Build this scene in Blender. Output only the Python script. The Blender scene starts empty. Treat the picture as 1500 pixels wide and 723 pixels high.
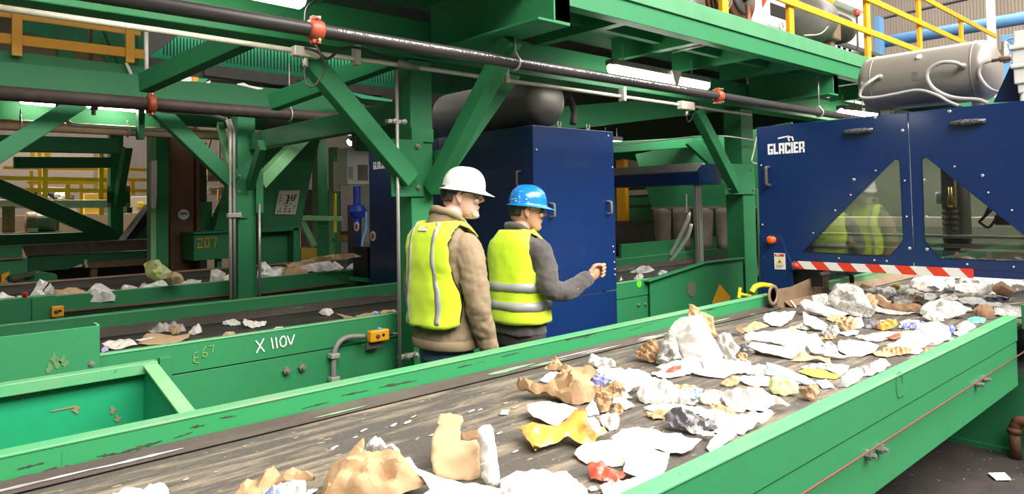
import bpy, bmesh, math, random
from mathutils import Vector, Matrix, noise
from mathutils.geometry import delaunay_2d_cdt, tessellate_polygon
random.seed(7)
PI = math.pi
scene = bpy.context.scene
COL = scene.collection

# ------------------------------------------------------------------ camera
FPX, PPX, PPY, EYE = 1015.2, 750.0, 262.8, 1.65
yaw, pit, rol = math.radians(47.9145), math.radians(1.9044), math.radians(-1.09135)
FW = Vector((math.cos(yaw)*math.cos(pit), math.sin(yaw)*math.cos(pit), math.sin(pit)))
RT = Vector((math.sin(yaw), -math.cos(yaw), 0))
UP = RT.cross(FW)
RT, UP = RT*math.cos(rol)+UP*math.sin(rol), -RT*math.sin(rol)+UP*math.cos(rol)
CAM = Vector((0, 0, EYE))
cd = bpy.data.cameras.new('camera'); cam = bpy.data.objects.new('camera', cd); COL.objects.link(cam)
cam.matrix_world = Matrix(((RT.x, UP.x, -FW.x, 0), (RT.y, UP.y, -FW.y, 0), (RT.z, UP.z, -FW.z, EYE), (0, 0, 0, 1)))
cd.sensor_width = 36; cd.sensor_fit = 'HORIZONTAL'; cd.lens = FPX/1500*36
cd.shift_y = (PPY-361.5)/1500; cd.clip_start = 0.05; cd.clip_end = 200
scene.camera = cam

def ray(px, py):
    return FW + RT*((px-PPX)/FPX) - UP*((py-PPY)/FPX)
def at(px, py, X=None, Y=None, Z=None, n=None, p=None):
    """the point of the place that the photograph shows at this pixel on the plane given"""
    d = ray(px, py)
    if X is not None: t = X/d.x
    elif Y is not None: t = Y/d.y
    elif Z is not None: t = (Z-EYE)/d.z
    else: t = (p-CAM).dot(n)/d.dot(n)
    return CAM + d*t

# ------------------------------------------------------------------ materials
def mat(name, col, rough=0.5, metal=0.0, var=0.0, varcol=None, scale=6.0, stretch=(1, 1, 1), bump=0.0, bscale=40.0,
        coat=0.0, lo=0.45, hi=0.7, spec=0.5, sheen=0.0, var2=None, scale2=20, lo2=.6, hi2=.64, detail=6, bdist=0.02, str2=(1, 1, 1)):
    m = bpy.data.materials.new(name); m.use_nodes = True
    N, L = m.node_tree.nodes, m.node_tree.links
    b = N['Principled BSDF']
    b.inputs['Base Color'].default_value = (*col, 1); b.inputs['Roughness'].default_value = rough
    b.inputs['Metallic'].default_value = metal; b.inputs['Specular IOR Level'].default_value = spec
    if coat: b.inputs['Coat Weight'].default_value = coat; b.inputs['Coat Roughness'].default_value = 0.12
    if sheen: b.inputs['Sheen Weight'].default_value = sheen
    tc = N.new('ShaderNodeTexCoord')
    def noise_n(sc, st, det=detail):
        mp = N.new('ShaderNodeMapping'); mp.inputs['Scale'].default_value = st
        L.new(tc.outputs['Object'], mp.inputs['Vector'])
        n = N.new('ShaderNodeTexNoise'); n.inputs['Scale'].default_value = sc; n.inputs['Detail'].default_value = det
        n.inputs['Roughness'].default_value = .65
        L.new(mp.outputs[0], n.inputs['Vector']); return n
    out = None
    if varcol is not None:
        n = noise_n(scale, stretch)
        r = N.new('ShaderNodeMapRange'); r.inputs[1].default_value = lo; r.inputs[2].default_value = hi
        r.inputs[3].default_value = 0; r.inputs[4].default_value = var
        L.new(n.outputs['Fac'], r.inputs[0])
        mx = N.new('ShaderNodeMix'); mx.data_type = 'RGBA'
        mx.inputs[6].default_value = (*col, 1); mx.inputs[7].default_value = (*varcol, 1)
        L.new(r.outputs[0], mx.inputs[0]); out = mx.outputs[2]
    if var2 is not None:
        n = noise_n(scale2, str2, 8)
        r = N.new('ShaderNodeMapRange'); r.inputs[1].default_value = lo2; r.inputs[2].default_value = hi2
        L.new(n.outputs['Fac'], r.inputs[0])
        mx = N.new('ShaderNodeMix'); mx.data_type = 'RGBA'
        if out is not None: L.new(out, mx.inputs[6])
        else: mx.inputs[6].default_value = (*col, 1)
        mx.inputs[7].default_value = (*var2, 1)
        L.new(r.outputs[0], mx.inputs[0]); out = mx.outputs[2]
    if out is not None: L.new(out, b.inputs['Base Color'])
    if bump:
        n = noise_n(bscale, (1, 1, 1), 4)
        bp = N.new('ShaderNodeBump'); bp.inputs['Strength'].default_value = bump; bp.inputs['Distance'].default_value = bdist
        L.new(n.outputs['Fac'], bp.inputs['Height']); L.new(bp.outputs[0], b.inputs['Normal'])
    return m
def emit(name, col, s):
    m = bpy.data.materials.new(name); m.use_nodes = True
    N, L = m.node_tree.nodes, m.node_tree.links
    N.remove(N['Principled BSDF']); e = N.new('ShaderNodeEmission')
    e.inputs[0].default_value = (*col, 1); e.inputs[1].default_value = s
    L.new(e.outputs[0], N['Material Output'].inputs[0]); return m
def glass(name, tint=(.8, .85, .8), rough=0.03, base=.12):
    m = bpy.data.materials.new(name); m.use_nodes = True
    N, L = m.node_tree.nodes, m.node_tree.links
    N.remove(N['Principled BSDF'])
    t = N.new('ShaderNodeBsdfTransparent'); t.inputs[0].default_value = (*tint, 1)
    g = N.new('ShaderNodeBsdfGlossy'); g.inputs['Roughness'].default_value = rough; g.inputs[0].default_value = (1, 1, 1, 1)
    f = N.new('ShaderNodeFresnel'); f.inputs[0].default_value = 1.5
    a = N.new('ShaderNodeMath'); a.operation = 'ADD'; a.inputs[1].default_value = base
    L.new(f.outputs[0], a.inputs[0])
    mx = N.new('ShaderNodeMixShader'); L.new(a.outputs[0], mx.inputs[0]); L.new(t.outputs[0], mx.inputs[1]); L.new(g.outputs[0], mx.inputs[2])
    L.new(mx.outputs[0], N['Material Output'].inputs[0]); return m
def stripes(name, c1, c2, n=8.0, axis=1, slope=1.0, rough=.5):
    m = bpy.data.materials.new(name); m.use_nodes = True
    N, L = m.node_tree.nodes, m.node_tree.links; b = N['Principled BSDF']; b.inputs['Roughness'].default_value = rough
    tc = N.new('ShaderNodeTexCoord'); s = N.new('ShaderNodeSeparateXYZ'); L.new(tc.outputs['Object'], s.inputs[0])
    a = N.new('ShaderNodeMath'); a.operation = 'MULTIPLY_ADD'; a.inputs[1].default_value = slope
    L.new(s.outputs[2], a.inputs[0]); L.new(s.outputs[axis], a.inputs[2])
    k = N.new('ShaderNodeMath'); k.operation = 'MULTIPLY'; k.inputs[1].default_value = n; L.new(a.outputs[0], k.inputs[0])
    f = N.new('ShaderNodeMath'); f.operation = 'FRACT'; L.new(k.outputs[0], f.inputs[0])
    g = N.new('ShaderNodeMath'); g.operation = 'GREATER_THAN'; g.inputs[1].default_value = .5; L.new(f.outputs[0], g.inputs[0])
    mx = N.new('ShaderNodeMix'); mx.data_type = 'RGBA'; mx.inputs[6].default_value = (*c1, 1); mx.inputs[7].default_value = (*c2, 1)
    L.new(g.outputs[0], mx.inputs[0]); L.new(mx.outputs[2], b.inputs['Base Color']); return m

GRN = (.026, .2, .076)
M = {}
M['green'] = mat('green_paint', GRN, .5, 0, .45, (.028, .175, .062), 3, spec=.35, var2=(.06, .075, .045), scale2=9, lo2=.68, hi2=.74, bump=.06, bscale=60)
M['green_wear'] = mat('worn_green_paint', (.028, .255, .086), .36, 0, .5, (.03, .23, .1), 3, var2=(.045, .04, .03), scale2=7, lo2=.63, hi2=.65, str2=(.35, 1, 4), bump=.06, bscale=60)
M['green_lip'] = mat('rubbed_green_lip', (.09, .36, .155), .45, 0, .7, (.24, .32, .2), 5, stretch=(.4, 1, 1), var2=(.06, .07, .05), scale2=14, lo2=.66, hi2=.7)
M['green_toe'] = mat('chalky_green_paint', (.075, .27, .12), .5, 0, .5, (.05, .2, .09), 4, var2=(.3, .38, .26), scale2=16, lo2=.7, hi2=.76, str2=(1, 1, .25))
M['green_teal'] = mat('teal_green_paint', (.012, .285, .125), .4, 0, .5, (.02, .22, .09), 4, var2=(.16, .16, .08), scale2=8, lo2=.68, hi2=.73)
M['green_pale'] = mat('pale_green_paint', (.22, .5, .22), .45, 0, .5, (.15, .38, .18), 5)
M['yellow'] = mat('yellow_paint', (.8, .36, .012), .4, 0, .4, (.66, .27, .01), 4)
M['yellow_b'] = mat('bright_yellow_paint', (.9, .62, .02), .4, 0, .3, (.75, .45, .01), 4)
M['pipe'] = mat('black_steel_pipe', (.035, .03, .03), .42, .2, .6, (.085, .07, .065), 12, stretch=(.2, 1, 1))
M['pipe_rust'] = mat('dusty_brown_pipe', (.05, .035, .03), .6, .1, .6, (.1, .065, .05), 9)
M['pipe_tan'] = mat('tan_pipe', (.66, .42, .26), .5, 0, .6, (.46, .28, .17), 7)
M['galv'] = mat('galvanised_steel', (.52, .5, .46), .42, .5, .5, (.38, .36, .33), 14)
M['conduit'] = mat('pale_conduit', (.62, .58, .5), .45, .2, .5, (.45, .41, .35), 14)
M['orange_red'] = mat('orange_red_coupling', (.42, .075, .03), .45, 0, .5, (.27, .05, .025), 16)
M['rubber'] = mat('black_rubber', (.018, .017, .016), .65, 0, .5, (.04, .035, .03), 20)
M['skirt'] = mat('dirty_rubber_skirt', (.06, .045, .037), .7, 0, .8, (.11, .09, .07), 6, stretch=(.25, 1, 1), var2=(.02, .25, .1), scale2=4.5, lo2=.6, hi2=.62, str2=(.3, 1, 2.5), bump=.2, bscale=30)
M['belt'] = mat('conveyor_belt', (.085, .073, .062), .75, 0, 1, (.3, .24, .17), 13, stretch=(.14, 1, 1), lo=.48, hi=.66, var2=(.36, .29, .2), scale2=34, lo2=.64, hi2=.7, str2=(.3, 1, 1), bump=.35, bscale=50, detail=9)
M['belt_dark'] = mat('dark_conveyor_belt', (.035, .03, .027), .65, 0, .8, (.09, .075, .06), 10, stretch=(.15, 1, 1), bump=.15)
M['grime'] = mat('tan_grimy_plate', (.27, .18, .105), .6, 0, .8, (.15, .1, .065), 7, var2=(.35, .29, .2), scale2=12, lo2=.66, hi2=.7, bump=.1)
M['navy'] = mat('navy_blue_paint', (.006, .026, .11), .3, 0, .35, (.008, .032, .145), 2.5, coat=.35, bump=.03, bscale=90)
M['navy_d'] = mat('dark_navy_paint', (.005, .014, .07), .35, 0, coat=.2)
M['white'] = mat('white_enamel', (.78, .77, .74), .35, 0, .25, (.6, .58, .54), 6)
M['whitepaint'] = mat('white_print', (.85, .85, .85), .5)
M['grey'] = mat('grey_painted_steel', (.2, .19, .175), .5, 0, .5, (.13, .12, .11), 5)
M['greyd'] = mat('dark_grey_steel', (.07, .065, .06), .55, .1, .5, (.12, .105, .09), 6)
M['tank'] = mat('grey_tank_paint', (.23, .21, .185), .3, .1, .35, (.19, .175, .15), 3, stretch=(1, .3, 1), coat=.1)
M['tank_d'] = mat('dark_grey_tank_paint', (.17, .16, .145), .4, .1, .4, (.13, .12, .11), 3)
M['hose'] = mat('grey_hose', (.42, .4, .37), .5)
M['alu'] = mat('aluminium', (.62, .6, .56), .35, .8, .3, (.5, .48, .45), 20, stretch=(1, 1, .1))
M['black'] = mat('black_plastic', (.012, .012, .013), .4)
M['rust'] = mat('rusty_brown_post', (.16, .07, .035), .7, 0, .8, (.1, .045, .025), 5, stretch=(1, 1, .2), var2=(.26, .17, .12), scale2=11, lo2=.68, hi2=.75, bump=.15)
M['concrete'] = mat('dirty_concrete_floor', (.045, .036, .03), .8, 0, .9, (.022, .018, .016), 5, var2=(.4, .36, .3), scale2=70, lo2=.72, hi2=.75, bump=.4, bscale=60)
M['tanwall'] = mat('tan_concrete_wall', (.46, .36, .26), .8, 0, .6, (.36, .27, .19), 2, bump=.1)
M['siding'] = mat('beige_corrugated_siding', (.52, .44, .36), .5, .05, .5, (.42, .34, .27), 1.5, stretch=(1, 1, .15))
M['darkwall'] = mat('dark_back_wall', (.055, .045, .038), .8, 0, .6, (.09, .075, .06), 1.0)
M['blue'] = mat('light_blue_steel', (.17, .4, .72), .4, 0, .4, (.12, .3, .58), 5)
M['bluevalve'] = mat('royal_blue_valve', (.02, .05, .4), .4)
M['red'] = mat('red_plastic', (.62, .06, .03), .35)
M['redhose'] = mat('dull_red_hose', (.3, .09, .06), .5, 0, .5, (.2, .06, .045), 10)
M['cord'] = mat('orange_brown_cord', (.13, .05, .03), .6)
M['tube'] = emit('fluorescent_tube', (1, .95, .82), 22)
M['tube_far'] = emit('fluorescent_tube_far', (1, .93, .78), 26)
M['tape'] = stripes('red_white_hazard_tape', (.8, .78, .74), (.72, .05, .02), 5.0, 1, -.9)
M['window'] = glass('tinted_cell_window', (.72, .74, .66), .03, .05)
M['label'] = mat('white_label', (.8, .78, .74), .5)
M['steelbolt'] = mat('steel_bolt', (.4, .37, .33), .4, .7, .5, (.22, .17, .13), 40)
M['chalk'] = mat('white_chalk', (.8, .82, .76), .9)
M['ychalk'] = mat('faded_yellow_marking', (.2, .36, .09), .9)
M['ystencil'] = mat('yellow_stencil_paint', (.42, .31, .03), .8, 0, .8, (.15, .2, .05), 18)
M['sign'] = mat('printed_notice', (.6, .55, .48), .6)
M['ink'] = mat('black_ink', (.03, .028, .026), .6)
M['scratch'] = mat('dark_bare_scrape', (.04, .035, .028), .7, 0, .6, (.12, .1, .07), 30)
M['curtain'] = mat('brown_rubber_curtain', (.13, .1, .08), .7, 0, .8, (.2, .165, .13), 5, bump=.2)
# trash
M['paper'] = mat('white_paper', (.8, .78, .745), .75, 0, .5, (.68, .645, .6), 7, bump=.12, bscale=25)
M['paper_w'] = mat('warm_white_paper', (.8, .75, .66), .75, 0, .5, (.66, .58, .48), 8, bump=.12, bscale=25)
M['tissue'] = mat('soft_white_tissue', (.76, .73, .69), .85, 0, .6, (.62, .58, .53), 14, bump=.3, bscale=40)
M['news'] = mat('grey_newsprint', (.55, .52, .475), .85, 0, .5, (.42, .4, .37), 8, var2=(.25, .24, .23), scale2=75, lo2=.52, hi2=.58, str2=(.22, 1, 1), bump=.15)
M['printed'] = mat('colour_printed_sheet', (.72, .68, .62), .5, 0, .85, (.5, .27, .2), 9, lo=.54, hi=.58, var2=(.1, .09, .1), scale2=18, lo2=.62, hi2=.64)
M['pinkprint'] = mat('white_sheet_with_red_print', (.76, .7, .66), .55, 0, .8, (.5, .12, .14), 14, lo=.58, hi=.62)
M['kraft'] = mat('kraft_paper', (.45, .285, .15), .8, 0, .55, (.35, .21, .105), 7, bump=.2, bscale=22)
M['card'] = mat('corrugated_cardboard', (.53, .36, .2), .8, 0, .35, (.45, .3, .16), 5, bump=.08)
M['brown'] = mat('brown_cardboard', (.24, .135, .07), .85, 0, .6, (.33, .2, .11), 9, bump=.15)
M['orange'] = mat('orange_poly_mailer', (.78, .36, .07), .3, 0, .5, (.66, .24, .03), 5, coat=.3)
M['dorange'] = mat('deep_orange_film', (.75, .19, .02), .3, coat=.3)
M['redfilm'] = mat('red_film', (.72, .1, .06), .4, 0, .5, (.56, .06, .04), 8, coat=.2)
M['pinkw'] = mat('pale_pink_paper', (.74, .63, .59), .7, 0, .4, (.68, .56, .53), 4)
M['cream'] = mat('cream_paperboard', (.8, .72, .56), .55, 0, .4, (.72, .6, .42), 5)
M['mint'] = mat('mint_green_plastic', (.52, .72, .55), .4, 0, .3, (.6, .76, .62), 6)
M['teal'] = mat('teal_plastic', (.18, .6, .42), .4)
M['lblue'] = mat('light_blue_film', (.32, .5, .78), .4, 0, .6, (.6, .68, .8), 11)
M['bluefilm'] = mat('blue_film', (.13, .2, .66), .35)
M['lilac'] = mat('lilac_wrapper', (.33, .34, .7), .4, 0, .7, (.6, .56, .66), 10)
M['purple'] = mat('purple_white_envelope', (.72, .68, .72), .5, 0, 1, (.22, .08, .5), 7, lo=.55, hi=.57, var2=(.55, .6, .1), scale2=9, lo2=.64, hi2=.66)
M['lime'] = mat('lime_and_yellow_bag', (.72, .74, .4), .4, 0, 1, (.42, .55, .04), 12, lo=.5, hi=.56, var2=(.75, .6, .05), scale2=9, lo2=.6, hi2=.64)
M['yellowp'] = mat('yellow_paper', (.82, .53, .08), .6, 0, .4, (.72, .42, .05), 6)
M['greyfilm'] = mat('charcoal_and_white_wrap', (.14, .13, .14), .45, 0, 1, (.7, .68, .66), 8, lo=.54, hi=.57)
M['greyp'] = mat('grey_film', (.42, .39, .36), .45, 0, .6, (.55, .51, .47), 8)
M['form'] = stripes('blue_ruled_form', (.78, .77, .77), (.3, .36, .62), 16, 0, .0)
M['bluepat'] = mat('blue_patterned_wrap', (.72, .72, .76), .45, 0, 1, (.08, .1, .42), 30, lo=.5, hi=.53)
def film(name, col, fac):
    m = bpy.data.materials.new(name); m.use_nodes = True; N, L = m.node_tree.nodes, m.node_tree.links; b = N['Principled BSDF']
    b.inputs['Base Color'].default_value = (*col, 1); b.inputs['Roughness'].default_value = .22; t = N.new('ShaderNodeBsdfTransparent'); mx = N.new('ShaderNodeMixShader'); mx.inputs[0].default_value = fac
    L.new(t.outputs[0], mx.inputs[1]); L.new(b.outputs[0], mx.inputs[2]); L.new(mx.outputs[0], N['Material Output'].inputs[0]); return m
M['clear'] = film('clear_plastic_film', (.8, .79, .77), .42)
M['debris'] = mat('pale_debris', (.4, .32, .23), .85, 0, .8, (.3, .22, .14), 15)

# ------------------------------------------------------------------ mesh helpers
def bx(bm, x0, x1, y0, y1, z0, z1):
    vs = [bm.verts.new((x, y, z)) for x in (min(x0, x1), max(x0, x1)) for y in (min(y0, y1), max(y0, y1)) for z in (min(z0, z1), max(z0, z1))]
    for f in ((0, 1, 3, 2), (4, 6, 7, 5), (0, 4, 5, 1), (2, 3, 7, 6), (0, 2, 6, 4), (1, 5, 7, 3)):
        bm.faces.new([vs[i] for i in f])
def frame(d, up=Vector((0, 0, 1))):
    d = d.normalized()
    if abs(d.dot(up)) > .98: up = Vector((1, 0, 0))
    s = d.cross(up).normalized(); return s, s.cross(d).normalized()
def bar(bm, a, b, w, h, up=Vector((0, 0, 1))):
    a, b = Vector(a), Vector(b); s, u = frame(b-a, up); s *= w/2; u *= h/2
    q = [[bm.verts.new(p+s*i+u*j) for i, j in ((-1, -1), (1, -1), (1, 1), (-1, 1))] for p in (a, b)]
    bm.faces.new(q[0][::-1]); bm.faces.new(q[1])
    for i in range(4): bm.faces.new((q[0][i], q[0][(i+1) % 4], q[1][(i+1) % 4], q[1][i]))
def ibeam(bm, a, b, w, h, tf=.014, tw=.01, up=Vector((0, 0, 1))):
    a, b = Vector(a), Vector(b); s, u = frame(b-a, up)
    prof = [(-w/2, -h/2), (w/2, -h/2), (w/2, -h/2+tf), (tw/2, -h/2+tf), (tw/2, h/2-tf), (w/2, h/2-tf), (w/2, h/2), (-w/2, h/2), (-w/2, h/2-tf), (-tw/2, h/2-tf), (-tw/2, -h/2+tf), (-w/2, -h/2+tf)]
    sweep(bm, a, b, prof, s, u)
def channel(bm, a, b, w, h, t=.012, up=Vector((0, 0, 1)), flip=1):
    a, b = Vector(a), Vector(b); s, u = frame(b-a, up); s = s*flip
    prof = [(0, -h/2), (w, -h/2), (w, -h/2+t), (t, -h/2+t), (t, h/2-t), (w, h/2-t), (w, h/2), (0, h/2)]
    sweep(bm, a, b, prof, s, u)
def sweep(bm, a, b, prof, s, u):
    r = [[bm.verts.new(p+s*x+u*y) for x, y in prof] for p in (a, b)]
    n = len(prof)
    for i in range(n): bm.faces.new((r[0][i], r[0][(i+1) % n], r[1][(i+1) % n], r[1][i]))
    for k in (0, 1):
        try: bmesh.ops.triangulate(bm, faces=[bm.faces.new(r[k])])
        except ValueError: pass
def tube(bm, pts, r, n=10, cap=True):
    pts = [Vector(p) for p in pts]; R = r if isinstance(r, (list, tuple)) else [r]*len(pts)
    rings = []; s = None
    for i, p in enumerate(pts):
        d = (pts[min(i+1, len(pts)-1)]-pts[max(i-1, 0)]).normalized()
        if s is None: s, u = frame(d)
        else:
            s = (s-d*s.dot(d)).normalized(); u = s.cross(d)
        rings.append([bm.verts.new(p+(s*math.cos(2*PI*k/n)+u*math.sin(2*PI*k/n))*R[i]) for k in range(n)])
    for a, b in zip(rings, rings[1:]):
        for k in range(n): bm.faces.new((a[k], a[(k+1) % n], b[(k+1) % n], b[k]))
    if cap: bm.faces.new(rings[0][::-1]); bm.faces.new(rings[-1])
def curve(pts, n=8):
    """Catmull-Rom through the points"""
    P = [Vector(p) for p in pts]; P = [P[0]*2-P[1]]+P+[P[-1]*2-P[-2]]; out = []
    for i in range(1, len(P)-2):
        for k in range(n):
            t = k/n; a, b, c, d = P[i-1], P[i], P[i+1], P[i+2]
            out.append(.5*((2*b)+(c-a)*t+(2*a-5*b+4*c-d)*t*t+(3*b-a-3*c+d)*t**3))
    out.append(P[-2]); return out
def ball(bm, c, rx, ry=None, rz=None, n=14, m=9, rot=None):
    ry = rx if ry is None else ry; rz = rx if rz is None else rz; c = Vector(c)
    def T(v):
        v = Vector(v)
        return c+(rot @ v if rot else v)
    top, bot = bm.verts.new(T((0, 0, rz))), bm.verts.new(T((0, 0, -rz)))
    R = [[bm.verts.new(T((rx*math.sin(PI*j/m)*math.cos(2*PI*k/n), ry*math.sin(PI*j/m)*math.sin(2*PI*k/n), rz*math.cos(PI*j/m)))) for k in range(n)] for j in range(1, m)]
    for k in range(n):
        bm.faces.new((top, R[0][k], R[0][(k+1) % n])); bm.faces.new((bot, R[-1][(k+1) % n], R[-1][k]))
    for a, b in zip(R, R[1:]):
        for k in range(n): bm.faces.new((a[k], b[k], b[(k+1) % n], a[(k+1) % n]))
def lathe(bm, c, axis, prof, n=24):
    """prof = [(radius, along)]"""
    c = Vector(c); ax = Vector(axis).normalized(); s, u = frame(ax)
    rings = [[bm.verts.new(c+ax*h+(s*math.cos(2*PI*k/n)+u*math.sin(2*PI*k/n))*max(r, 1e-4)) for k in range(n)] for r, h in prof]
    for a, b in zip(rings, rings[1:]):
        for k in range(n): bm.faces.new((a[k], a[(k+1) % n], b[(k+1) % n], b[k]))
    bm.faces.new(rings[0][::-1]); bm.faces.new(rings[-1])
def slab(bm, outer, t, holes=(), n=None):
    """flat panel: a 3D outline, holes, thickness vector t"""
    outer = [Vector(p) for p in outer]; loops = [outer]+[[Vector(p) for p in h] for h in holes]
    flat = [p for l in loops for p in l]; t = Vector(t)
    a = [bm.verts.new(p) for p in flat]; b = [bm.verts.new(p+t) for p in flat]
    for tri in tessellate_polygon(loops):
        try: bm.faces.new([a[i] for i in tri]); bm.faces.new([b[i] for i in reversed(tri)])
        except ValueError: pass
    o = 0
    for l in loops:
        k = len(l)
        for i in range(k):
            j = (i+1) % k
            bm.faces.new((a[o+i], a[o+j], b[o+j], b[o+i]))
        o += k
def obj(name, bm, m, parent=None, bevel=0.0, smooth=False, seg=2):
    bmesh.ops.recalc_face_normals(bm, faces=bm.faces)
    me = bpy.data.meshes.new(name); bm.to_mesh(me); bm.free()
    o = bpy.data.objects.new(name, me); COL.objects.link(o)
    me.materials.append(M[m] if isinstance(m, str) else m)
    if smooth:
        for p in me.polygons: p.use_smooth = True
    if bevel:
        md = o.modifiers.new('bevel', 'BEVEL'); md.width = bevel; md.segments = seg; md.limit_method = 'ANGLE'; md.angle_limit = .6
    if parent is not None:
        o.parent = parent; o.matrix_parent_inverse = parent.matrix_basis.inverted()
    return o
def tag(o, label, cat, group=None, kind=None):
    if label: o['label'] = label
    if cat: o['category'] = cat
    if group: o['group'] = group
    if kind: o['kind'] = kind
    return o
def thing(name, label, cat, loc, group=None):
    o = bpy.data.objects.new(name, None); COL.objects.link(o); o.location = loc; o.empty_display_size = .1
    return tag(o, label, cat, group)
def new(): return bmesh.new()
def struct(name, bm, m, **k):
    o = obj(name, bm, m, **k); o['kind'] = 'structure'; return o
def auto_smooth(o, ang=.6):
    me = o.data
    for p in me.polygons: p.use_smooth = True
    try: me.set_sharp_from_angle(angle=ang)
    except Exception: pass
    return o
def bolt(parent, p, d, r=.014, h=.016, m='steelbolt'):
    bm = new(); d = Vector(d).normalized(); lathe(bm, Vector(p), d, [(r, 0), (r, h*.6), (r*.45, h*.6), (r*.45, h)], 6)
    return obj('bolt', bm, m, parent)
def copy_tree(o, dx, label=None, parent=None):
    c = o.copy(); COL.objects.link(c)
    if parent is not None: c.parent = parent
    else: c.location = o.location+Vector(dx)
    if label: c['label'] = label
    for ch in list(o.children): copy_tree(ch, dx, None, c)
    return c

# block letters on a 3x5 style grid drawn as bold strokes
LET = {
 'G': [(0, 0, 1, 5), (1, 0, 3, 1), (1, 4, 3, 5), (2, 1, 3, 2.6), (1.5, 1.7, 2, 2.6)],
 'L': [(0, 0, 1, 5), (1, 0, 2.6, 1)],
 'A': [(0, 0, 1, 5), (2, 0, 3, 5), (1, 4, 2, 5), (1, 1.4, 2, 2.3)],
 'C': [(0, 0, 1, 5), (1, 0, 3, 1), (1, 4, 3, 5), (2, 3.3, 3, 4), (2, 1, 3, 1.7)],
 'I': [(0, 0, 1, 5)],
 'E': [(0, 0, 1, 5), (1, 0, 2.5, .95), (1, 2.05, 2.3, 2.95), (1, 4.05, 2.5, 5)],
 'R': [(0, 0, 1, 5), (1, 4.1, 3, 5), (2, 2.4, 3, 4.1), (1, 1.7, 2.4, 2.5), (2.1, 0, 3.05, 1.8)],
 'D': [(0, 0, 1, 5), (1, 0, 2.4, .9), (1, 4.1, 2.4, 5), (2, .6, 3, 4.4)],
 'N': [(0, 0, .9, 5), (2.1, 0, 3, 5), (.9, 2.2, 1.5, 4.2), (1.5, .9, 2.1, 2.9)],
 '0': [(0, 0, .9, 5), (2.1, 0, 3, 5), (.9, 0, 2.1, .9), (.9, 4.1, 2.1, 5)],
 '2': [(0, 4.1, 3, 5), (2.1, 2.4, 3, 4.1), (0, 2, 3, 2.9), (0, .9, .9, 2), (0, 0, 3, .9)],
 '7': [(0, 4.1, 3, 5), (2.1, 2.6, 3, 4.1), (1.5, 0, 2.4, 2.7)]}
def word(bm, text, o, right, up, nrm, h, gap=.35, t=.002, wide=1.0):
    """writes text as raised plates; o = lower left corner"""
    o, right, up, nrm = Vector(o), Vector(right).normalized(), Vector(up).normalized(), Vector(nrm).normalized()
    s = h/5; x = 0
    for chx in text:
        if chx == ' ': x += 2*s*wide; continue
        R = LET[chx]; w = max(r[2] for r in R)
        for a, b, c, d in R:
            q = [o+right*(x+a*s*wide)+up*(b*s), o+right*(x+c*s*wide)+up*(b*s), o+right*(x+c*s*wide)+up*(d*s), o+right*(x+a*s*wide)+up*(d*s)]
            slab(bm, q, nrm*t)
        x += (w+gap)*s*wide
    return x
def strokes(bm, lines, w, nrm, t=.0015):
    """chalk-like marks: polylines given in 3D, drawn as flat strips"""
    nrm = Vector(nrm).normalized()
    for l in lines:
        l = [Vector(p) for p in l]
        for a, b in zip(l, l[1:]):
            d = (b-a)
            if d.length < 1e-5: continue
            s = d.normalized().cross(nrm)*w/2; e = d.normalized()*w*.3
            slab(bm, [a-e-s, b+e-s, b+e+s, a-e+s], nrm*t)
# ================================================================== SETTING
bm = new(); bx(bm, -8, 26, -8, 24, -.1, 0); struct('floor', bm, 'concrete')
bm = new(); bx(bm, -8, 26, 21.6, 21.8, 0, 12); struct('wall_back', bm, 'darkwall')
def siding(name, X, y0, y1, z0, z1, m):
    bm = new(); step = .17; pts = []; y = y0; k = 0
    while y < y1:
        pts += [(X, y), (X, y+step*.35), (X+.05, y+step*.5), (X+.05, y+step*.85)]; y += step
    vs = [[bm.verts.new((a, b, z)) for a, b in pts] for z in (z0, z1)]
    for i in range(len(pts)-1): bm.faces.new((vs[0][i], vs[0][i+1], vs[1][i+1], vs[1][i]))
    bx(bm, X+.06, X+.14, y0, y1, z0, z1)
    return struct(name, bm, m)
bm = new(); bx(bm, -8.2, -8, -8, 21.8, 0, 12); struct('wall_left', bm, 'darkwall')
siding('wall_right', 24.0, -8, 21.5, 0, 12, 'siding')
bm = new(); bx(bm, -8, 26, -8, 21.8, 12, 12.2); struct('ceiling', bm, 'greyd')

bm = new(); bx(bm, 13.2, 13.3, 3.3, 14, 0, 3.75); struct('dark_backdrop', bm, mat('dark_green_backdrop', (.02, .07, .035), .7, 0, .6, (.03, .04, .03), 1.2))  # added dark backdrop, hides the lit siding in the gaps between the cells
# ================================================================== STEEL FRAME
G1 = 'steel columns carrying the mezzanine'
def column(name, label, x, y, w, d, ztop, parts=(), g=G1):
    t = thing(name, label, 'column', (x, y, 0), g)
    bm = new(); bx(bm, x-w/2, x+w/2, y-d/2, y+d/2, .015, ztop); obj('post', bm, 'green', t, bevel=.006)
    bm = new(); bx(bm, x-w/2-.09, x+w/2+.09, y-d/2-.09, y+d/2+.09, 0, .016); obj('base_plate', bm, 'green', t, bevel=.003)
    return t
def gusset(t, x0, x1, y, z0, z1, th=.014, bolts=(), nrm=-1):
    bm = new(); bx(bm, x0, x1, y, y+nrm*th, z0, z1); obj('gusset_plate', bm, 'green', t, bevel=.003)
    for bxx, bz in bolts: bolt(t, (bxx, y+nrm*th, bz), (0, nrm, 0), .017, .024)
YC = 3.7
colA = column('steel_column', 'green steel column standing directly behind the man in the white hard hat', 2.56, YC+.08, .17, .17, 2.58)
gusset(colA, 2.32, 2.56, YC-.008, 1.70, 2.06, bolts=[(2.36, 1.76), (2.51, 1.76), (2.51, 2.02)])
bm = new(); bx(bm, 2.66, 2.672, YC-.12, YC+.06, 1.72, 2.0); obj('gusset_plate', bm, 'green', colA, bevel=.003)
bolt(colA, (2.66, YC-.08, 1.77), (-1, 0, 0), .017, .02)
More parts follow.
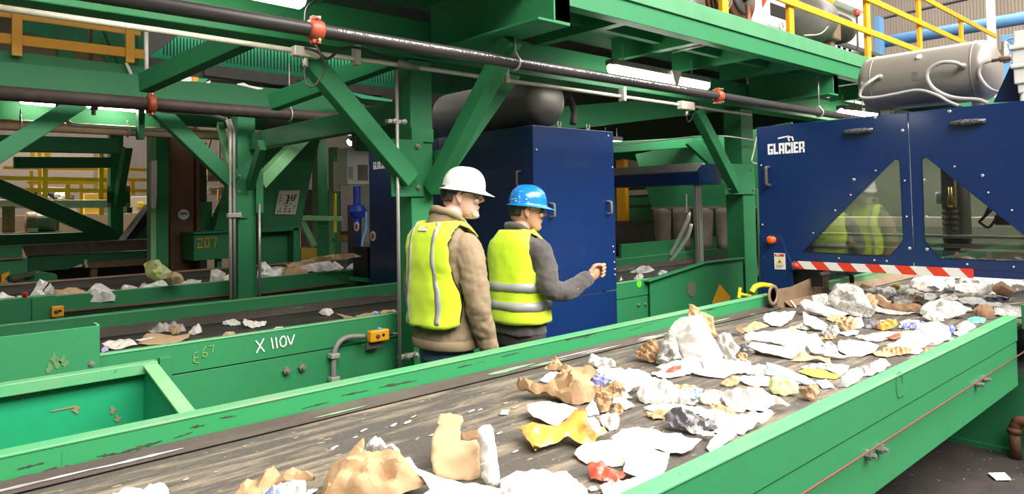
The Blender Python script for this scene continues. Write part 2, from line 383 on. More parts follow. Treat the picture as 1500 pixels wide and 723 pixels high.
bm = new(); bx(bm, 2.475, 2.645, YC-.018, YC-.006, 2.05, 2.14); obj('clip_plate', bm, 'green', colA, bevel=.003)
colC = column('steel_column', 'green steel column with a four bolt plate beside the right blue robot cell', 6.66, YC+.1, .24, .2, 2.58)
gusset(colC, 6.17, 6.75, YC-.008, 1.69, 2.0, bolts=[(6.23, 1.74), (6.7, 1.74), (6.67, 1.95)])
bm = new(); bx(bm, 6.9, 7.12, YC+.0, YC+.05, 0, 1.75); obj('side_plate', bm, 'green_pale', colC, bevel=.003)
YB = 6.55
colB = column('steel_column', 'green steel column in the middle distance with conduits clamped to its left side', 2.53, YB+.08, .17, .17, 2.59)
gusset(colB, 2.36, 2.53, YB-.01, 1.55, 2.02, bolts=[(2.45, 1.6), (2.45, 1.8), (2.45, 1.95)])
bm = new(); bx(bm, 2.6, 2.67, YB-.05, YB-.03, 1.6, 2.0); obj('gusset_plate', bm, 'green', colB)
def pcolumn(label, name, px0, px1, Y, ztop, pale=False):
    a, b = at(px0, 320, Y=Y), at(px1, 320, Y=Y)
    return column(name, label, (a.x+b.x)/2, Y+.1, b.x-a.x, .2, ztop)
colD = pcolumn('green column with a pale edge standing left of the rusty brown post', 'steel_column', 230, 247, 9.3, 2.75)
a, b = at(221, 300, Y=9.32), at(230.5, 300, Y=9.32)
bm = new(); bx(bm, a.x, b.x, 9.32, 9.5, 0.0, 2.7); obj('flange', bm, 'green_pale', colD)
colE = pcolumn('green column far left with a bolted square plate at mid height', 'steel_column', 162, 181, 12.1, 2.9)
a, b = at(157, 303, Y=12.0), at(191, 272, Y=12.0)
bm = new(); bx(bm, a.x, b.x, 12.0, 12.02, a.z, b.z); obj('gusset_plate', bm, 'green', colE, bevel=.004)
for q in ((160, 277), (187, 277), (160, 300), (187, 300)):
    bolt(colE, at(*q, Y=12.0), (0, -1, 0), .04, .04)

# rusty post
a, b, c = at(246, 300, Y=9.8), at(256, 300, Y=9.75), at(291, 300, Y=9.75)
t = thing('rusty_post', 'wide rusty brown steel post with a round white sticker', 'post', ((a.x+c.x)/2, 9.9, 0))
bm = new(); bx(bm, b.x, at(285, 300, Y=9.75).x, 9.78, 9.95, 0, 2.75); obj('web', bm, 'rust', t)
bm = new(); bx(bm, a.x, b.x, 9.7, 10.05, 0, 2.75); obj('flange', bm, 'rust', t, bevel=.004)
bm = new(); bx(bm, at(286, 300, Y=9.75).x, c.x, 9.7, 10.05, 0, 2.75); obj('flange', bm, 'rust', t, bevel=.004)
bm = new(); lathe(bm, at(269, 314, Y=9.775), (0, -1, 0), [(.07, 0), (.07, .004)], 20); s = obj('sticker', bm, 'label', t); s['label'] = 'round white sticker'
bm = new(); p = at(269, 313, Y=9.77); strokes(bm, [[p+Vector((-.04, -.002, .015)), p+Vector((.04, -.002, .015))], [p+Vector((-.045, -.002, -.005)), p+Vector((.045, -.002, -.005))]], .012, (0, -1, 0)); obj('sticker_print', bm, 'ink', t)

# braces
def brace(label, a, b, w=.085, h=.085, m='green', up=Vector((0, 0, 1)), name='diagonal_brace', kind='bar'):
    bm = new()
    if kind == 'bar': bar(bm, a, b, w, h, up)
    else: channel(bm, a, b, w, h, .01, up)
    o = obj(name, bm, m, bevel=.006); tag(o, label, 'brace', 'diagonal braces of the steel frame'); return o
brace('green brace rising left from the column behind the white hat to below the pale conduit', at(601, 264, Y=YC-.06), at(452, 86, Y=YC-.06), .09, .115)
brace('green brace from the column behind the white hat rising towards the camera under the crossbeam', (2.6, YC-.06, 1.74), (2.66, 2.93, 2.59), .1, .1)
brace('green brace rising right from the column behind the white hat to the long beam', at(648, 252, Y=YC+.06), at(752, 104, Y=YC+.06), .08, .11)
brace('green brace rising left from the column beside the right blue robot cell', at(1079, 278, Y=YC-.06), at(1019, 160, Y=YC-.06), .09, .105)
brace('dark green brace running behind and below the brace beside the right robot cell', at(1072, 262, Y=4.6), at(1010, 205, Y=4.9), .09, .14)
brace('green brace rising left from the middle distance column to the black pipe', at(340, 266, Y=YB-.02), at(222, 152, Y=YB-.02), .1, .13)
brace('pale green brace sloping down to the left edge beneath the tube lights', at(-60, 262, Y=YB-.02), at(116, 150, Y=YB-.02), .1, .13)
brace('long green brace sloping down to the far left bolted column', at(-40, 258, Y=12.05), at(166, 346, Y=12.05), .2, .22)
brace('dark green brace leaning against the far left bolted column', at(172, 300, Y=11.95), at(187, 215, Y=11.6), .1, .14)
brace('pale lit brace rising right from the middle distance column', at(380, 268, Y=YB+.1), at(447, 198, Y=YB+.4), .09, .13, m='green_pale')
brace('short green brace on the right face of the middle distance column', at(366, 272, Y=YB-.06), at(384, 212, Y=YB-.5), .06, .12)
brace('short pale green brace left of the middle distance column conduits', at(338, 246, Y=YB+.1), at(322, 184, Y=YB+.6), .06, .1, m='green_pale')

def beam(name, label, a, b, w, h, kind='i', m='green', g=None, up=Vector((0, 0, 1))):
    bm = new()
    if kind == 'i': ibeam(bm, a, b, w, h, .014, .01, up)
    elif kind == 'c': channel(bm, a, b, w, h, .012, up)
    elif kind == 'cf': channel(bm, a, b, w, h, .012, up, -1)
    else: bar(bm, a, b, w, h, up)
    o = obj(name, bm, m, bevel=.003 if kind != 'bar' else .006); return tag(o, label, 'beam', g)
beam('main_beam', 'long green beam resting on the columns with its lit face behind the black pipe', (-2, YC+.08, 2.71), (13, YC+.08, 2.71), .2, .25, 'bar')
beam('crossbeam', 'deep green I-beam crossing overhead above the white hat, cut end facing the camera', (2.63, 2.55, 2.78), (2.63, YC-.03, 2.78), .24, .36)
beam('edge_beam', 'green channel along the front edge of the mezzanine under the yellow handrail', (-.6, 2.76, 2.905), (14, 2.76, 2.905), .09, .21, 'cf')
bm = new(); bx(bm, -.6, 14, 2.745, 2.757, 2.93, 3.05); tag(obj('toe_board', bm, 'green_toe', bevel=.003), 'pale green toe board along the mezzanine edge below the yellow handrail', 'toe board')
JG = 'mezzanine joists seen from below'
for x, l in ((.9, 'mezzanine joist left of the deep crossbeam'), (1.75, 'mezzanine joist just left of the deep crossbeam'), (3.55, 'mezzanine joist between the deep crossbeam and the tube light'), (4.45, 'mezzanine joist above the left end of the tube light'), (5.3, 'mezzanine joist above the right end of the tube light'), (6.1, 'mezzanine joist just beyond the tube light'), (7.4, 'mezzanine joist right of the far column above the grey tank'), (8.6, 'last visible mezzanine joist behind the grey tank')):
    beam('joist', 'green '+l, (x, 2.78, 2.9), (x, YC-.03, 2.9), .08, .18, 'c', g=JG)
beam('crossbeam', 'green I-beam crossing overhead from the far column beside the right robot cell', (6.66, 2.8, 2.79), (6.66, YC-.03, 2.79), .2, .36)
beam('stringer', 'green stringer running between the deep crossbeam and the tube light', (2.76, 3.2, 2.93), (6.55, 3.2, 2.93), .06, .14, 'bar')
bm = new(); bx(bm, -.6, 14, 2.78, 4.0, 3.012, 3.03); tag(obj('deck_plate', bm, 'green', None), 'green steel deck plate of the mezzanine overhead', 'deck')
bm = new(); bx(bm, -7, 14, 4.05, 13, 3.78, 3.83); tag(obj('shade_slab', bm, 'greyd'), 'added dark slab high above the sorting lines, shading the back', 'deck')  # unseen slab added to keep the front lights off the back rows
# back rows
beam('main_beam', 'green beam along the second column row behind the black pipe', (-1.5, YB+.08, 2.70), (3.8, YB+.08, 2.70), .18, .22, 'bar')
for x, l in ((-.2, 'at the far left'), (1.9, 'above the tube lights')):
    pass
def line_beam(label, p, q, Y, h, name='beam', m='green', d=.15):
    a, b = at(*p, Y=Y), at(*q, Y=Y); return beam(name, label, a, b, d, h, 'bar', m)
line_beam('green beam lit by the tube lights at the upper left', (-30, 158), (232, 172), 7.6, .22)
line_beam('dark green beam below the tan pipe at the left', (-30, 209), (172, 214), 9.0, .17)
line_beam('long thin green beam in front of the far dark wall', (20, 238), (163, 238), 11.9, .16)
line_beam('green rail beam reaching the far left bolted column at belt height', (-30, 353), (163, 347), 12.1, .17)
a, b = at(357, 207.5, Y=YB+.02), at(580, 163, Y=3.9)
beam('tie_beam', 'long green tie beam rising from the middle distance column to the nearer column', (2.6, YB-.02, a.z), (2.6, YC+.2, a.z+.0), .1, .16, 'bar')
line_beam('green horizontal beam right of the middle blue robot cell', (880, 217), (1035, 207), 5.2, .13)
beam('beam', 'upper dark green beam behind the junction box above the middle robot cell', at(780, 178, Y=6.2), at(1075, 148, Y=6.2), .2, .3, 'bar')
beam('beam', 'dark green beam under the deck behind the far column', (5, 8.9, 2.62), (12, 8.9, 2.62), .2, .36, 'bar')

# ---- pipes
def pipe_thing(name, label, Y, z, x0, x1, r, m, coup=(), hang=()):
    t = thing(name, label, 'pipe', (x0, Y, z))
    bm = new(); tube(bm, [(x0, Y, z), (x1, Y, z)], r, 16); obj('pipe', bm, m, t, smooth=True)
    for x in coup:
        bm = new(); lathe(bm, (x-.035, Y, z), (1, 0, 0), [(r*1.02, 0), (r*1.3, .004), (r*1.42, .02), (r*1.42, .05), (r*1.3, .066), (r*1.02, .07)], 18)
        c = obj('coupling', bm, 'orange_red', t, smooth=True); c['label'] = 'orange red pipe coupling'
        for s in (1, -1):
            bm = new(); bx(bm, x-.02, x+.02, Y-.018, Y+.018, z+s*r*1.35, z+s*(r*1.35+.018)); obj('coupling_lug', bm, 'orange_red', c, bevel=.003)
            bm = new(); tube(bm, [(x, Y-.045, z+s*(r*1.35+.006)), (x, Y+.045, z+s*(r*1.35+.006))], .006, 8); obj('coupling_bolt', bm, 'galv', c)
    for x, zt in hang:
        bm = new(); pts = [(x, Y+math.cos(k)*r*1.12, z+math.sin(k)*r*1.12) for k in [i*PI/8-PI/2-PI*.6 for i in range(11)]]
        tube(bm, curve([(x, Y+.0, z+r*1.9)]+[(x, Y-math.sin(k)*r*1.15, z+math.cos(k)*r*1.15) for k in (.5, 1.2, 1.9, 2.6, 3.3, 4.0, 4.7, 5.6)]+[(x, Y, z+r*1.9)], 4), .008, 8)
        tube(bm, [(x, Y, z+r*1.7), (x, Y, zt)], .006, 8); obj('hanger', bm, 'galv', t, smooth=True)
    return t
PY_, PZ = 2.9, 2.447
cx1 = at(462, 46, Y=PY_).x; cx2 = at(1052, 142, Y=PY_).x
pp = pipe_thing('sprinkler_pipe', 'long black steel pipe with white stencilled marks crossing under the mezzanine', PY_, PZ, -1.5, 9.5, .033, 'pipe', (cx1, cx2), ((at(755, 90, Y=PY_).x, 2.6), (at(1200, 160, Y=PY_).x, 2.8), (-.4, 2.9)))
# illegible white stencil marks along the pipe
bm = new(); rnd = random.Random(3); x = cx1+.1
while x < at(1000, 130, Y=PY_).x:
    w = rnd.uniform(.004, .011); hh = rnd.uniform(.006, .011); k = rnd.uniform(-.1, .1)
    if rnd.random() < .93:
        for z0 in ((0, hh) if rnd.random() < .6 else (0,)):
            q = []
            for dx, da in ((0, 0), (w, 0), (w, .12), (0, .12)):
                an = PI+.25+k*.3-z0*18+da*rnd.uniform(.8, 1.2)
                q.append(Vector((x+dx, PY_+math.cos(an)*.0335, PZ-math.sin(an)*.0335)))
            slab(bm, q, (0, -.0006, 0.0002))
    x += w+rnd.choice((.003, .003, .004, .003, .012))
obj('stencil_marks', bm, 'whitepaint', pp)
pipe_thing('sprinkler_pipe', 'dusty black pipe with a red coupling crossing above the tube lights at the left', 6.2, at(0, 134, Y=6.2).z-.01, -1.5, 7, .055, 'pipe_rust', (at(221, 141, Y=6.2).x,), ((at(424, 160, Y=6.2).x, 3.0),))
pipe_thing('pipe', 'tan painted pipe with a clamp at the upper left behind the braces', 7.15, at(100, 187, Y=7.15).z, .2, at(325, 197, Y=7.15).x, .048, 'pipe_tan', (), ((at(30, 178, Y=7.15).x, at(30, 160, Y=7.15).z), (at(187, 190, Y=7.15).x, at(187, 180, Y=7.15).z)))
def cond(label, pts, r, m='conduit', name='conduit', n=1, cat='conduit'):
    bm = new(); tube(bm, curve(pts, n) if n > 1 else pts, r, 10); return tag(obj(name, bm, m, smooth=True), label, cat, 'electrical conduits')
# long conduit with boxes
ct = thing('conduit', 'long pale conduit with junction boxes running below the lit beam', 'conduit', (0, YC-.1, 2.5))
cp = [at(*q, Y=YC-.1) for q in ((-30, 7), (250, 47), (430, 74), (577, 94), (880, 137), (1000, 154), (1100, 168))]
bm = new(); tube(bm, cp, .015, 10); obj('tube', bm, 'conduit', ct, smooth=True)
def jbox(parent, p, w, h, d=.06, m='conduit'):
    bm = new(); bx(bm, p.x-w/2, p.x+w/2, p.y-d/2, p.y+d/2, p.z-h/2, p.z+h/2); b = obj('junction_box', bm, m, parent, bevel=.006)
    bm = new(); tube(bm, [p+Vector((0, -.0, -h/2)), p+Vector((0, 0, -h/2-.05))], .016, 10); obj('cable_gland', bm, m, b, smooth=True); return b
jbox(ct, at(447, 77, Y=YC-.12), .15, .055); jbox(ct, at(1005, 155, Y=YC-.12), .2, .075)
bm = new(); p, q = at(584, 93, Y=YC-.12), at(612, 99, Y=YC-.12); tube(bm, [p, q], .024, 10); obj('fitting', bm, 'grey', ct, smooth=True)
for q in ((522, 88), (912, 143), (740, 116)):
    bm = new(); p = at(*q, Y=YC-.11); bx(bm, p.x-.016, p.x+.016, p.y-.03, p.y+.03, p.z-.03, p.z+.085); obj('clamp', bm, 'galv', ct, bevel=.004)
cond('thin vertical conduit clamped to the column behind the white hat', [at(581, 100, Y=YC-.06), at(583, 300, Y=YC-.06), at(586, 560, Y=YC-.06)], .011, 'galv')
clampg = 'conduit clamps on the near column'
for q, l in (((580, 178), 'small galvanised conduit clamp beside the upper near column'), ((598, 521), 'small galvanised conduit clamp beside the foot of the near column')):
    p = at(*q, Y=YC-.04); bm = new(); bx(bm, p.x-.06, p.x+.07, p.y-.012, p.y+.03, p.z-.012, p.z+.012)
    for dx in (-.02, .045): lathe(bm, (p.x+dx, p.y-.012, p.z), (0, -1, 0), [(.017, 0), (.017, .02), (.008, .02), (.008, .03)], 8)
    tag(obj('conduit_clamp', bm, 'galv', bevel=.002), l, 'clamp', clampg)
cond('left one of two conduits running down the middle distance column', [at(330, 172, Y=YB-.06), at(337, 190, Y=YB-.06), at(337, 300, Y=YB-.06), at(338, 445, Y=YB-.06)], .014, 'conduit')
cond('right one of two conduits running down the middle distance column', [at(336, 174, Y=YB-.06), at(342.5, 192, Y=YB-.06), at(343, 300, Y=YB-.06), at(344, 445, Y=YB-.06)], .014, 'galv')
p = at(342, 315, Y=YB-.07); bm = new(); bx(bm, p.x-.06, p.x+.07, p.y-.02, p.y+.03, p.z-.02, p.z+.02); tag(obj('conduit_clamp', bm, 'galv', bevel=.004), 'galvanised clamp holding two conduits on the middle distance column', 'clamp')
cond('thin conduit on the right side of the middle distance column', [at(380, 298, Y=YB-.06), at(380.5, 440, Y=YB-.06)], .013, 'galv')
cond('white vertical conduit reaching down to the dusty black pipe at the upper left', [at(214, 44, Y=6.1), at(215, 134, Y=6.1)], .017, 'conduit')
cond('bent conduit below the red coupling at the upper left', [at(220, 150, Y=6.3), at(236, 162, Y=6.3), at(300, 167, Y=6.3), at(330, 174, Y=6.4)], .016, 'conduit', n=6)
cond('conduit line above the tan pipe at the left', [at(97, 176, Y=7.1), at(108, 183, Y=7.1), at(130, 184, Y=7.1), at(250, 191, Y=7.1)], .018, 'conduit', n=5)
cond('thin cable sagging across the far column beside the right robot cell', [at(900, 213, Y=4.8), at(1000, 202, Y=4.4), at(1055, 199, Y=3.6), at(1110, 206, Y=3.6)], .007, 'conduit', n=6)
cond('pale tubing hanging between the far column and the right robot cell', [at(1108, 200, Y=3.5), at(1104, 222, Y=3.5), at(1101, 236, Y=3.5), at(1108, 240, Y=3.5)], .008, 'conduit', n=6)
cond('loose black cable loop hanging over the upper end of the left brace', [at(460, 62, Y=3.4), at(470, 80, Y=3.4), at(476, 100, Y=3.45), at(462, 124, Y=3.5), at(450, 124, Y=3.52), at(446, 108, Y=3.55), at(447, 92, Y=3.58)], .006, 'greyd', n=8, name='cable', cat='cable')
cond('black cable running along the beam from the red coupling', [at(446, 70, Y=3.52), at(465, 76, Y=3.5), at(480, 86, Y=3.5), at(500, 72, Y=3.52), at(525, 70, Y=3.55), at(560, 83, Y=3.58), at(590, 88, Y=3.6)], .008, 'rubber', n=8, name='cable', cat='cable')
cond('black cord looping from the upper tube light to the red coupling', [at(463, 0, Y=3.1), at(450, 12, Y=3.1), at(447, 32, Y=3.0), at(452, 44, Y=2.96)], .006, 'rubber', n=8, name='cable', cat='cable')
cond('thin cable hanging under the right junction box', [at(1004, 164, Y=3.58), at(1008, 178, Y=3.58), at(1014, 172, Y=3.58), at(1017, 160, Y=3.58)], .007, 'rubber', n=8, name='cable', cat='cable')
cond('white strut angled from the mezzanine edge channel', [at(985, 76, Z=2.86), at(1034, 65, Z=2.86)], .012, 'galv')

# ---- lights
LG = 'fluorescent tube lights'
def tube_light(label, a, b, r=.045, far=False, clips=(), strap=False):
    a, b = Vector(a), Vector(b); t = thing('tube_light', label, 'light', (a+b)/2, LG)
    d = (b-a).normalized(); up = Vector((0, 0, 1))
    bm = new(); bar(bm, a+up*.04, b+up*.04, r*2.1, r*1.1); obj('housing', bm, 'grey', t, bevel=.008)
    bm = new(); tube(bm, [a-up*.0, a+d*.02, b-d*.02, b], [r*.6, r, r, r*.6], 14); o = obj('diffuser', bm, 'tube_far' if far else 'tube', t, smooth=True)
    for k in (.12, .82):
        p = a.lerp(b, k); bm = new(); tube(bm, [p+up*.06, p+up*.2], .006, 6); obj('hanger', bm, 'galv', t)
    if strap:
        p = a.lerp(b, .58); bm = new(); bm2 = [p+Vector((-.07, -.06, .055)), p+Vector((.07, -.06, .055)), p+Vector((.02, -.06, -.06)), p+Vector((.03, -.06, -.11)), p+Vector((-.03, -.06, -.11)), p+Vector((-.02, -.06, -.06))]
        slab(bm, bm2, (0, -.006, 0)); o = obj('strap', bm, 'paper_w', t); o['label'] = 'creased paper strap around the light'
    for k in clips:
        p = a.lerp(b, k); bm = new(); tube(bm, [p-d*.03, p+d*.03], r*1.25, 12); tube(bm, [p-up*.02, p-up*.11], .02, 8); obj('clip', bm, 'black', t)
    return t
tube_light('bright tube light hung under the mezzanine with a paper strap around it', at(893, 95, Z=2.67)+Vector((0, 0, -.02)), at(1036, 122, Z=2.67)+Vector((0, 0, -.02)), .042, strap=True)
tube_light('tube light at the top edge of the frame left of the deep crossbeam', (.15, 3.2, 2.69), at(445, 1, Y=3.2), .045)
YL = 7.3
tube_light('first tube light from the left edge under the upper left beam', at(28, 143, Y=YL), at(95, 150, Y=YL), .05, True, (.86,))
tube_light('second tube light from the left edge under the upper left beam', at(126, 150, Y=YL), at(216, 158, Y=YL), .05, True, (.12, .85))
tube_light('small far tube light right of the red coupling at the upper left', at(284, 160, Y=9.5), at(294, 163, Y=9.5), .06, True)
tube_light('far tube light above the left end of the right robot cell', at(1232, 163, Y=3.4), at(1256, 165, Y=3.4), .055, True)
tube_light('far tube light just left of the grey tank foot', at(1261, 166, Y=3.4), at(1280, 168, Y=3.4), .055, True)
tube_light('small tube light reflecting on the right edge of the middle robot cell', at(884, 207, Y=6.4), at(908, 208, Y=6.4), .06, True)
tube_light('glowing strip as a rail highlight above the white electrical boxes', at(510, 208, Y=9.5), at(533, 205, Y=9.5), .06, True)  # highlight on a rail, put in as a glowing tube
# ================================================================== CONVEYORS
def conv_wall(t, x0, x1, yin, yout, ztop, zsplit, zbot, m='green', lipm='green_lip', lipw=None):
    """a conveyor side: upper plate, lower plate set back by a groove, and a lip"""
    bm = new(); bx(bm, x0, x1, yin, yout, zsplit+.003, ztop-.008); bx(bm, x0, x1, yin, yout-(.006 if yout > yin else -.006), zbot, zsplit-.003)
    o = obj('side_wall', bm, m, t, bevel=.003)
    bm = new(); s = 1 if yout > yin else -1
    bx(bm, x0, x1, yin-.004*s, yout+.004*s, ztop-.009, ztop); obj('wall_lip', bm, lipm, t, bevel=.003)
    return o
t1 = thing('belt_conveyor', 'nearest green belt conveyor carrying heaps of paper across the foreground', 'conveyor', (1.8, 1.8, 0))
ZB1 = .845
conv_wall(t1, -1.3, 4.80, 2.5, 2.56, .95, .80, .5, 'green_wear')
conv_wall(t1, -1.3, 4.775, 1.085, 1.03, .95, .81, .56)
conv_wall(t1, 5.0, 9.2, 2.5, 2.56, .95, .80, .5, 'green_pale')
bm = new(); bx(bm, -1.3, 9.2, 1.09, 2.495, ZB1-.02, ZB1); obj('belt', bm, 'belt', t1)
bm = new()
for s, y in ((1, 2.498), (-1, 1.087)):
    slab(bm, [(-1.3, y, .874), (4.8, y, .874), (4.8, y-s*.055, ZB1+.004), (-1.3, y-s*.055, ZB1+.004)], (0, -s*.004, .004))
obj('rubber_skirt', bm, 'skirt', t1)
bm = new(); slab(bm, [(4.9, 2.498, .9), (9.2, 2.498, .9), (9.2, 2.42, ZB1+.004), (4.9, 2.42, ZB1+.004)], (0, -.004, .004)); obj('rubber_skirt', bm, 'grime', t1)
bm = new(); tube(bm, [(-1.2, 1.0, .757), (1.5, 1.0, .755), (5.2, 1.0, .757)], .004, 8); o = obj('pull_cord', bm, 'cord', t1, smooth=True); o['label'] = 'orange brown pull cord'
for q in ((1269, 665), (1286, 656), (1429, 561), (1440, 554), (1244, 680)):
    if q[0] != 1244: bolt(t1, at(*q, Y=1.035), (0, -1, 0), .019, .035)
for x, y in ((-.4, 1.13), (2.0, 1.13), (-.4, 2.42), (2.0, 2.42), (4.4, 2.42), (7.6, 1.3), (7.6, 2.42)):
    if True:
        bm = new(); bx(bm, x-.04, x+.04, y-.04, y+.04, 0, .53); obj('leg', bm, 'green', t1, bevel=.004)
bm = new(); bx(bm, -1.3, 9.2, 1.12, 2.44, .52, .56); obj('bottom_pan', bm, 'greyd', t1)
bm = new(); c = at(1317, 563, Y=1.029)
strokes(bm, [[c+Vector((math.cos(k)*.035, -.001, math.sin(k)*.05)) for k in [i*.5 for i in range(11)]]+[c+Vector((.05, -.001, -.05))]], .0018, (0, -1, 0)); obj('pen_mark', bm, mat('faint_pen_mark', (.02, .11, .05), .6), t1)
# scrapes along the inner face of the left wall
bm = new(); rnd = random.Random(11)
def scrape(px0, py0, px1, py1, w):
    a, b = at(px0, py0, Y=2.499), at(px1, py1, Y=2.499); n = 9; top = []; bot = []
    for i in range(n+1):
        p = a.lerp(b, i/n); k = w*rnd.uniform(.15, 1)*math.sin(PI*(i+.4)/(n+.8)); top.append(p+Vector((0, 0, k))); bot.append(p-Vector((0, 0, k*rnd.random())))
    slab(bm, top+bot[::-1], (0, -.0012, 0))
for s in ((25, 687, 65, 677, .006), (0, 706, 60, 692, .006), (52, 694, 118, 682, .012), (90, 684, 92, 660, .004), (142, 668, 176, 663, .007), (176, 663, 238, 645, .008), (255, 641, 283, 632, .004), (278, 626, 300, 622, .006), (252, 657, 312, 644, .012), (322, 612, 347, 608, .004), (442, 598, 482, 588, .003), (500, 579, 540, 571, .004), (556, 567, 610, 557, .010), (590, 572, 612, 567, .008), (0, 716, 130, 683, .003), (735, 522, 760, 516, .004), (670, 538, 692, 533, .004)):
    scrape(*s)
obj('scrapes', bm, 'scratch', t1)
# pale paint rubbed along the belt edge
rnd = random.Random(15)
for m_, nm_ in (('green_pale', 'paint_streak'), ('greyp', 'pale_streak')):
    for i in range(7):
        x = rnd.uniform(.1, 4.0); L_ = rnd.uniform(.12, .5); w0 = rnd.uniform(.006, .016); f = rnd.uniform(.55, .85); pts = []
        for k in range(9):
            u = k/8; e = w0*math.sin(PI*(u*.9+.05))*rnd.uniform(.5, 1); pts.append((x+L_*u, e))
        P = lambda xx, g: Vector((xx, 2.498-.055*g, .874+(ZB1+.004-.874)*g))+Vector((0, -.0045, .006))
        bm = new(); slab(bm, [P(a, f+e*8) for a, e in pts]+[P(a, f-e*8) for a, e in pts[::-1]], (0, -.0008, .001)); obj(nm_, bm, m_, t1)
# splice plate and clamp at the end of the left wall
a, b, c, d = at(1136, 424, Y=2.47), at(1214, 398, Y=2.47), at(1214, 436, Y=2.47), at(1140, 455, Y=2.47)
t = thing('splice_plate', 'tan grimy steel plate standing on the belt edge below the left robot cell leg', 'plate', ((a+c)/2))
bm = new(); slab(bm, [a, at(1160, 420, Y=2.47), at(1185, 409, Y=2.47), b, c, d], (0, .012, 0)); obj('plate', bm, 'grime', t, bevel=.002)
p = at(1132, 432, Y=2.45); bm = new(); lathe(bm, p, (0, -1, 0), [(.075, 0), (.075, .008), (.05, .01), (.05, .0)], 22); obj('round_flange', bm, 'grime', t, smooth=True)
bm = new(); tube(bm, curve([at(1101, 428, Y=2.62), at(1103, 424, Y=2.62), at(1106, 420, Y=2.62), at(1116, 417, Y=2.6), at(1131, 419, Y=2.6)], 5), .02, 10)
o = tag(obj('grab_handle', bm, 'yellow_b', smooth=True), 'bent yellow handle at the end of the near conveyor left wall', 'handle')
bm = new(); tube(bm, [at(1084, 421, Y=2.75), at(1082, 436, Y=2.75)], .012, 8); tube(bm, [at(1083, 430, Y=2.75), at(1100, 434, Y=2.7)], .012, 8); tube(bm, [at(1083, 430, Y=2.75), (at(1083, 430, Y=2.75).x, 2.75, 0)], .012, 8)
tag(obj('tripod_latch', bm, 'yellow_b'), 'small yellow rod bracket left of the bent yellow handle', 'bracket')
bm = new(); tube(bm, curve([at(1202, 402, Y=2.3), at(1225, 399, Y=2.3), at(1240, 399, Y=2.3), at(1247, 404, Y=2.3), at(1248, 414, Y=2.3)], 5), .018, 10); tag(obj('hose', bm, 'rubber', smooth=True), 'short black hose arching below the hazard stripe', 'hose')
# side channel at the right end
t = thing('side_channel', 'green channel end at the right frame edge beyond the near conveyor wall', 'channel', (5.1, .98, 0))
bm = new(); a = at(1487, 453, Y=1.0); bx(bm, 4.83, 6.4, .93, 1.02, .87, a.z); bx(bm, 4.83, 6.4, .92, .98, .80, .87); obj('channel', bm, 'green', t, bevel=.004)
bm = new(); bx(bm, 5.0, 5.06, .95, 1.0, 0, .8); obj('leg', bm, 'greyd', t)
# green skid and rusty elbow under the cell
t = thing('base_skid', 'dark green steel base box on the floor below the near conveyor at lower right', 'base', (5.8, 1.0, 0))
bm = new(); bx(bm, 5.32, 6.5, .3, 1.56, 0.01, .5); obj('box', bm, 'green', t, bevel=.006)
bm = new(); bx(bm, 5.3, 6.52, .28, 1.58, 0.0, .03); obj('foot_flange', bm, 'green', t)
p = at(1488, 671, Z=0); q = at(1487, 622, X=p.x)
bm = new(); tube(bm, [(p.x, p.y, 0), (p.x, p.y, q.z-.02)], .032, 12); tube(bm, curve([(p.x, p.y, q.z-.03), (p.x, p.y-.015, q.z+.01), (p.x, p.y-.05, q.z+.03), (p.x, p.y-.3, q.z+.03)], 5), .034, 12)
lathe(bm, (p.x, p.y, q.z-.05), (0, 0, 1), [(.032, 0), (.042, .002), (.042, .03), (.032, .032)], 14)
tag(obj('elbow_pipe', bm, 'rust', smooth=True), 'rusty pipe with an elbow rising from the floor at lower right', 'pipe')
bm = new(); a = at(1462, 701, Z=0); slab(bm, [a+Vector((-.05, .0, .004)), a+Vector((.02, .055, .008)), a+Vector((.06, -.02, .02)), a+Vector((0, -.065, .01))], (0, 0, .008)); tag(obj('paper_scrap', bm, 'paper', bevel=.002), 'white scrap lying alone on the dark floor at lower right', 'scrap')
bm = new(); rnd = random.Random(5)
for i in range(260):
    x, y = rnd.uniform(2.9, 5.6), rnd.uniform(.6, 2.2); s = rnd.uniform(.002, .006); a = rnd.uniform(0, 6)
    slab(bm, [(x+math.cos(a+k)*s*(1, .6, 1, .5)[j], y+math.sin(a+k)*s, .002) for j, k in enumerate((0, 1.4, 3, 4.6))], (0, 0, .003))
tag(obj('floor_litter', bm, 'debris'), 'tiny pale crumbs scattered over the dark floor at lower right', 'litter', kind='stuff')

# ---- middle conveyor
t2 = thing('belt_conveyor', 'middle green belt conveyor marked X 110V behind the two men', 'conveyor', (2, 4.6, 0))
ZB2 = .80
conv_wall(t2, -1.5, 3.58, 3.92, 3.88, .95, .79, .3)
conv_wall(t2, 4.56, 6.5, 3.92, 3.88, .935, .79, .3)
conv_wall(t2, -1.5, 9.5, 5.35, 5.40, .95, .80, .3)
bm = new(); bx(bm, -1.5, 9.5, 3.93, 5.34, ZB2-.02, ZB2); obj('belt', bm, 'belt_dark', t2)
bm = new(); slab(bm, [(-1.5, 5.345, .86), (9.5, 5.345, .86), (9.5, 5.28, ZB2+.003), (-1.5, 5.28, ZB2+.003)], (0, -.003, .003)); obj('rubber_skirt', bm, 'skirt', t2)
for x in (-.5, 1.3, 3.2, 5.2, 7.5):
    for y in (3.96, 5.3):
        bm = new(); bx(bm, x-.04, x+.04, y-.03, y+.03, 0, .32); obj('leg', bm, 'green', t2)
for q in ((419, 542), (441.5, 537)): bolt(t2, at(*q, Y=3.88), (0, -1, 0), .022, .035)
for q in ((935, 446), (945, 445)): bolt(t2, at(*q, Y=3.885), (0, -1, 0), .016, .02)
p = at(242, 552, Y=3.87); bm = new(); bx(bm, p.x-.03, p.x+.03, 3.855, 3.88, .35, at(242, 522, Y=3.87).z); obj('stiffener', bm, 'green', t2, bevel=.003)
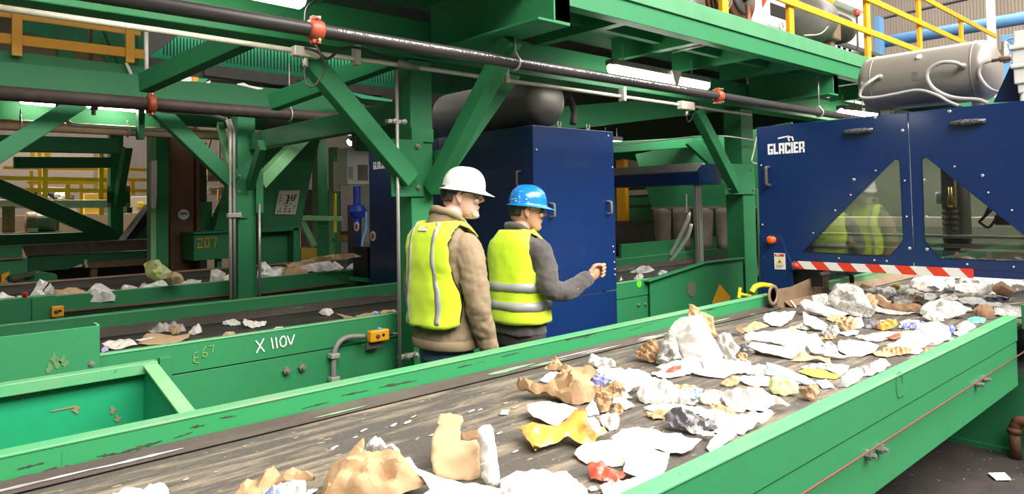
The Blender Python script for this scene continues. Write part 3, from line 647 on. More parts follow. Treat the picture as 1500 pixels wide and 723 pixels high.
# chalk writing  X 110V
bm = new(); Yc = 3.876
def px3(pts): return [at(x, y, Y=Yc) for x, y in pts]
strokes(bm, [px3(l) for l in ([(375, 499), (387, 514)], [(386, 496), (376, 516)], [(397.5, 495), (400, 510)], [(404, 494), (406, 509)],
    [(413, 493), (410, 498), (411, 505), (415, 508), (419, 504), (419, 496), (416, 492), (413, 493)], [(421, 492), (426, 505)], [(426, 505), (431, 490)])], .007, (0, -1, 0)); o = obj('chalk_writing', bm, 'chalk', t2); o['label'] = 'white chalk writing X 110V'
bm = new(); strokes(bm, [px3(l) for l in ([(290, 515), (284, 518), (284, 530), (291, 531)], [(285, 524), (290, 523)], [(301, 507), (297, 514), (297, 522), (302, 522), (304, 517), (298, 516)], [(306, 507), (313, 505), (311, 516)])], .004, (0, -1, 0)); obj('faded_writing', bm, 'ychalk', t2)
# green lid disc etc on far part
bm = new(); lathe(bm, at(936, 415, Y=3.88), (0, -1, 0), [(.035, 0), (.035, .003)], 16); o = obj('sticker', bm, mat('bright_green_sticker', (.12, .75, .03), .5), t2); o['label'] = 'bright green round sticker'
# e-stop
def estop(label, p, w, h, d, bracket=True):
    t = thing('pull_cord_switch', label, 'switch', p)
    bm = new(); bx(bm, p.x-w/2, p.x+w/2, p.y-d, p.y, p.z-h/2, p.z+h/2); b = obj('housing', bm, 'yellow', t, bevel=.008)
    bm = new(); lathe(bm, p+Vector((-w*.13, -d, 0)), (0, -1, 0), [(h*.2, 0), (h*.2, .006), (h*.1, .01)], 14); obj('dial', bm, 'greyd', t)
    bm = new(); lathe(bm, p+Vector((w*.16, -d, h*.06)), (0, -1, 0), [(h*.12, 0), (h*.12, .006)], 12); obj('button', bm, 'black', t)
    if bracket:
        bm = new(); bx(bm, p.x-w/2-.01, p.x+w/2-.03, p.y-d*.3, p.y-d*.15, p.z-h*1.15, p.z-h/2); obj('bracket', bm, 'greyd', t, bevel=.002)
        bm = new(); lathe(bm, p+Vector((0.01, -d/2, h/2)), (0, 0, 1), [(.014, 0), (.014, .01), (.004, .014)], 12); o = obj('indicator', bm, 'blue', t)
        bm = new(); tube(bm, [p+Vector((w/2, -d/2, 0)), p+Vector((w/2+.03, -d/2, .0))], .016, 10); obj('boot', bm, 'rubber', t)
        bm = new(); tube(bm, curve([p+Vector((w/2+.03+i*.02, -d/2+math.sin(i*2)*.006, math.cos(i*2)*.008)) for i in range(6)], 4), .004, 6); obj('pull_chain', bm, 'galv', t)
    return t
estop('yellow pull cord switch on the middle conveyor wall left of the near column', at(551, 490, Y=3.85), .135, .07, .05)
bm = new(); tube(bm, curve([at(489, 560, Y=3.84), at(489, 530, Y=3.84), at(491, 512, Y=3.84), at(499, 499, Y=3.84), at(512, 493, Y=3.84), at(535, 492, Y=3.82)], 7), .016, 10)
t = tag(obj('flexible_conduit', bm, 'grey', smooth=True), 'grey flexible conduit curving up to the yellow pull cord switch', 'conduit')
for q in ((489, 520), (489, 554)):
    p = at(*q, Y=3.85); bm = new(); bx(bm, p.x-.03, p.x+.024, p.y-.035, p.y+.02, p.z-.014, p.z+.014); obj('clip', bm, 'galv', t, bevel=.004)

# guard panel left and open chute between near and middle conveyors
t = thing('guard_panel', 'flat green guard panel with a folded right edge at the left frame edge', 'panel', (0, 3.8, 0))
zt = at(146, 476, Y=3.78).z; xr = at(146, 476, Y=3.78).x
bm = new(); bx(bm, -1.4, xr, 3.775, 3.785, .4, zt); obj('panel', bm, 'green', t, bevel=.002)
bm = new(); bx(bm, xr-.012, xr, 3.785, 3.86, .4, zt+.005); obj('return_flange', bm, 'green_lip', t, bevel=.002)
bolt(t, at(134, 532, Y=3.775), (0, -1, 0), .014, .012)
WS = mat('worn_bare_spot', (.1, .2, .075), .6); WS2 = mat('tan_worn_spot', (.2, .2, .1), .6)
for q in [(92, 526), (72, 538), (84, 531), (95, 533), (79, 524)]:
    bm = new(); c = at(*q, Y=3.774); slab(bm, [c+Vector((.012*math.cos(k)*(1+.6*math.sin(3*k+q[0])), -.001, .02*math.sin(k)*(1+.5*math.cos(2*k+q[1])))) for k in [i*.7 for i in range(9)]], (0, -.001, 0)); obj('worn_spot', bm, WS, t)
bx_ = at(210, 531, Z=.95); X1, Y1 = bx_.x, bx_.y
t = thing('open_chute', 'open green sheet metal chute with flanged rim at the lower left', 'chute', (0, 3.1, 0))
bm = new(); bx(bm, -1.4, X1, Y1, Y1+.008, .25, .945); obj('back_panel', bm, 'green_teal', t)
bm = new(); slab(bm, [(X1, Y1, .25), (X1, Y1, .945), (X1, 2.6, .76), (X1, 2.6, .25)], (.008, 0, 0)); obj('end_panel', bm, 'green_teal', t)
bm = new(); slab(bm, [(-1.4, Y1, .3), (X1, Y1, .3), (X1, 2.6, .42), (-1.4, 2.6, .42)], (0, 0, -.01)); obj('floor_pan', bm, 'green_teal', t)
bm = new(); bx(bm, -1.4, X1+.05, Y1-.045, Y1+.012, .945, .957); bx(bm, -1.4, X1, Y1-.05, Y1-.04, .908, .957); obj('rim_flange', bm, 'green_lip', t, bevel=.003)
bm = new(); slab(bm, [(X1-.012, Y1, .957), (X1+.05, Y1, .957), (X1+.05, 2.6, .77), (X1-.012, 2.6, .77)], (0, 0, -.012)); obj('rim_flange', bm, 'green_pale', t, bevel=.002)
bm = new()
for x in (-.6, .7):
    bx(bm, x-.03, x+.03, 3.35, 3.41, 0, .31)
obj('leg', bm, 'green', t)
for q in ((160, 638), (112, 600), (30, 580), (172, 612), (165, 600)):
    bm = new(); c = at(*q, Y=Y1-.003); slab(bm, [c+Vector((.013*math.cos(k)*(1+.7*math.sin(3*k+q[0])), -.001, .012*math.sin(k)*(1+.6*math.cos(2*k+q[1])))) for k in [i*.7 for i in range(9)]], (0, -.001, 0)); obj('worn_spot', bm, WS2, t)
bm = new(); c, d = at(75, 603, Y=Y1-.003), at(112, 596, Y=Y1-.003); slab(bm, [c, d, d+Vector((0, 0, .01)), c+Vector((0, 0, .006))], (0, -.001, 0))
obj('worn_spot', bm, WS2, t)

# ---- back conveyor
t3 = thing('belt_conveyor', 'far green belt conveyor piled with paper beyond the middle one', 'conveyor', (2, 7.4, 0))
ZB3 = .86
xs = at(80, 440, Y=6.72).x; xe = at(527, 392, Y=6.9).x
conv_wall(t3, xs, xe+.1, 6.84, 6.80, .955, .78, .3)
conv_wall(t3, -2, xs, 6.76, 6.68, .975, .78, .3)
bm = new(); bx(bm, xs-.16, xs+.0, 6.66, 6.68, .55, .96); obj('cover_plate', bm, 'green', t3, bevel=.002)
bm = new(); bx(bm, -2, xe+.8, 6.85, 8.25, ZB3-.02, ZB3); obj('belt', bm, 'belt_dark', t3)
bm = new(); bx(bm, -2, xe+.6, 8.26, 8.30, .3, .95); obj('side_wall', bm, 'belt_dark', t3)
bm = new(); bx(bm, -2, xe+.6, 8.245, 8.31, .945, .96); obj('wall_lip', bm, 'grime', t3)
for x in (-.5, 1.5, 3.4):
    for y in (6.88, 8.2):
        bm = new(); bx(bm, x-.05, x+.05, y-.03, y+.03, 0, .32); obj('leg', bm, 'green', t3)
bm = new(); tube(bm, [at(92, 456, Y=6.76), at(200, 446, Y=6.78), at(374, 428, Y=6.78)], .012, 8); o = obj('pull_cord', bm, 'cord', t3)
bm = new(); tube(bm, [at(380, 430, Y=6.78), at(510, 414, Y=6.78)], .012, 8); o = obj('pull_cord', bm, 'cord', t3)
bm = new(); a = at(428, 421, Y=6.78); 
estop('small yellow pull cord switch on the far conveyor at the left', at(83, 455, Y=6.66), .085, .085, .06, False)

# ---- green hopper with yellow triangle
a1, a2 = at(952, 412, Y=3.85), at(1032, 385, Y=3.7); P1, P2, P3 = (a1.x, 3.85), (a2.x, 3.7), (6.42, 3.66); z1, z2 = a1.z, a2.z
t = thing('side_hopper', 'green sheet metal hopper with an orange warning triangle beside the middle conveyor', 'hopper', (5.5, 3.65, 0))
bm = new(); slab(bm, [(P1[0], P1[1], .1), (P2[0], P2[1], .1), (P2[0], P2[1], z2), (P1[0], P1[1], z1)], (0, .01, 0)); obj('front_panel', bm, 'green', t)
bm = new(); slab(bm, [(P2[0], P2[1], .1), (P3[0], P3[1], .1), (P3[0], P3[1], z2), (P2[0], P2[1], z2)], (0, .01, 0)); obj('front_panel', bm, 'green', t)
bm = new(); slab(bm, [(P3[0], P3[1], .1), (P3[0], P3[1], z2), (P3[0], 3.86, z2), (P3[0], 3.86, .1)], (-.01, 0, 0)); obj('end_panel', bm, 'green', t)
bm = new(); slab(bm, [(P1[0]-.05, P1[1]-.03, z1), (P2[0], P2[1]-.03, z2), (P2[0], P2[1]+.04, z2), (P1[0]-.05, P1[1]+.04, z1)], (0, 0, .01)); slab(bm, [(P2[0], P2[1]-.03, z2), (P3[0]+.05, P3[1]-.03, z2), (P3[0]+.05, P3[1]+.04, z2), (P2[0], P2[1]+.04, z2)], (0, 0, .01)); obj('rim', bm, 'green', t, bevel=.002)
def onface(px, py, A, B, off=.004):
    n_ = Vector((B[1]-A[1], A[0]-B[0], 0)).normalized(); n_ = n_ if n_.y < 0 else -n_
    return at(px, py, n=n_, p=Vector((A[0], A[1], 0))+n_*off)
bm = new(); slab(bm, [onface(x_, y_, P2, P3) for x_, y_ in ((1043, 444), (1054, 416), (1069, 434), (1068, 447))], (0, -.003, 0)); o = obj('warning_triangle', bm, 'yellow', t); o['label'] = 'orange yellow warning triangle'
bm = new(); slab(bm, [onface(1013+6.5*math.cos(k), 423+11.5*math.sin(k), P1, P2) for k in [i*.4 for i in range(15)]], (0, -.002, 0)); obj('worn_patch', bm, mat('grey_worn_patch', (.13, .14, .08), .7), t)
# ================================================================== ROBOT CELLS
def rot_handle(parent, p, axis, nrm, L=.11, r=.012, out=.045, m='greyd', name='handle'):
    p, ax, n = Vector(p), Vector(axis).normalized(), Vector(nrm).normalized()
    a, b = p-ax*L/2, p+ax*L/2
    bm = new(); tube(bm, curve([a, a+n*out*.8+ax*.006, a+n*out+ax*.02, b+n*out-ax*.02, b+n*out*.8-ax*.006, b], 4), r, 10)
    return obj(name, bm, m, parent, smooth=True)
def rounded(poly, r, n=4):
    """rounds the corners of a 2D polygon"""
    out = []; P = [Vector(p) for p in poly]
    for i, p in enumerate(P):
        a, b = (P[i-1]-p), (P[(i+1) % len(P)]-p); k = min(r, a.length/2.2, b.length/2.2)
        q0, q1 = p+a.normalized()*k, p+b.normalized()*k
        for j in range(n+1):
            t = j/n; out.append(q0*(1-t)**2+p*2*t*(1-t)+q1*t*t)
    return out
XF = 5.3
cell = thing('robot_cell', 'blue sorting robot cell with triangular windows over the near conveyor at the right', 'robot cell', (5.9, 1.7, 0))
yl = at(1108, 187, X=XF).y; zt = at(1108, 186.5, X=XF).z; yseam = at(1335, 300, X=XF).y; zb = at(1300, 396, X=XF).z+.035
ylb = at(1165, 386, X=XF).y
def yz(px, py): p = at(px, py, X=XF); return (p.y, p.z)
W1 = [yz(*q) for q in ((1174, 369), (1312, 231.5), (1318, 234), (1323.5, 353), (1303, 376))]
W1 = rounded(W1, .03)
W2 = [(2*yseam-.012-y, z) for y, z in W1]
yr = 2*yseam-yl
def panel(name, y0, y1, hole, parent=cell):
    bm = new(); slab(bm, [(XF, y0, zb), (XF, y1, zb), (XF, y1, zt), (XF, y0, zt)], (.02, 0, 0), [[(XF, y, z) for y, z in hole]])
    o = obj(name, bm, 'navy', parent, bevel=.004); w = new(); slab(w, [(XF+.012, y, z) for y, z in hole], (.005, 0, 0)); g = obj('window', w, 'window', o)
    # gasket
    bm = new(); H = [Vector((XF-.002, y, z)) for y, z in hole]; c = sum(H, Vector())/len(H)
    slab(bm, H, (.004, 0, 0), [[c+(p-c)*.985 for p in H]]); obj('gasket', bm, 'navy_d', o)
    return o
d1 = panel('door', yseam+.004, yl, W1); d2 = panel('door', yr, yseam-.004, W2)
def ydot(par, lst, r=.009, x=XF):
    for q in lst:
        p = at(*q, X=x); bm = new(); lathe(bm, p, (-1, 0, 0), [(r, 0), (r, .003), (r*.5, .006)], 10); obj('screw', bm, 'alu', par)
ydot(d1, [(1251, 263), (1282.5, 250), (1246, 285.5), (1223.5, 308), (1191, 341), (1328, 317), (1229, 378), (1281, 381), (1299, 382), (1325, 264.5), (1115, 242)], .007)
ydot(d1, [(1251, 263), (1282, 172), (1322, 191), (1332.5, 363.5)], .011)
ydot(d2, [(1398, 244), (1354, 263), (1447.5, 282), (1482, 308), (1357, 317), (1416.7, 387), (1484.5, 391)], .007)
ydot(d2, [(1439, 257), (1358, 365), (1391, 163)], .011)
# legs with stop button
yleg = at(1150, 345, X=XF).y
bm = new(); slab(bm, [(XF-.006, yl+.002, .0), (XF-.006, yl+.002, at(1112, 342, X=XF).z), (XF-.006, at(1143, 342, X=XF).y, at(1143, 342, X=XF).z), (XF-.006, at(1152, 368, X=XF).y, at(1152, 368, X=XF).z), (XF-.006, at(1160, 386, X=XF).y, zb-.01), (XF-.006, at(1160, 386, X=XF).y, .0)], (.03, 0, 0))
leg = obj('leg', bm, 'navy', cell, bevel=.003)
ydot(leg, [(1117, 329), (1119, 346), (1120, 375), (1121.5, 410), (1132, 384), (1154, 385)], .008)
p = at(1132, 351, X=XF-.006); bm = new(); lathe(bm, p, (-1, 0, 0), [(.03, 0), (.03, .012), (.02, .014), (.02, .03), (.032, .034), (.034, .046), (.026, .058), (.01, .062)], 20)
o = obj('stop_button', bm, 'orange_red', leg, smooth=True); o.data.materials[0] = mat('stop_button_red', (.75, .1, .02), .35)
# danger label
c = [at(*q, X=XF-.008) for q in ((1134, 370), (1150, 371), (1151, 394.5), (1135, 394))]
bm = new(); slab(bm, c, (-.003, 0, 0)); lab = obj('danger_label', bm, 'label', leg); lab['label'] = 'white danger label with a red header and yellow triangle'
def quad(a, b, c0, u0, v0, u1, v1):
    """corner interpolation on a label"""
    P = lambda u, v: (c0[0].lerp(c0[1], u)).lerp(c0[3].lerp(c0[2], u), v)
    return [P(u0, v0), P(u1, v0), P(u1, v1), P(u0, v1)]
bm = new(); slab(bm, [p+Vector((-.0032, 0, 0)) for p in quad(0, 0, c, .06, .05, .94, .2)], (-.001, 0, 0)); hd = obj('label_header', bm, 'red', lab)
bm = new(); q = quad(0, 0, c, .2, .06, .9, .19); word(bm, 'DANGER', q[3]+Vector((-.0043, 0, .004)), q[2]-q[3], q[0]-q[3], (-1, 0, 0), (q[0]-q[3]).length*.7, .5, .0008, .62); obj('label_text', bm, 'label', hd)
bm = new(); P = lambda u, v: c[0].lerp(c[1], u).lerp(c[3].lerp(c[2], u), v)+Vector((-.0032, 0, 0))
slab(bm, [P(.5, .27), P(.8, .64), P(.2, .64)], (-.001, 0, 0)); tr = obj('label_triangle', bm, mat('label_yellow', (.85, .68, .02), .5), lab)
bm = new(); slab(bm, [P(.5, .42)+Vector((-.0012, 0, 0)), P(.6, .58)+Vector((-.0012, 0, 0)), P(.4, .58)+Vector((-.0012, 0, 0))], (-.0006, 0, 0)); obj('label_symbol', bm, 'ink', tr)
bm = new()
for v, u1 in ((.72, .85), (.79, .78), (.86, .62)): slab(bm, [P(.14, v), P(u1, v), P(u1, v+.035), P(.14, v+.035)], (-.001, 0, 0))
obj('label_lines', bm, 'greyp', lab)
# logo
a, b, up_ = at(1125, 226.5, X=XF), at(1180, 222.5, X=XF), at(1125, 211, X=XF)
hgt = (up_-a).length
bm = new(); tot = word(bm, 'GLACIER', a, (0, -1, 0), (0, 0, 1), (-1, 0, 0), hgt, .42, .001, 1)
wd = abs(b.y-a.y)/tot; bm.free()
bm = new(); word(bm, 'GLACIER', a, (0, -1, 0), (0, 0, 1), (-1, 0, 0), hgt, .42, .002, wd); o = obj('logo_lettering', bm, 'whitepaint', d1); o['label'] = 'white bold lettering GLACIER'
bm = new(); strokes(bm, [[at(*q, X=XF) for q in l] for l in ([(1140, 202.5), (1155, 199.3)], [(1154, 199.3), (1156, 206)], [(1154.5, 200.5), (1161, 200.5)], [(1160.5, 200.5), (1162, 205.5)])], .011, (-1, 0, 0)); o = obj('logo_mark', bm, 'whitepaint', d1); o['label'] = 'small white angular mountain mark'
# handles
rot_handle(d1, at(1126.5, 258, X=XF), (0, 0, 1), (-1, 0, 0), .15, .014, .05, 'greyd')
for par, q in ((d1, (1258, 192)), (d2, (1418, 179))):
    p = at(*q, X=XF); bm = new(); ball(bm, p+Vector((-.025, 0, 0)), .022, .105, .02, 16, 8); bx(bm, p.x-.01, p.x, p.y-.1, p.y+.1, p.z-.015, p.z+.015); o = obj('grip_handle', bm, mat('knurled_dark_grip', (.05, .055, .06), .45, .3, .8, (.3, .3, .3), 90, lo=.5, hi=.55), par, smooth=True)
# body shell: top, sides, back with openings for the belt
XB = 6.5
bm = new(); bx(bm, XF+.02, XB, yr, yl, zt-.02, zt); obj('roof_panel', bm, 'navy', cell, bevel=.004)
bm = new(); bx(bm, XF+.02, XB, yl-.02, yl, 0, zt-.02); obj('side_panel', bm, 'navy', cell)
bm = new(); bx(bm, XF+.02, XB, yr, yr+.02, 0, zt-.02); obj('side_panel', bm, 'navy', cell)
bm = new(); slab(bm, [(XB, yr, zb), (XB, yl, zb), (XB, yl, zt-.02), (XB, yr, zt-.02)], (-.02, 0, 0), []); obj('back_panel', bm, mat('pale_grey_green_panel', (.3, .34, .28), .5, 0, .6, (.2, .26, .2), 3), cell)
bm = new(); bx(bm, XF-.004, XF+.02, yr, ylb, zb-.045, zb); obj('bottom_rail', bm, 'navy', cell)
bm = new(); bx(bm, XF-.006, XF+.03, yr-.002, yr+.12, 0, zb); obj('leg', bm, 'navy', cell)
# hazard tape
a, b = at(1164, 389, X=XF-.03), at(1425, 402, X=XF-.03)
bm = new(); slab(bm, [(XF-.03, a.y, a.z+.022), (XF-.03, a.y-.02, a.z+.036), (XF-.03, b.y, b.z+.036), (XF-.03, b.y, b.z-.022), (XF-.03, a.y, a.z-.022)], (.02, 0, 0)); o = obj('hazard_bar', bm, 'tape', cell); o['label'] = 'red and white striped hazard bar'
bm = new(); ball(bm, (XF-.03, a.y-.006, a.z), .02, .03, .024, 12, 8); obj('bar_end', bm, 'red', o)
# dark curved guard under the left edge
bm = new(); pts = [at(1128, 417, X=XF+.05), at(1140, 408, X=XF+.05), at(1150, 400, X=XF+.05), at(1165, 394, X=XF+.05), at(1205, 394, X=XF+.05), at(1205, 420, X=XF+.05)]; slab(bm, pts, (.05, 0, 0)); obj('rubber_guard', bm, 'black', cell)
# inside: gantry rail, arm, hoses, lamp
rb = thing('gantry_robot', 'grey robot gantry with vertical gripper arm behind the right triangular window', 'robot', (5.9, 1.5, 1.3))
bm = new(); bx(bm, 5.62, 5.70, yr+.04, yl-.04, 1.20, 1.25); bx(bm, 5.60, 5.72, yr+.04, yl-.04, 1.27, 1.30); bx(bm, 5.6, 5.72, yr+.04, yl-.04, 1.34, 1.36); obj('rail', bm, 'alu', rb, bevel=.003)
bm = new(); bx(bm, 5.9, 5.98, yr+.04, yl-.04, 1.40, 1.48); obj('crossbar', bm, 'paper_w', rb, bevel=.004)
p = at(1409, 300, X=5.75); q = at(1393, 320, X=5.7)
bm = new(); lathe(bm, (p.x, p.y, 1.30), (0, 0, 1), [(.05, 0), (.055, .02), (.055, .5), (.05, .52), (.03, .53), (.03, .62)], 18); obj('cylinder', bm, 'tank', rb, smooth=True)
bm = new(); bx(bm, q.x-.05, q.x+.05, q.y-.045, q.y+.045, 1.55, 2.1); obj('carriage', bm, 'grey', rb, bevel=.01)
bm = new(); lathe(bm, (q.x, q.y, 1.1), (0, 0, 1), [(.05+.008*(k % 2), k*.02) for k in range(24)], 16); obj('bellows', bm, 'greyd', rb, smooth=False)
bm = new(); lathe(bm, (q.x-.06, q.y-.02, 1.56), (0, 0, 1), [(.018, 0), (.022, .02), (.022, .06), (.014, .08), (.014, .14)], 14); obj('fitting', bm, mat('brass_fitting', (.55, .38, .14), .35, .8), rb, smooth=True)
bm = new(); lathe(bm, (q.x-.055, q.y+.06, 1.58), (0, 0, 1), [(.016, 0), (.02, .02), (.02, .07), (.012, .09)], 14); obj('fitting', bm, 'white', rb, smooth=True)
for k, (dz, dy) in enumerate(((.0, .2), (.06, .28), (-.08, .24))):
    bm = new(); tube(bm, curve([(p.x, p.y-.05, 1.75+dz), (p.x, p.y-dy*.6, 1.82+dz), (p.x, p.y-dy, 1.68+dz), (p.x, p.y-dy*.7, 1.5+dz), (p.x, p.y-.1, 1.45)], 6), .009, 8); obj('hose', bm, 'rubber', rb, smooth=True)
bm = new(); bx(bm, p.x-.04, p.x+.06, p.y-.36, p.y-.2, 1.43, 1.5); obj('valve_block', bm, 'black', rb, bevel=.01)
bm = new(); bx(bm, 5.45, 6.3, yl-.12, yl-.06, 2.06, 2.1); obj('lamp_bar', bm, emit('cell_lamp', (1, .97, .9), 9), rb)

# ---- grey air tank on top
t = thing('air_tank', 'large grey air tank lying on top of the right robot cell', 'tank', (5.75, 1.75, zt))
xc, zc, r = 5.78, 2.525, .215
y0, y1 = at(1468, 100, X=xc).y, at(1262, 125, X=xc).y
bm = new(); cap = [(r*math.sin(k), .11*(1-math.cos(k))) for k in [i*PI/16 for i in range(9)]]
prof = [(rr, h) for rr, h in cap]+[(rr, (y1-y0)-h) for rr, h in cap[::-1]]
lathe(bm, (xc, y0, zc), (0, 1, 0), prof, 40); body = obj('vessel', bm, 'tank', t, smooth=True)
bm = new()
for yy in (y0+.14, y1-.14): lathe(bm, (xc, yy-.005, zc), (0, 1, 0), [(r+.002, 0), (r+.004, .003), (r+.004, .007), (r+.002, .01)], 40)
obj('weld_bead', bm, 'tank', t, smooth=True)
for px in (1297, 1432):
    p = at(px, 150, X=xc-.03); bm = new(); slab(bm, [(xc-.07, p.y-.03, zt), (xc-.07, p.y+.03, zt), (xc-.05, p.y+.03, zc-r+.03), (xc-.05, p.y-.03, zc-r+.03)], (.12, 0, 0)); bx(bm, xc-.1, xc+.1, p.y-.045, p.y+.045, zt, zt+.012); obj('foot', bm, 'tank', t, bevel=.003)
def onvessel(px, py, k=1.0):
    d = ray(px, py); # intersect with cylinder x=xc z=zc
    ox, oz = -xc, EYE-zc; A = d.x**2+d.z**2; B = 2*(ox*d.x+oz*d.z); C_ = ox*ox+oz*oz-(r*k)**2; D = B*B-4*A*C_
    s = (-B-math.sqrt(max(D, 0)))/(2*A); return CAM+d*s
def fit(px, py, rad=.026):
    p = onvessel(px, py); n = Vector((p.x-xc, 0, p.z-zc)).normalized()
    bm = new(); lathe(bm, p-n*.01, n, [(rad, 0), (rad*1.05, .014), (rad*.6, .018), (rad*.6, .04)], 16); obj('port', bm, 'tank', t, smooth=True); return p+n*.03, n
p1, n1 = fit(1288, 113); p2, n2 = fit(1410, 97)
def hosep(*pts, k=1.25): return [onvessel(x, y, k) for x, y in pts]
bm = new(); tube(bm, curve([p1]+[at(x, y, X=xc-.3) for x, y in ((1272, 121), (1262, 131), (1261, 142), (1280, 143), (1310, 138), (1345, 132), (1372, 139), (1388, 148), (1404, 155))], 6), .0115, 10); obj('hose', bm, 'hose', t, smooth=True)
bm = new(); tube(bm, curve([p2]+[at(x, y, X=xc-.29) for x, y in ((1398, 91.5), (1378, 92), (1362, 101), (1358, 113), (1366, 128), (1384, 139), (1404, 144), (1432, 146), (1448, 152))], 6), .0135, 10); obj('hose', bm, 'hose', t, smooth=True)
p = onvessel(1346, 84); n = Vector((p.x-xc, 0, p.z-zc)).normalized(); bm = new(); lathe(bm, p-n*.005, n, [(.02, 0), (.022, .014), (.012, .02)], 14); obj('plug', bm, 'white', t, smooth=True)
bm = new(); a = onvessel(1337, 108); bm2 = [onvessel(x, y)+Vector((-.002, 0, .001)) for x, y in ((1336, 106), (1344, 105), (1345, 117), (1337, 118))]; slab(bm, bm2, (-.001, 0, 0)); obj('data_plate', bm, 'tank_d', t)
pe = Vector((xc, y0, zc))
bm = new(); q = [at(x, y, X=xc-.22) for x, y in ((1454, 89), (1447, 90), (1438, 95), (1434, 107), (1440, 120), (1450, 130), (1462, 135))]; tube(bm, curve(q, 6), .011, 10); obj('hose', bm, 'hose', t, smooth=True)
bm = new(); a, b = at(1453, 89, X=xc-.22), at(1482, 84, X=xc-.22); tube(bm, [a, a.lerp(b, .35), a.lerp(b, .4), a.lerp(b, .95), b], [.012, .012, .021, .021, .012], 12); obj('hose_coupler', bm, 'grime', t, smooth=True)
# wedge bracket and white valve stack at right edge
bm = new(); slab(bm, [at(1455, 150, X=5.5), at(1482, 92, X=5.5), at(1500, 92, X=5.5), at(1540, 92, X=5.5), at(1540, 146, X=5.5)], (.03, 0, 0)); tag(obj('wedge_bracket', bm, 'navy', bevel=.003), 'dark blue wedge plate on the right robot cell roof at the frame edge', 'bracket')
t = thing('filter_regulator', 'stacked white air filter unit at the top right frame edge', 'filter', at(1505, 140, X=5.42))
bm = new(); c = at(1506, 100, X=5.42)
for z0, z1, w in ((-.16, -.1, .05), (-.1, .0, .065), (.0, .03, .08), (.03, .12, .07), (.12, .15, .085), (.15, .24, .06)):
    bx(bm, c.x-w, c.x+w, c.y-w, c.y+w, c.z+z0, c.z+z1)
obj('body', bm, 'white', t, bevel=.008)
bm = new(); lathe(bm, c+Vector((0, 0, -.31)), (0, 0, 1), [(.045, 0), (.05, .02), (.05, .16)], 18); obj('bowl', bm, 'white', t, smooth=True)

# ---- middle robot cell
XM, XM1 = 3.6, 4.54; Y0, Y1c = 3.745, 6.13; ZT = 2.23
cell2 = thing('robot_cell', 'dark blue sorting robot cell over the middle conveyor behind the men', 'robot cell', (4.1, 4.9, 0))
zs = at(840, 434, Y=Y0).z
bm = new(); bx(bm, XM, XM1, Y0, Y0+.02, zs+.004, ZT); up = obj('side_door', bm, 'navy', cell2, bevel=.004)
bm = new(); bx(bm, XM, XM1, Y0+.002, Y0+.02, .02, zs-.004); lo = obj('lower_panel', bm, 'navy', cell2, bevel=.004)
bm = new(); bx(bm, XM-.0, XM+.02, Y0+.02, Y0+1.2, 1.12, ZT); fd = obj('front_door', bm, 'navy', cell2, bevel=.003)
bm = new(); bx(bm, XM-.0, XM+.02, Y0+1.206, Y1c, 1.12, ZT); fd2 = obj('front_door', bm, 'navy', cell2, bevel=.003)
bm = new(); bx(bm, XM, XM+.06, Y0+.02, Y0+.11, 0, 1.12); obj('leg', bm, 'navy', cell2)
bm = new(); bx(bm, XM, XM+.06, Y1c-.55, Y1c, 0, 1.12); lg = obj('leg', bm, 'navy', cell2)
bm = new(); bx(bm, XM+.02, XM1, Y0+.02, Y1c, ZT-.02, ZT); obj('roof_panel', bm, 'navy', cell2)
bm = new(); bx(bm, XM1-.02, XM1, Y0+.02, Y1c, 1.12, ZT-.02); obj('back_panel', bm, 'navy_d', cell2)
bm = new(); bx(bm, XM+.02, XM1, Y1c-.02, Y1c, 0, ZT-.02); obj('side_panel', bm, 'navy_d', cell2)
bm = new(); bx(bm, XM+.05, XM+.14, Y0+.03, Y1c-.03, 1.2, 1.26); bx(bm, XM+.05, XM+.14, Y0+.03, Y1c-.03, 1.34, 1.37); obj('rail', bm, 'alu', cell2)
for par, q, ax in ((up, (889.5, 304, ), (0, 0, 1)), (up, (806, 308), (0, 0, 1))):
    rot_handle(par, at(*q, Y=Y0), ax, (0, -1, 0), .105, .011, .045, 'grey')
rot_handle(fd, at(763, 262, X=XM), (0, 0, 1), (-1, 0, 0), .12, .011, .045, 'greyd')
for q in ((891, 199), (897, 245), (786, 219), (787, 330), (898, 361), (899, 369), (900, 384), (902, 394), (902, 402)):
    p = at(*q, Y=Y0); p.x = min(p.x, XM1-.02); bm = new(); lathe(bm, p, (0, -1, 0), [(.008, 0), (.008, .003), (.004, .006)], 10); obj('screw', bm, 'alu', up)
for px in (819, 861):
    p = at(px, 188, Y=Y0+.01); bm = new()
    for s in (-1, 1): bx(bm, p.x+s*.016-.005, p.x+s*.016+.005, p.y-.005, p.y+.005, ZT, ZT+.045)
    bx(bm, p.x-.021, p.x+.021, p.y-.005, p.y+.005, ZT, ZT+.008); obj('lifting_bracket', bm, 'galv', cell2)
a = at(547, 248, X=XM); a2 = at(547, 237.5, X=XM); h2 = abs(a2.z-a.z)
bm = new(); word(bm, 'GLACIER', a, (0, -1, 0), (0, 0, 1), (-1, 0, 0), h2, .42, .002, wd*1.0); o = obj('logo_lettering', bm, 'whitepaint', fd2); o['label'] = 'white bold lettering GLACIER'
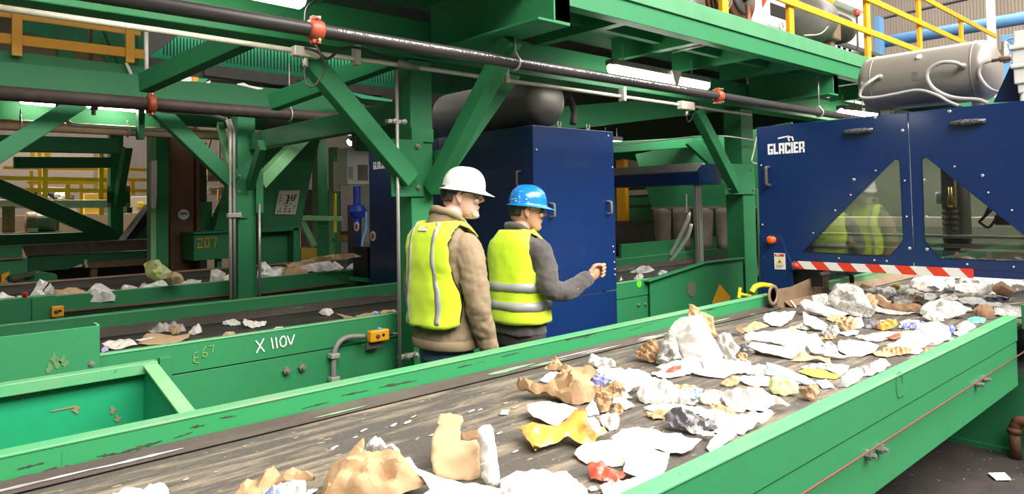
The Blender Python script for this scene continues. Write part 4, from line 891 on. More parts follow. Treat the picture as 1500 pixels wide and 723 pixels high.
# round stickers and torn white notice on the far leg
for q, m_ in (((522.6, 331.5), 'white'), ((546.6, 345.5), 'white')):
    p = at(*q, X=XM-.004); bm = new(); lathe(bm, p, (-1, 0, 0), [(.05, 0), (.05, .004)], 16); o = obj('round_label', bm, 'label', lg)
    bm = new(); lathe(bm, p+Vector((-.0045, 0, 0)), (-1, 0, 0), [(.028, 0), (.028, .002)], 12); obj('label_dot', bm, 'red', o)
t = thing('air_tank', 'dark grey air tank on top of the middle robot cell with its domed end showing', 'tank', (3.95, 4.5, ZT))
xc2, zc2, r2 = 3.98, max(at(792, 151, Y=3.98).z, ZT+.245), .215; y0 = 3.9; y1 = 5.35
bm = new(); cap = [(r2*math.sin(k), .1*(1-math.cos(k))) for k in [i*PI/16 for i in range(9)]]
lathe(bm, (xc2, y0, zc2), (0, 1, 0), [(a_, b_) for a_, b_ in cap]+[(a_, (y1-y0)-b_) for a_, b_ in cap[::-1]], 36); obj('vessel', bm, 'tank_d', t, smooth=True)
for yy in (y0+.22, y1-.25):
    bm = new(); slab(bm, [(xc2-.1, yy-.03, ZT), (xc2+.1, yy-.03, ZT), (xc2+.07, yy-.03, zc2-r2+.04), (xc2-.07, yy-.03, zc2-r2+.04)], (0, .06, 0)); obj('foot', bm, 'tank_d', t)
cond('dark hose arching beside the tank on the middle robot cell', [at(832, 140, Y=4.3), at(838, 152, Y=4.3), at(841, 166, Y=4.3), at(839, 182, Y=4.3)], .03, 'greyd', n=6, name='hose', cat='hose')

# ---- blue hood over the middle conveyor
t = thing('sensor_hood', 'low blue sensor hood with sloped grey top spanning the middle conveyor', 'hood', (6.4, 4.6, 1.8))
zl, zh = 1.80, 1.93
bm = new(); y0, y1 = 4.02, 5.36
prof = [(6.24, zl), (6.24, zh-.0), (6.36, zh+.09), (6.6, zh+.09), (6.66, zh), (6.66, zl)]
slab(bm, [(x, y0, z) for x, z in prof], (0, y1-y0, 0)); obj('body', bm, 'navy', t, bevel=.004)
bm = new(); slab(bm, [(6.235, y0+.02, zh+.004), (6.355, y0+.02, zh+.095), (6.355, y1, zh+.095), (6.235, y1, zh+.004)], (.0, 0, .008)); obj('sloped_top', bm, 'greyd', t)
for y in (4.08, 5.3):
    bm = new(); bx(bm, 6.27, 6.33, y-.03, y+.03, .0, zl); bx(bm, 6.265, 6.335, y-.008, y+.008, 0, zl); obj('post', bm, 'alu', t, bevel=.003)
# ---- big chute with rubber curtain
t = thing('discharge_chute', 'dark green discharge chute with brown rubber curtain strips over the middle conveyor', 'chute', (8.2, 5, 1.2))
XH = 8.0
a, b = at(955, 303, X=XH), at(1095, 305, X=XH)
ytop, ybot = at(930, 228, X=XH), at(955, 290, X=XH)
bm = new(); slab(bm, [(XH, a.y, a.z), (XH, at(942, 262, X=XH).y, at(942, 262, X=XH).z), (XH, at(930, 226, X=XH).y, at(930, 226, X=XH).z), (XH, b.y-.6, 2.55), (XH, b.y-.6, b.z)], (.04, 0, 0)); bx(bm, XH+.04, XH+1.6, a.y-.02, a.y+.02, a.z, 2.4); bx(bm, XH+.04, XH+1.6, b.y-.6, b.y-.56, b.z, 2.4); obj('front_plate', bm, 'green', t, bevel=.004)
bm = new(); bx(bm, XH-.03, XH+.02, b.y-.6, a.y, a.z-.03, a.z+.0); obj('clamp_rail', bm, 'grime', t)
edges = [957, 985, 1012, 1048, 1076, 1110]
for i, (p0, p1) in enumerate(((958, 984), (986, 1013), (1015, 1046), (1048, 1074), (1076, 1108))):
    A, B = at(p0, 305, X=XH), at(p1, 305, X=XH); lo_ = at((p0+p1)/2, 364, X=XH).z
    bm = new(); n = 10; rows = 7; V = []
    for r_ in range(rows+1):
        f = r_/rows; row = []
        for k in range(n+1):
            u = k/n; y = A.y+(B.y-A.y)*(.5+(u-.5)*(1-.22*f)); x = XH-.01-.07*math.sin(PI*u)*(.2+f)
            row.append(bm.verts.new((x, y, a.z-.02+(lo_-a.z+.02)*f)))
        V.append(row)
    for r_ in range(rows):
        for k in range(n): bm.faces.new((V[r_][k], V[r_][k+1], V[r_+1][k+1], V[r_+1][k]))
    o = obj('curtain_strip', bm, 'curtain', t, smooth=True); md = o.modifiers.new('s', 'SOLIDIFY'); md.thickness = .012
bm = new(); c1 = [at(x, y, X=7.6) for x, y in ((1011, 311), (1004, 330), (990, 358), (978, 378), (965, 395))]; tube(bm, curve(c1, 4), [.01]+[.022]*15+[.014], 6); c2 = [at(x, y, X=7.58) for x, y in ((1013, 328), (1008, 345), (995, 365), (982, 382), (968, 396))]; tube(bm, curve(c2, 4), [.02]*16+[.012], 6)
tag(obj('plastic_strip', bm, 'tissue', smooth=True), 'long white plastic strips hanging from the rubber curtain to the belt', 'plastic strip')
bm = new(); tube(bm, [at(1005.5, 284, X=7.9), at(1005.5, 311, X=7.9)], .012, 6); tag(obj('drip_wire', bm, 'galv'), 'short pale wire hanging in front of the dark green chute', 'wire')
# louvred green guards and side pieces left of chute
t = thing('louvre_guard', 'green louvred guard of four slats between the middle robot cell and the chute', 'guard', at(935, 310, X=9.5))
for k, y in enumerate((289, 305, 320, 331)):
    A, B = at(913, y, X=9.5), at(963, y-1, X=9.5); C1, D1 = at(913, y+11, X=9.5), at(963, y+10, X=9.5)
    bm = new(); slab(bm, [A, B, D1, C1], (.05, 0, 0)); obj('slat', bm, 'green', t, bevel=.006)
bm = new(); A, B = at(902, 225, X=9.4), at(914, 225, X=9.4); bx(bm, 9.4, 9.5, B.y, A.y, 0, 2.35); tag(obj('yellow_post', bm, 'yellow'), 'yellow post at the right edge of the middle robot cell', 'post')
bm = new(); slab(bm, [at(910, 232, X=9.9), at(932, 236, X=9.9), at(947, 248, X=9.9), at(910, 252, X=9.9)], (.05, 0, 0)); tag(obj('pale_cladding', bm, 'tanwall'), 'pale panel above the blue hood beside the yellow post', 'panel')
bm = new(); A, B = at(912, 279, X=9.6), at(957, 277, X=9.6); slab(bm, [A, B, at(957, 284, X=9.6), at(912, 287, X=9.6)], (.04, 0, 0)); tag(obj('light_rail', bm, 'tanwall'), 'pale rail just under the blue hood', 'rail')
# pulley-like shape and belt sides
bm = new(); lathe(bm, at(925, 350, X=9.2)+Vector((0, .0, 0)), (0, 1, 0), [(.0, -.5), (.3, -.5), (.3, .3), (.0, .3)], 24); tag(obj('drum', bm, 'greyd', smooth=False), 'dark drum below the louvred guard', 'drum')
bm = new(); bx(bm, 6.6, 9.6, 5.36, 5.4, .95, 1.12); tag(obj('side_rail', bm, 'green', bevel=.003), 'green rail raised above the far side of the middle conveyor', 'rail')
# ================================================================== MEZZANINE TOP
YR = 2.83
t = thing('handrail', 'yellow handrail with posts along the mezzanine edge at the upper right', 'handrail', (9, YR, 3.03))
def rail(px, py): return at(px, py, Y=YR)
zs_ = [rail(1240, 34).z, rail(1280, 2).z, rail(1400, 22).z]
for z in zs_:
    bm = new(); bx(bm, 3.2, 12.6, YR-.012, YR+.012, z-.032, z+.032); obj('rail', bm, 'yellow', t, bevel=.004)
for px in (1066, 1162.5, 1274.5, 1350.5, 1411.5):
    x = rail(px, 40).x; bm = new(); bx(bm, x-.045, x+.045, YR+.012, YR+.05, 3.03, zs_[2]); obj('post', bm, 'yellow', t, bevel=.004)
x = rail(1461, 54).x
bm = new(); bx(bm, 12.5, 12.6, YR+.06, 3.98, 3.03, 3.2); tag(obj('toe_board', bm, 'yellow'), 'yellow toe board at the far end of the mezzanine behind the grey tank', 'toe board')
bm = new(); a = at(1446, 0, X=13.5); bx(bm, 13.5, 13.62, a.y-.08, a.y+.02, 0, 8); tag(obj('white_post', bm, 'white'), 'white vertical post behind the right end of the grey tank', 'post')
# blue pipes / frame further back
def pxbar(name, label, cat, p, q, X, w, h, m, g=None):
    bm = new(); bar(bm, at(*p, X=X), at(*q, X=X), w, h); return tag(obj(name, bm, m, bevel=.004), label, cat, g)
bm = new(); tube(bm, [at(1286, 63, X=17), at(1700, -8, X=17)], .13, 14); tag(obj('blue_pipe', bm, 'blue', smooth=True), 'long light blue pipe crossing in front of the corrugated wall', 'pipe')
bm = new(); bx(bm, 16.6, 16.9, at(1288, 40, X=16.6).y, at(1281, 40, X=16.6).y, 0, at(1284, 24, X=16.6).z); tag(obj('blue_post', bm, 'blue'), 'light blue steel post beside the yellow handrail', 'post')
bm = new(); slab(bm, [at(1466, 52, X=14.5), at(1510, 46, X=14.5), at(1510, 400, X=14.5), at(1473, 400, X=14.5)], (.3, 0, 0)); tag(obj('steel_gusset', bm, 'blue', bevel=.01), 'light blue steel panel at the top right frame edge', 'panel')
bm = new(); slab(bm, [at(1465, 22, X=18), at(1487, 17, X=18), at(1487, 27, X=18), at(1466, 31, X=18)], (.3, 0, 0)); tag(obj('wall_box', bm, 'grey', bevel=.01), 'grey box on the corrugated wall at the upper right', 'box')
bm = new(); tube(bm, [at(1283, 29, X=22), at(1420, -2, X=22)], .04, 8); tag(obj('wall_conduit', bm, 'greyd'), 'thin dark conduit across the corrugated wall', 'conduit')
bm = new(); tube(bm, curve([at(1480, 68, X=14.4), at(1474, 60, X=14.4), at(1485, 56, X=14.4), at(1500, 62, X=14.4)], 5), .015, 8); lathe(bm, at(1472, 92, X=6.2), (0, 0, 1), [(.03, 0), (.035, .03), (.03, .05), (.03, .1), (.02, .11), (.02, .16)], 14); tag(obj('air_valve', bm, 'steelbolt', smooth=True), 'small dark air valve behind the right end of the grey tank', 'valve')
# machines on the deck
ZD = 3.03
t = thing('electrical_cabinet', 'white cabinet with a small dark window on the mezzanine', 'cabinet', at(1130, 40, Y=3.3))
a, b = at(1104, 40, Y=3.15), at(1160, 40, Y=3.15)
bm = new(); bx(bm, a.x, b.x, 3.15, 3.9, ZD, 3.75); obj('body', bm, 'white', t, bevel=.012)
c0, c1 = at(1128, 3, Y=3.14), at(1152, 30, Y=3.14); bm = new(); bx(bm, c0.x, c1.x, 3.135, 3.15, min(c0.z, c1.z), max(c0.z, c1.z)); obj('window', bm, 'black', t, bevel=.006)
c0, c1 = at(1124, 0, Y=3.14), at(1157, 46, Y=3.14); bm = new(); bx(bm, c0.x, c1.x, 3.142, 3.152, min(c0.z, c1.z), max(c0.z, c1.z)); obj('door', bm, 'white', t, bevel=.004)
p = at(1145, 40, Y=3.12); bm = new(); tube(bm, [p+Vector((.035*math.cos(k), 0, .05*math.sin(k))) for k in [i*.5 for i in range(13)]], .008, 8); obj('cable_loop', bm, 'hose', t, smooth=True)
bm = new(); a0 = at(1116, 0, Y=3.14); slab(bm, [at(1116, -3, Y=3.148), at(1124, -3, Y=3.148), at(1117, 11, Y=3.148)], (0, -.006, 0)); obj('red_sticker', bm, 'red', t)
t = thing('cabinet', 'white steel cabinet left of the hose reel on the mezzanine', 'cabinet', at(1030, 5, Y=3.4))
a, b = at(1012, 5, Y=3.4), at(1052, 5, Y=3.4); bm = new(); bx(bm, a.x, b.x, 3.4, 3.9, ZD, 3.8); obj('body', bm, 'white', t, bevel=.01)
bm = new(); bx(bm, a.x+.1, b.x-.1, 3.385, 3.4, ZD+.08, 3.7); obj('door', bm, 'white', t, bevel=.005)
t = thing('hose_reel', 'reel wound with dull red hose on the mezzanine edge', 'hose reel', at(1078, 20, Y=3.0))
c = at(1076, -2, Y=3.12); R_ = .23
bm = new()
for k in range(5): lathe(bm, c+Vector((-.05+.0*k, -.1+k*.045, 0)), (0, 1, 0), [(.08, 0), (R_-.02*(k % 2), .004), (R_, .02), (R_-.02*(k % 2), .04), (.08, .044)], 30)
obj('wound_hose', bm, 'redhose', t, smooth=True)
bm = new(); lathe(bm, c+Vector((-.05, -.12, 0)), (0, 1, 0), [(.0, 0), (.16, .0), (.17, .01), (.05, .03), (.05, .0)], 30); obj('rim', bm, 'greyd', t)
bm = new(); lathe(bm, c+Vector((-.05, -.13, 0)), (0, 1, 0), [(.06, -.02), (.06, .05)], 16); obj('hub', bm, 'black', t)
bm = new(); tube(bm, curve([at(1094, 6, Y=2.95), at(1096, 20, Y=2.95), at(1096, 32, Y=2.95)], 4), .02, 8); obj('hose_end', bm, 'redhose', t, smooth=True)
bm = new(); bar(bm, (c.x-.25, 3.1, ZD+.02), (c.x+.2, 3.1, ZD+.02), .06, .04); bar(bm, (c.x-.05, 3.22, ZD), (c.x-.05, 3.22, c.z), .06, .06); obj('stand', bm, 'greyd', t)
bm = new(); p = at(1056, 6, Y=3.0)
for k in range(4): tube(bm, curve([p+Vector((.03*k, .0, .12)), p+Vector((.03*k+.02, -.03, .03)), p+Vector((-.03+.04*k, .02, -.06))], 5), .009, 7)
obj('fittings', bm, 'galv', t, smooth=True)
# motors behind the rail
t = thing('motor_drive', 'grey geared motor on a frame behind the yellow handrail', 'motor', at(1200, 50, Y=3.5))
c = at(1185, 28, Y=3.4)
bm = new(); lathe(bm, c+Vector((-.1, 0, 0)), (1, 0, 0), [(.0, 0), (.2, 0), (.24, .04), (.24, .3), (.2, .34), (.0, .34)], 26); obj('fan_cover', bm, 'grey', t, smooth=True)
bm = new(); c2 = at(1205, 35, Y=3.45); 
for k in range(9): lathe(bm, c2+Vector((.05+k*.05, 0, 0)), (1, 0, 0), [(.05, 0), (.17, .004), (.17, .02), (.05, .024)], 20)
lathe(bm, c2, (1, 0, 0), [(.0, 0), (.14, 0), (.14, .6), (.0, .6)], 20); obj('body', bm, 'greyd', t)
bm = new(); p = at(1214, 48, Y=3.35); bx(bm, p.x-.1, p.x+.1, p.y-.1, p.y+.1, p.z-.1, p.z+.12); bx(bm, p.x-.05, p.x+.05, p.y-.05, p.y+.05, ZD, p.z); obj('gearbox', bm, 'grime', t, bevel=.02)
bm = new(); a = at(1180, 58, Y=3.4); bx(bm, a.x-.1, a.x+1.4, 3.3, 3.7, ZD, ZD+.08); obj('frame', bm, 'greyd', t, bevel=.006)
bm = new(); tube(bm, curve([at(1178, 52, Y=3.2), at(1200, 50, Y=3.2), at(1212, 40, Y=3.2), at(1218, 28, Y=3.2)], 5), .009, 7); obj('cable', bm, 'hose', t, smooth=True)
t = thing('machine_housing', 'tall white machine housing with cream top behind the handrail', 'machine', at(1240, 20, Y=4.2))
a, b = at(1206, 20, Y=4.2), at(1275, 20, Y=4.2)
bm = new(); bx(bm, a.x, b.x, 4.2, 5.4, ZD, 5.2); obj('housing', bm, 'white', t, bevel=.01)
c0, c1 = at(1205, 0, Y=4.18), at(1257, 22, Y=4.18); bm = new(); bx(bm, c0.x, c1.x, 4.05, 4.2, min(c0.z, c1.z), max(c0.z, c1.z)+.2); obj('ledge', bm, 'white', t, bevel=.01)
bm = new(); c0 = at(1190, 2, Y=4.0); ball(bm, c0+Vector((.2, .1, .1)), .45, .25, .16); obj('cover', bm, 'yellow_b', t, smooth=True)
bm = new()
for k in range(5):
    p = at(1216+k*8, 63+k*2.6, Y=3.9); bx(bm, p.x-.12, p.x+.16, 3.9, 4.1, p.z-.03, p.z+.0)
obj('louvres', bm, 'white', t)
t = thing('valve_motor', 'dark grey vertical motor at the right end of the mezzanine machines', 'motor', at(1246, 60, Y=3.6))
p = at(1248, 72, Y=3.6); bm = new(); lathe(bm, (p.x, p.y, ZD+.02), (0, 0, 1), [(.0, 0), (.12, 0), (.12, .03), (.1, .05), (.1, .2), (.12, .22), (.12, .25), (.08, .27), (.08, .42), (.05, .44), (.0, .44)], 20); obj('body', bm, 'greyd', t, smooth=False)
bm = new(); bx(bm, p.x-.03, p.x+.2, p.y-.14, p.y-.06, ZD+.12, ZD+.24); obj('terminal_box', bm, 'grey', t, bevel=.01)
p = at(1255, 24, Y=3.8); bm = new(); lathe(bm, p, (0, 0, 1), [(.03, 0), (.045, .02), (.045, .08), (.03, .1)], 12); obj('beacon', bm, 'orange_red', t, smooth=True)
bm = new(); tube(bm, [(p.x, p.y, ZD), (p.x, p.y, p.z+.02)], .015, 8); obj('beacon_stem', bm, 'greyd', t)

# ================================================================== UPPER LEFT
YU = 6.75
t = thing('handrail', 'orange yellow handrail on the green walkway at the upper left', 'handrail', at(26, 70, Y=YU))
for p, q in (((-40, 11), (206, 46)), ((-40, 51), (212, 80))):
    bm = new(); bar(bm, at(*p, Y=YU), at(*q, Y=YU), .02, .085); obj('rail', bm, 'yellow', t, bevel=.006)
for px, y0_, y1_ in ((25, 18, 82), (190.5, 44, 92)):
    a, b = at(px, y0_, Y=YU-.02), at(px, y1_, Y=YU-.02); bm = new(); bx(bm, a.x-.035, a.x+.035, YU-.03, YU-.005, b.z, a.z); obj('post', bm, 'yellow', t, bevel=.004)
t = thing('walkway_fascia', 'wide green walkway side beam at the upper left carrying the yellow handrail', 'walkway', at(100, 100, Y=YU))
bm = new(); slab(bm, [at(-60, 66, Y=YU+.03), at(214, 98, Y=YU+.03), at(214, 127, Y=YU+.03), at(-60, 96, Y=YU+.03)], (0, .1, 0)); obj('upper_beam', bm, 'green', t, bevel=.004)
bm = new(); slab(bm, [at(-60, 96, Y=YU+.01), at(214, 127, Y=YU+.01), at(214, 133, Y=YU+.01), at(-60, 106, Y=YU+.01)], (0, .16, 0)); obj('lower_flange', bm, 'green', t, bevel=.004)
bm = new(); slab(bm, [at(183, 92, Y=YU-.02), at(187, 92, Y=YU-.02), at(193, 104, Y=YU-.02), at(199, 122, Y=YU-.02), at(195, 125, Y=YU-.02), at(190, 108, Y=YU-.02)], (0, .01, 0)); tag(obj('paper_streamer', bm, 'paper_w'), 'torn white paper streamer hanging below the yellow handrail post', 'paper')
line_beam('upper teal green machine beam behind the yellow handrail', (32, 26), (205, 66), 8.2, .28, m='green_teal', d=.1)
bm = new(); a, b = at(91, 40, Y=7.6), at(109, 40, Y=7.6); bx(bm, a.x, b.x, 7.6, 7.75, 2.6, 3.6); bx(bm, a.x-.03, a.x, 7.58, 7.75, 2.6, 3.6); tag(obj('upright', bm, 'green'), 'short green upright behind the yellow handrail', 'upright')
a, b = at(131, 40, Y=7.9), at(136, 40, Y=7.9); bm = new(); bx(bm, a.x, b.x, 7.9, 7.95, 2.6, 3.6); tag(obj('upright', bm, 'rust'), 'thin rusty upright behind the yellow handrail', 'upright')
bm = new(); bar(bm, at(160, 42, Y=7.5), at(186, 100, Y=7.5), .09, .12); tag(obj('strut', bm, 'green'), 'steep green strut left of the yellow handrail post', 'brace')
bm = new(); bar(bm, at(140, 58, Y=7.55), at(170, 95, Y=7.55), .07, .1); tag(obj('strut', bm, 'green'), 'shorter green strut leaning right behind the yellow handrail', 'brace')
a, b = at(203, 50, Y=7.0), at(212, 50, Y=7.0); bm = new(); bx(bm, a.x, b.x, 7.0, 7.1, 2.3, 3.3); tag(obj('upright', bm, 'green'), 'green upright at the right end of the upper left walkway', 'upright')
# grey screen housing with grille
t = thing('screen_housing', 'grey sorting screen housing with a slotted grille under the mezzanine deck', 'machine', at(400, 100, Y=7))
bm = new(); slab(bm, [at(216, 45, Y=7.0), at(262, 52, Y=7.0), at(217, 84, Y=7.0)], (0, .05, 0)); slab(bm, [at(216, 110, Y=7.4), at(216, 83, Y=7.4), at(560, 127, Y=7.4), at(720, 146, Y=7.4), at(720, 165, Y=7.4), at(420, 125, Y=7.4)], (0, .5, 0)); obj('lower_plate', bm, 'grey', t, bevel=.004)
bm = new(); slab(bm, [at(300, 96, Y=7.35), at(395, 107, Y=7.35), at(395, 122, Y=7.35), at(300, 110, Y=7.35)], (0, .05, 0)); slab(bm, [at(440, 116, Y=7.35), at(560, 127, Y=7.35), at(560, 140, Y=7.35), at(440, 130, Y=7.35)], (0, .05, 0)); obj('side_plate', bm, 'grey', t)
bm = new(); slab(bm, [at(216, 40, Y=8.3), at(720, 90, Y=8.3), at(720, 150, Y=8.3), at(216, 90, Y=8.3)], (0, .05, 0)); obj('backing', bm, 'green_teal', t)
bm = new()
for i in range(62):
    px = 240+i*4.9; q0, q1 = at(px, 52+.0*px+(px-240)*.125, Y=8.0), at(px, 80+(px-240)*.13, Y=8.0)
    bx(bm, q0.x-.0055, q0.x+.0055, 8.0, 8.012, q1.z, q0.z)
for i in range(44):
    px = 545+i*4.1; q0, q1 = at(px, 92+(px-545)*.1, Y=8.0), at(px, 120+(px-545)*.1, Y=8.0)
    bx(bm, q0.x-.005, q0.x+.005, 8.0, 8.012, q1.z, q0.z)
o = obj('grille_bars', bm, 'greyd', t); o['kind'] = 'stuff'
bm = new(); bx(bm, at(392, 70, Y=7.6).x, at(418, 70, Y=7.6).x, 7.6, 7.7, 2.4, 2.99); obj('divider', bm, 'greyd', t)
beam('deck_brace', 'dark green brace crossing the grey screen housing towards the upper right', at(212, 122, Y=5.9), at(440, 18, Y=4.15), .1, .15, 'bar')
beam('deck_brace', 'second dark green brace below the pale conduit near the junction box', at(400, 150, Y=5.6), at(640, 62, Y=4.1), .1, .14, 'bar')
bm = new(); slab(bm, [at(512, 135, Y=6.0), at(575, 146, Y=6.0), at(575, 149, Y=6.0), at(530, 144, Y=6.0)], (0, .3, 0)); tag(obj('teal_plate', bm, 'green_teal'), 'thin teal plate edge behind the left brace', 'plate')
SG = 'torn scraps caught on the upper left beam'
for pts, m_, l in ((((264, 117), (275, 113), (282, 114), (282, 119), (268, 119)), 'paper', 'white torn scrap at the left of the caught strip under the deck'), (((281, 113.5), (291, 114), (290, 119), (281, 119)), 'yellow', 'yellow torn scrap between white and green ones under the deck'), (((291, 115), (305, 116), (298, 121), (290, 119.5)), 'green_teal', 'green torn scrap at the right of the caught strip under the deck'), (((348, 124), (358, 122), (366, 126), (386, 130), (378, 131), (362, 127)), 'paper', 'white torn scrap lying alone under the deck near the junction box'), (((302, 121), (309, 119), (307, 122)), 'paper', 'tiny white torn scrap right of the green one under the deck')):
    bm = new(); slab(bm, [at(x, y, Y=6.1) for x, y in pts], (0, .02, .01)); tag(obj('torn_scrap', bm, m_), l, 'scrap', SG)
line_beam('dark green longitudinal beam right behind the dusty black pipe', (212, 128), (600, 178), 7.1, .2)
bm = new(); bx(bm, -2, 9, 9.2, 9.3, 2.7, 3.03); tag(obj('beam', bm, 'green'), 'far edge beam of the mezzanine deck', 'beam')

# ================================================================== LEFT BACKGROUND
def fpan(name, label, cat, pts, Y, d, m, parent=None, bevel=.004):
    bm = new(); slab(bm, [at(x, y, Y=Y) for x, y in pts], (0, d, 0)); o = obj(name, bm, m, parent, bevel=bevel)
    if label: tag(o, label, cat)
    return o
bm = new(); a, b = at(-60, 300, Y=16), at(345, 300, Y=16); bx(bm, a.x-2, b.x, 16, 16.4, 0, at(200, 312, Y=16).z)
struct('wall_push', bm, 'tanwall')
bm = new(); a, b = at(-60, 300, Y=17.5), at(60, 300, Y=17.5); bx(bm, a.x-2, at(137, 300, Y=17.5).x, 17.5, 17.7, 0, at(40, 216, Y=17.5).z); struct('wall_pier', bm, mat('grey_block_wall', (.2, .17, .15), .85, 0, .5, (.27, .23, .2), 1.5))
RG = 'yellow railings in the far left background'
def yrails(label, rails, posts, Y, r):
    t = thing('railing', label, 'railing', at(rails[0][0], rails[0][2], Y=Y), RG)
    for x0, x1, y0, y1 in rails:
        bm = new(); bar(bm, at(x0, y0, Y=Y), at(x1, y1, Y=Y), r*2, r*2); obj('rail', bm, 'yellow_b', t)
    for px, y0, y1 in posts:
        bm = new(); bar(bm, at(px, y0, Y=Y-.02), at(px, y1, Y=Y-.02), r*2, r*2, Vector((0, 1, 0))); obj('post', bm, 'yellow_b', t)
    return t
yrails('nearer yellow railing with thick rails across the far left background', [(-30, 156, 260, 263.5), (20, 156, 278, 279)], [(66, 245, 293), (99, 270, 314), (148, 218, 315)], 13.5, .034)
yrails('thin upper yellow railing behind the thick far left railing', [(5, 162, 245.5, 248), (40, 146, 267, 268)], [(58, 247, 292), (119, 268, 313), (154, 248, 292), (46, 250, 290)], 14.6, .024)
yrails('yellow railing between the bolted column and the pale edged column', [(186, 222, 248, 249.5), (186, 222, 263, 264), (190, 222, 279, 279.5)], [(182, 222, 312), (194, 262, 285)], 14.2, .032)
yrails('short upper yellow railing at the very top of the far left background', [(44, 70, 232, 232)], [(47, 216, 234), (57, 216, 234), (67, 216, 234), (71, 216, 234)], 15.0, .03)
beam('grey_rail', 'grey steel rail crossing below the thick yellow railing at the far left', at(-30, 299, Y=13.2), at(157, 298.5, Y=13.2), .12, .13, 'bar', 'galv')
t = thing('drum_motor', 'round grey motor on a shelf at the far left', 'motor', at(60, 330, Y=12.8))
c = at(39, 326, Y=12.8); d = at(80, 327, Y=12.8)
bm = new(); lathe(bm, c, (1, 0, 0), [(.0, 0), (.16, 0), (.16, .1), (.14, .1), (.14, d.x-c.x), (.0, d.x-c.x)], 24); obj('body', bm, 'grey', t, smooth=False)
bm = new(); lathe(bm, c-Vector((.01, 0, 0)), (1, 0, 0), [(.16, 0), (.165, .02), (.165, .11), (.16, .13)], 24); obj('end_cap', bm, 'grime', t, smooth=True)
bm = new(); bx(bm, c.x+.0, c.x+.12, c.y-.2, c.y-.1, c.z-.16, c.z-.08); obj('terminal_box', bm, 'galv', t)
bm = new(); a, b = at(-40, 341, Y=12.8), at(86, 338, Y=12.8); bx(bm, a.x, b.x, 12.6, 13.0, a.z-.03, b.z-.02+.02); obj('shelf', bm, 'grime', t)
for px in (8, 17, 82):
    bm = new(); p = at(px, 300, Y=12.85); bar(bm, (p.x, 12.85, at(0, 302, Y=12.85).z), (p.x, 12.85, at(0, 342, Y=12.85).z), .08, .05, Vector((0, 1, 0))); obj('bracket', bm, 'grime', t)
t = thing('dumped_rubbish', 'heap of white and black rubbish behind the yellow railing at the far left', 'rubbish', at(75, 285, Y=15.6))
rnd = random.Random(4)
for k in range(7):
    p = at(52+k*8, 286+rnd.uniform(-2, 6), Y=16.15); bm = new(); ball(bm, p, rnd.uniform(.1, .16), .12, rnd.uniform(.08, .13), 8, 6)
    for v in bm.verts: v.co += noise.noise_vector(v.co*9)*.05
    obj('lump', bm, 'tissue' if k % 3 else 'black', t)
fpan('white_tarp', 'grey white sheet behind the heap of rubbish at the far left', 'sheet', [(50, 272), (100, 275), (115, 314), (48, 314)], 16.3, .05, 'greyp')
fpan('cardboard_bale', 'yellowish bale between the thin yellow posts at the far left', 'bale', [(124, 284), (144, 283), (144, 313), (124, 313)], 16.05, .3, 'yellowp')
fpan('control_box', 'cream box with a yellow square left of the pale edged column', 'box', [(190, 288), (218, 287), (218, 312), (190, 313)], 16.02, .4, 'cream')
fpan('yellow_notice', 'bright yellow square notice on the cream box', 'notice', [(202, 297), (211, 297), (211, 304), (202, 304)], 16.0, .02, 'yellow_b')
fpan('meter_box', 'small grey box right of the far left bolted column', 'box', [(186, 303), (194, 303), (194, 312), (186, 312)], 13, .2, 'greyd')
t = thing('inclined_conveyor', 'dark inclined conveyor with green side left of the pale edged column', 'conveyor', at(205, 330, Y=11.4))
fpan('belt', None, None, [(183, 352), (193, 352), (231, 312), (231, 297), (222, 299)], 11.4, .4, 'rubber', t)
fpan('side_plate', None, None, [(197, 349), (232, 316), (232, 352), (200, 352)], 11.5, .3, 'green', t)
fpan('wrapped_pole', 'pale plastic wrapped pole along the pale edged column', 'pole', [(222, 236), (230, 234), (230, 290), (228, 306), (222, 304), (221, 280)], 9.2, .08, 'paper_w')
t = thing('dirty_trough', 'speckled dirty side board above a green chute behind the far conveyor', 'trough', at(130, 365, Y=10.6))
fpan('board', None, None, [(33, 359), (228, 349), (228, 365), (40, 375)], 10.6, .1, mat('speckled_grime', (.14, .095, .075), .8, 0, .8, (.2, .15, .12), 12, var2=(.5, .46, .42), scale2=40, lo2=.7, hi2=.73), t)
fpan('green_side', None, None, [(41, 375), (228, 366), (228, 378), (125, 384), (100, 394), (41, 398)], 10.65, .1, 'green', t)
fpan('ledge', None, None, [(124, 384), (228, 377), (228, 387), (140, 392), (124, 392)], 10.55, .15, 'grime', t)
fpan('support', None, None, [(134, 392), (143, 392), (142, 412), (134, 412)], 10.6, .1, 'grime', t)
bm = new(); tube(bm, curve([at(126, 380, Y=10.4), at(125, 386, Y=10.4), at(128, 391, Y=10.4)], 4), .02, 6); obj('dangling_strip', bm, 'tissue', t)
bm = new(); bx(bm, at(41, 398, Y=11.2).x, at(228, 400, Y=11.2).x, 11.2, 11.25, 0, at(100, 392, Y=11.2).z); obj('base_plate', bm, 'black', t)
t = thing('drive_frame', 'green drive frame and bearing block left of the speckled board', 'frame', at(20, 385, Y=9.6))
fpan('cover', None, None, [(-40, 364), (33, 359), (33, 378), (-40, 381)], 9.7, .2, 'green', t)
fpan('lower_cover', None, None, [(-40, 384), (40, 378), (40, 402), (0, 412), (-40, 412)], 9.6, .2, 'green', t)
fpan('edge', None, None, [(-40, 381), (34, 376), (34, 379), (-40, 384)], 9.55, .2, 'grime', t)
fpan('bearing', None, None, [(14, 405), (22, 402), (40, 402), (60, 398), (84, 402), (84, 410), (14, 414)], 9.5, .2, 'green', t)
fpan('yellow_guard', None, None, [(2, 402), (14, 397), (14, 402), (8, 408), (6, 415), (2, 415)], 9.45, .1, 'yellow', t)
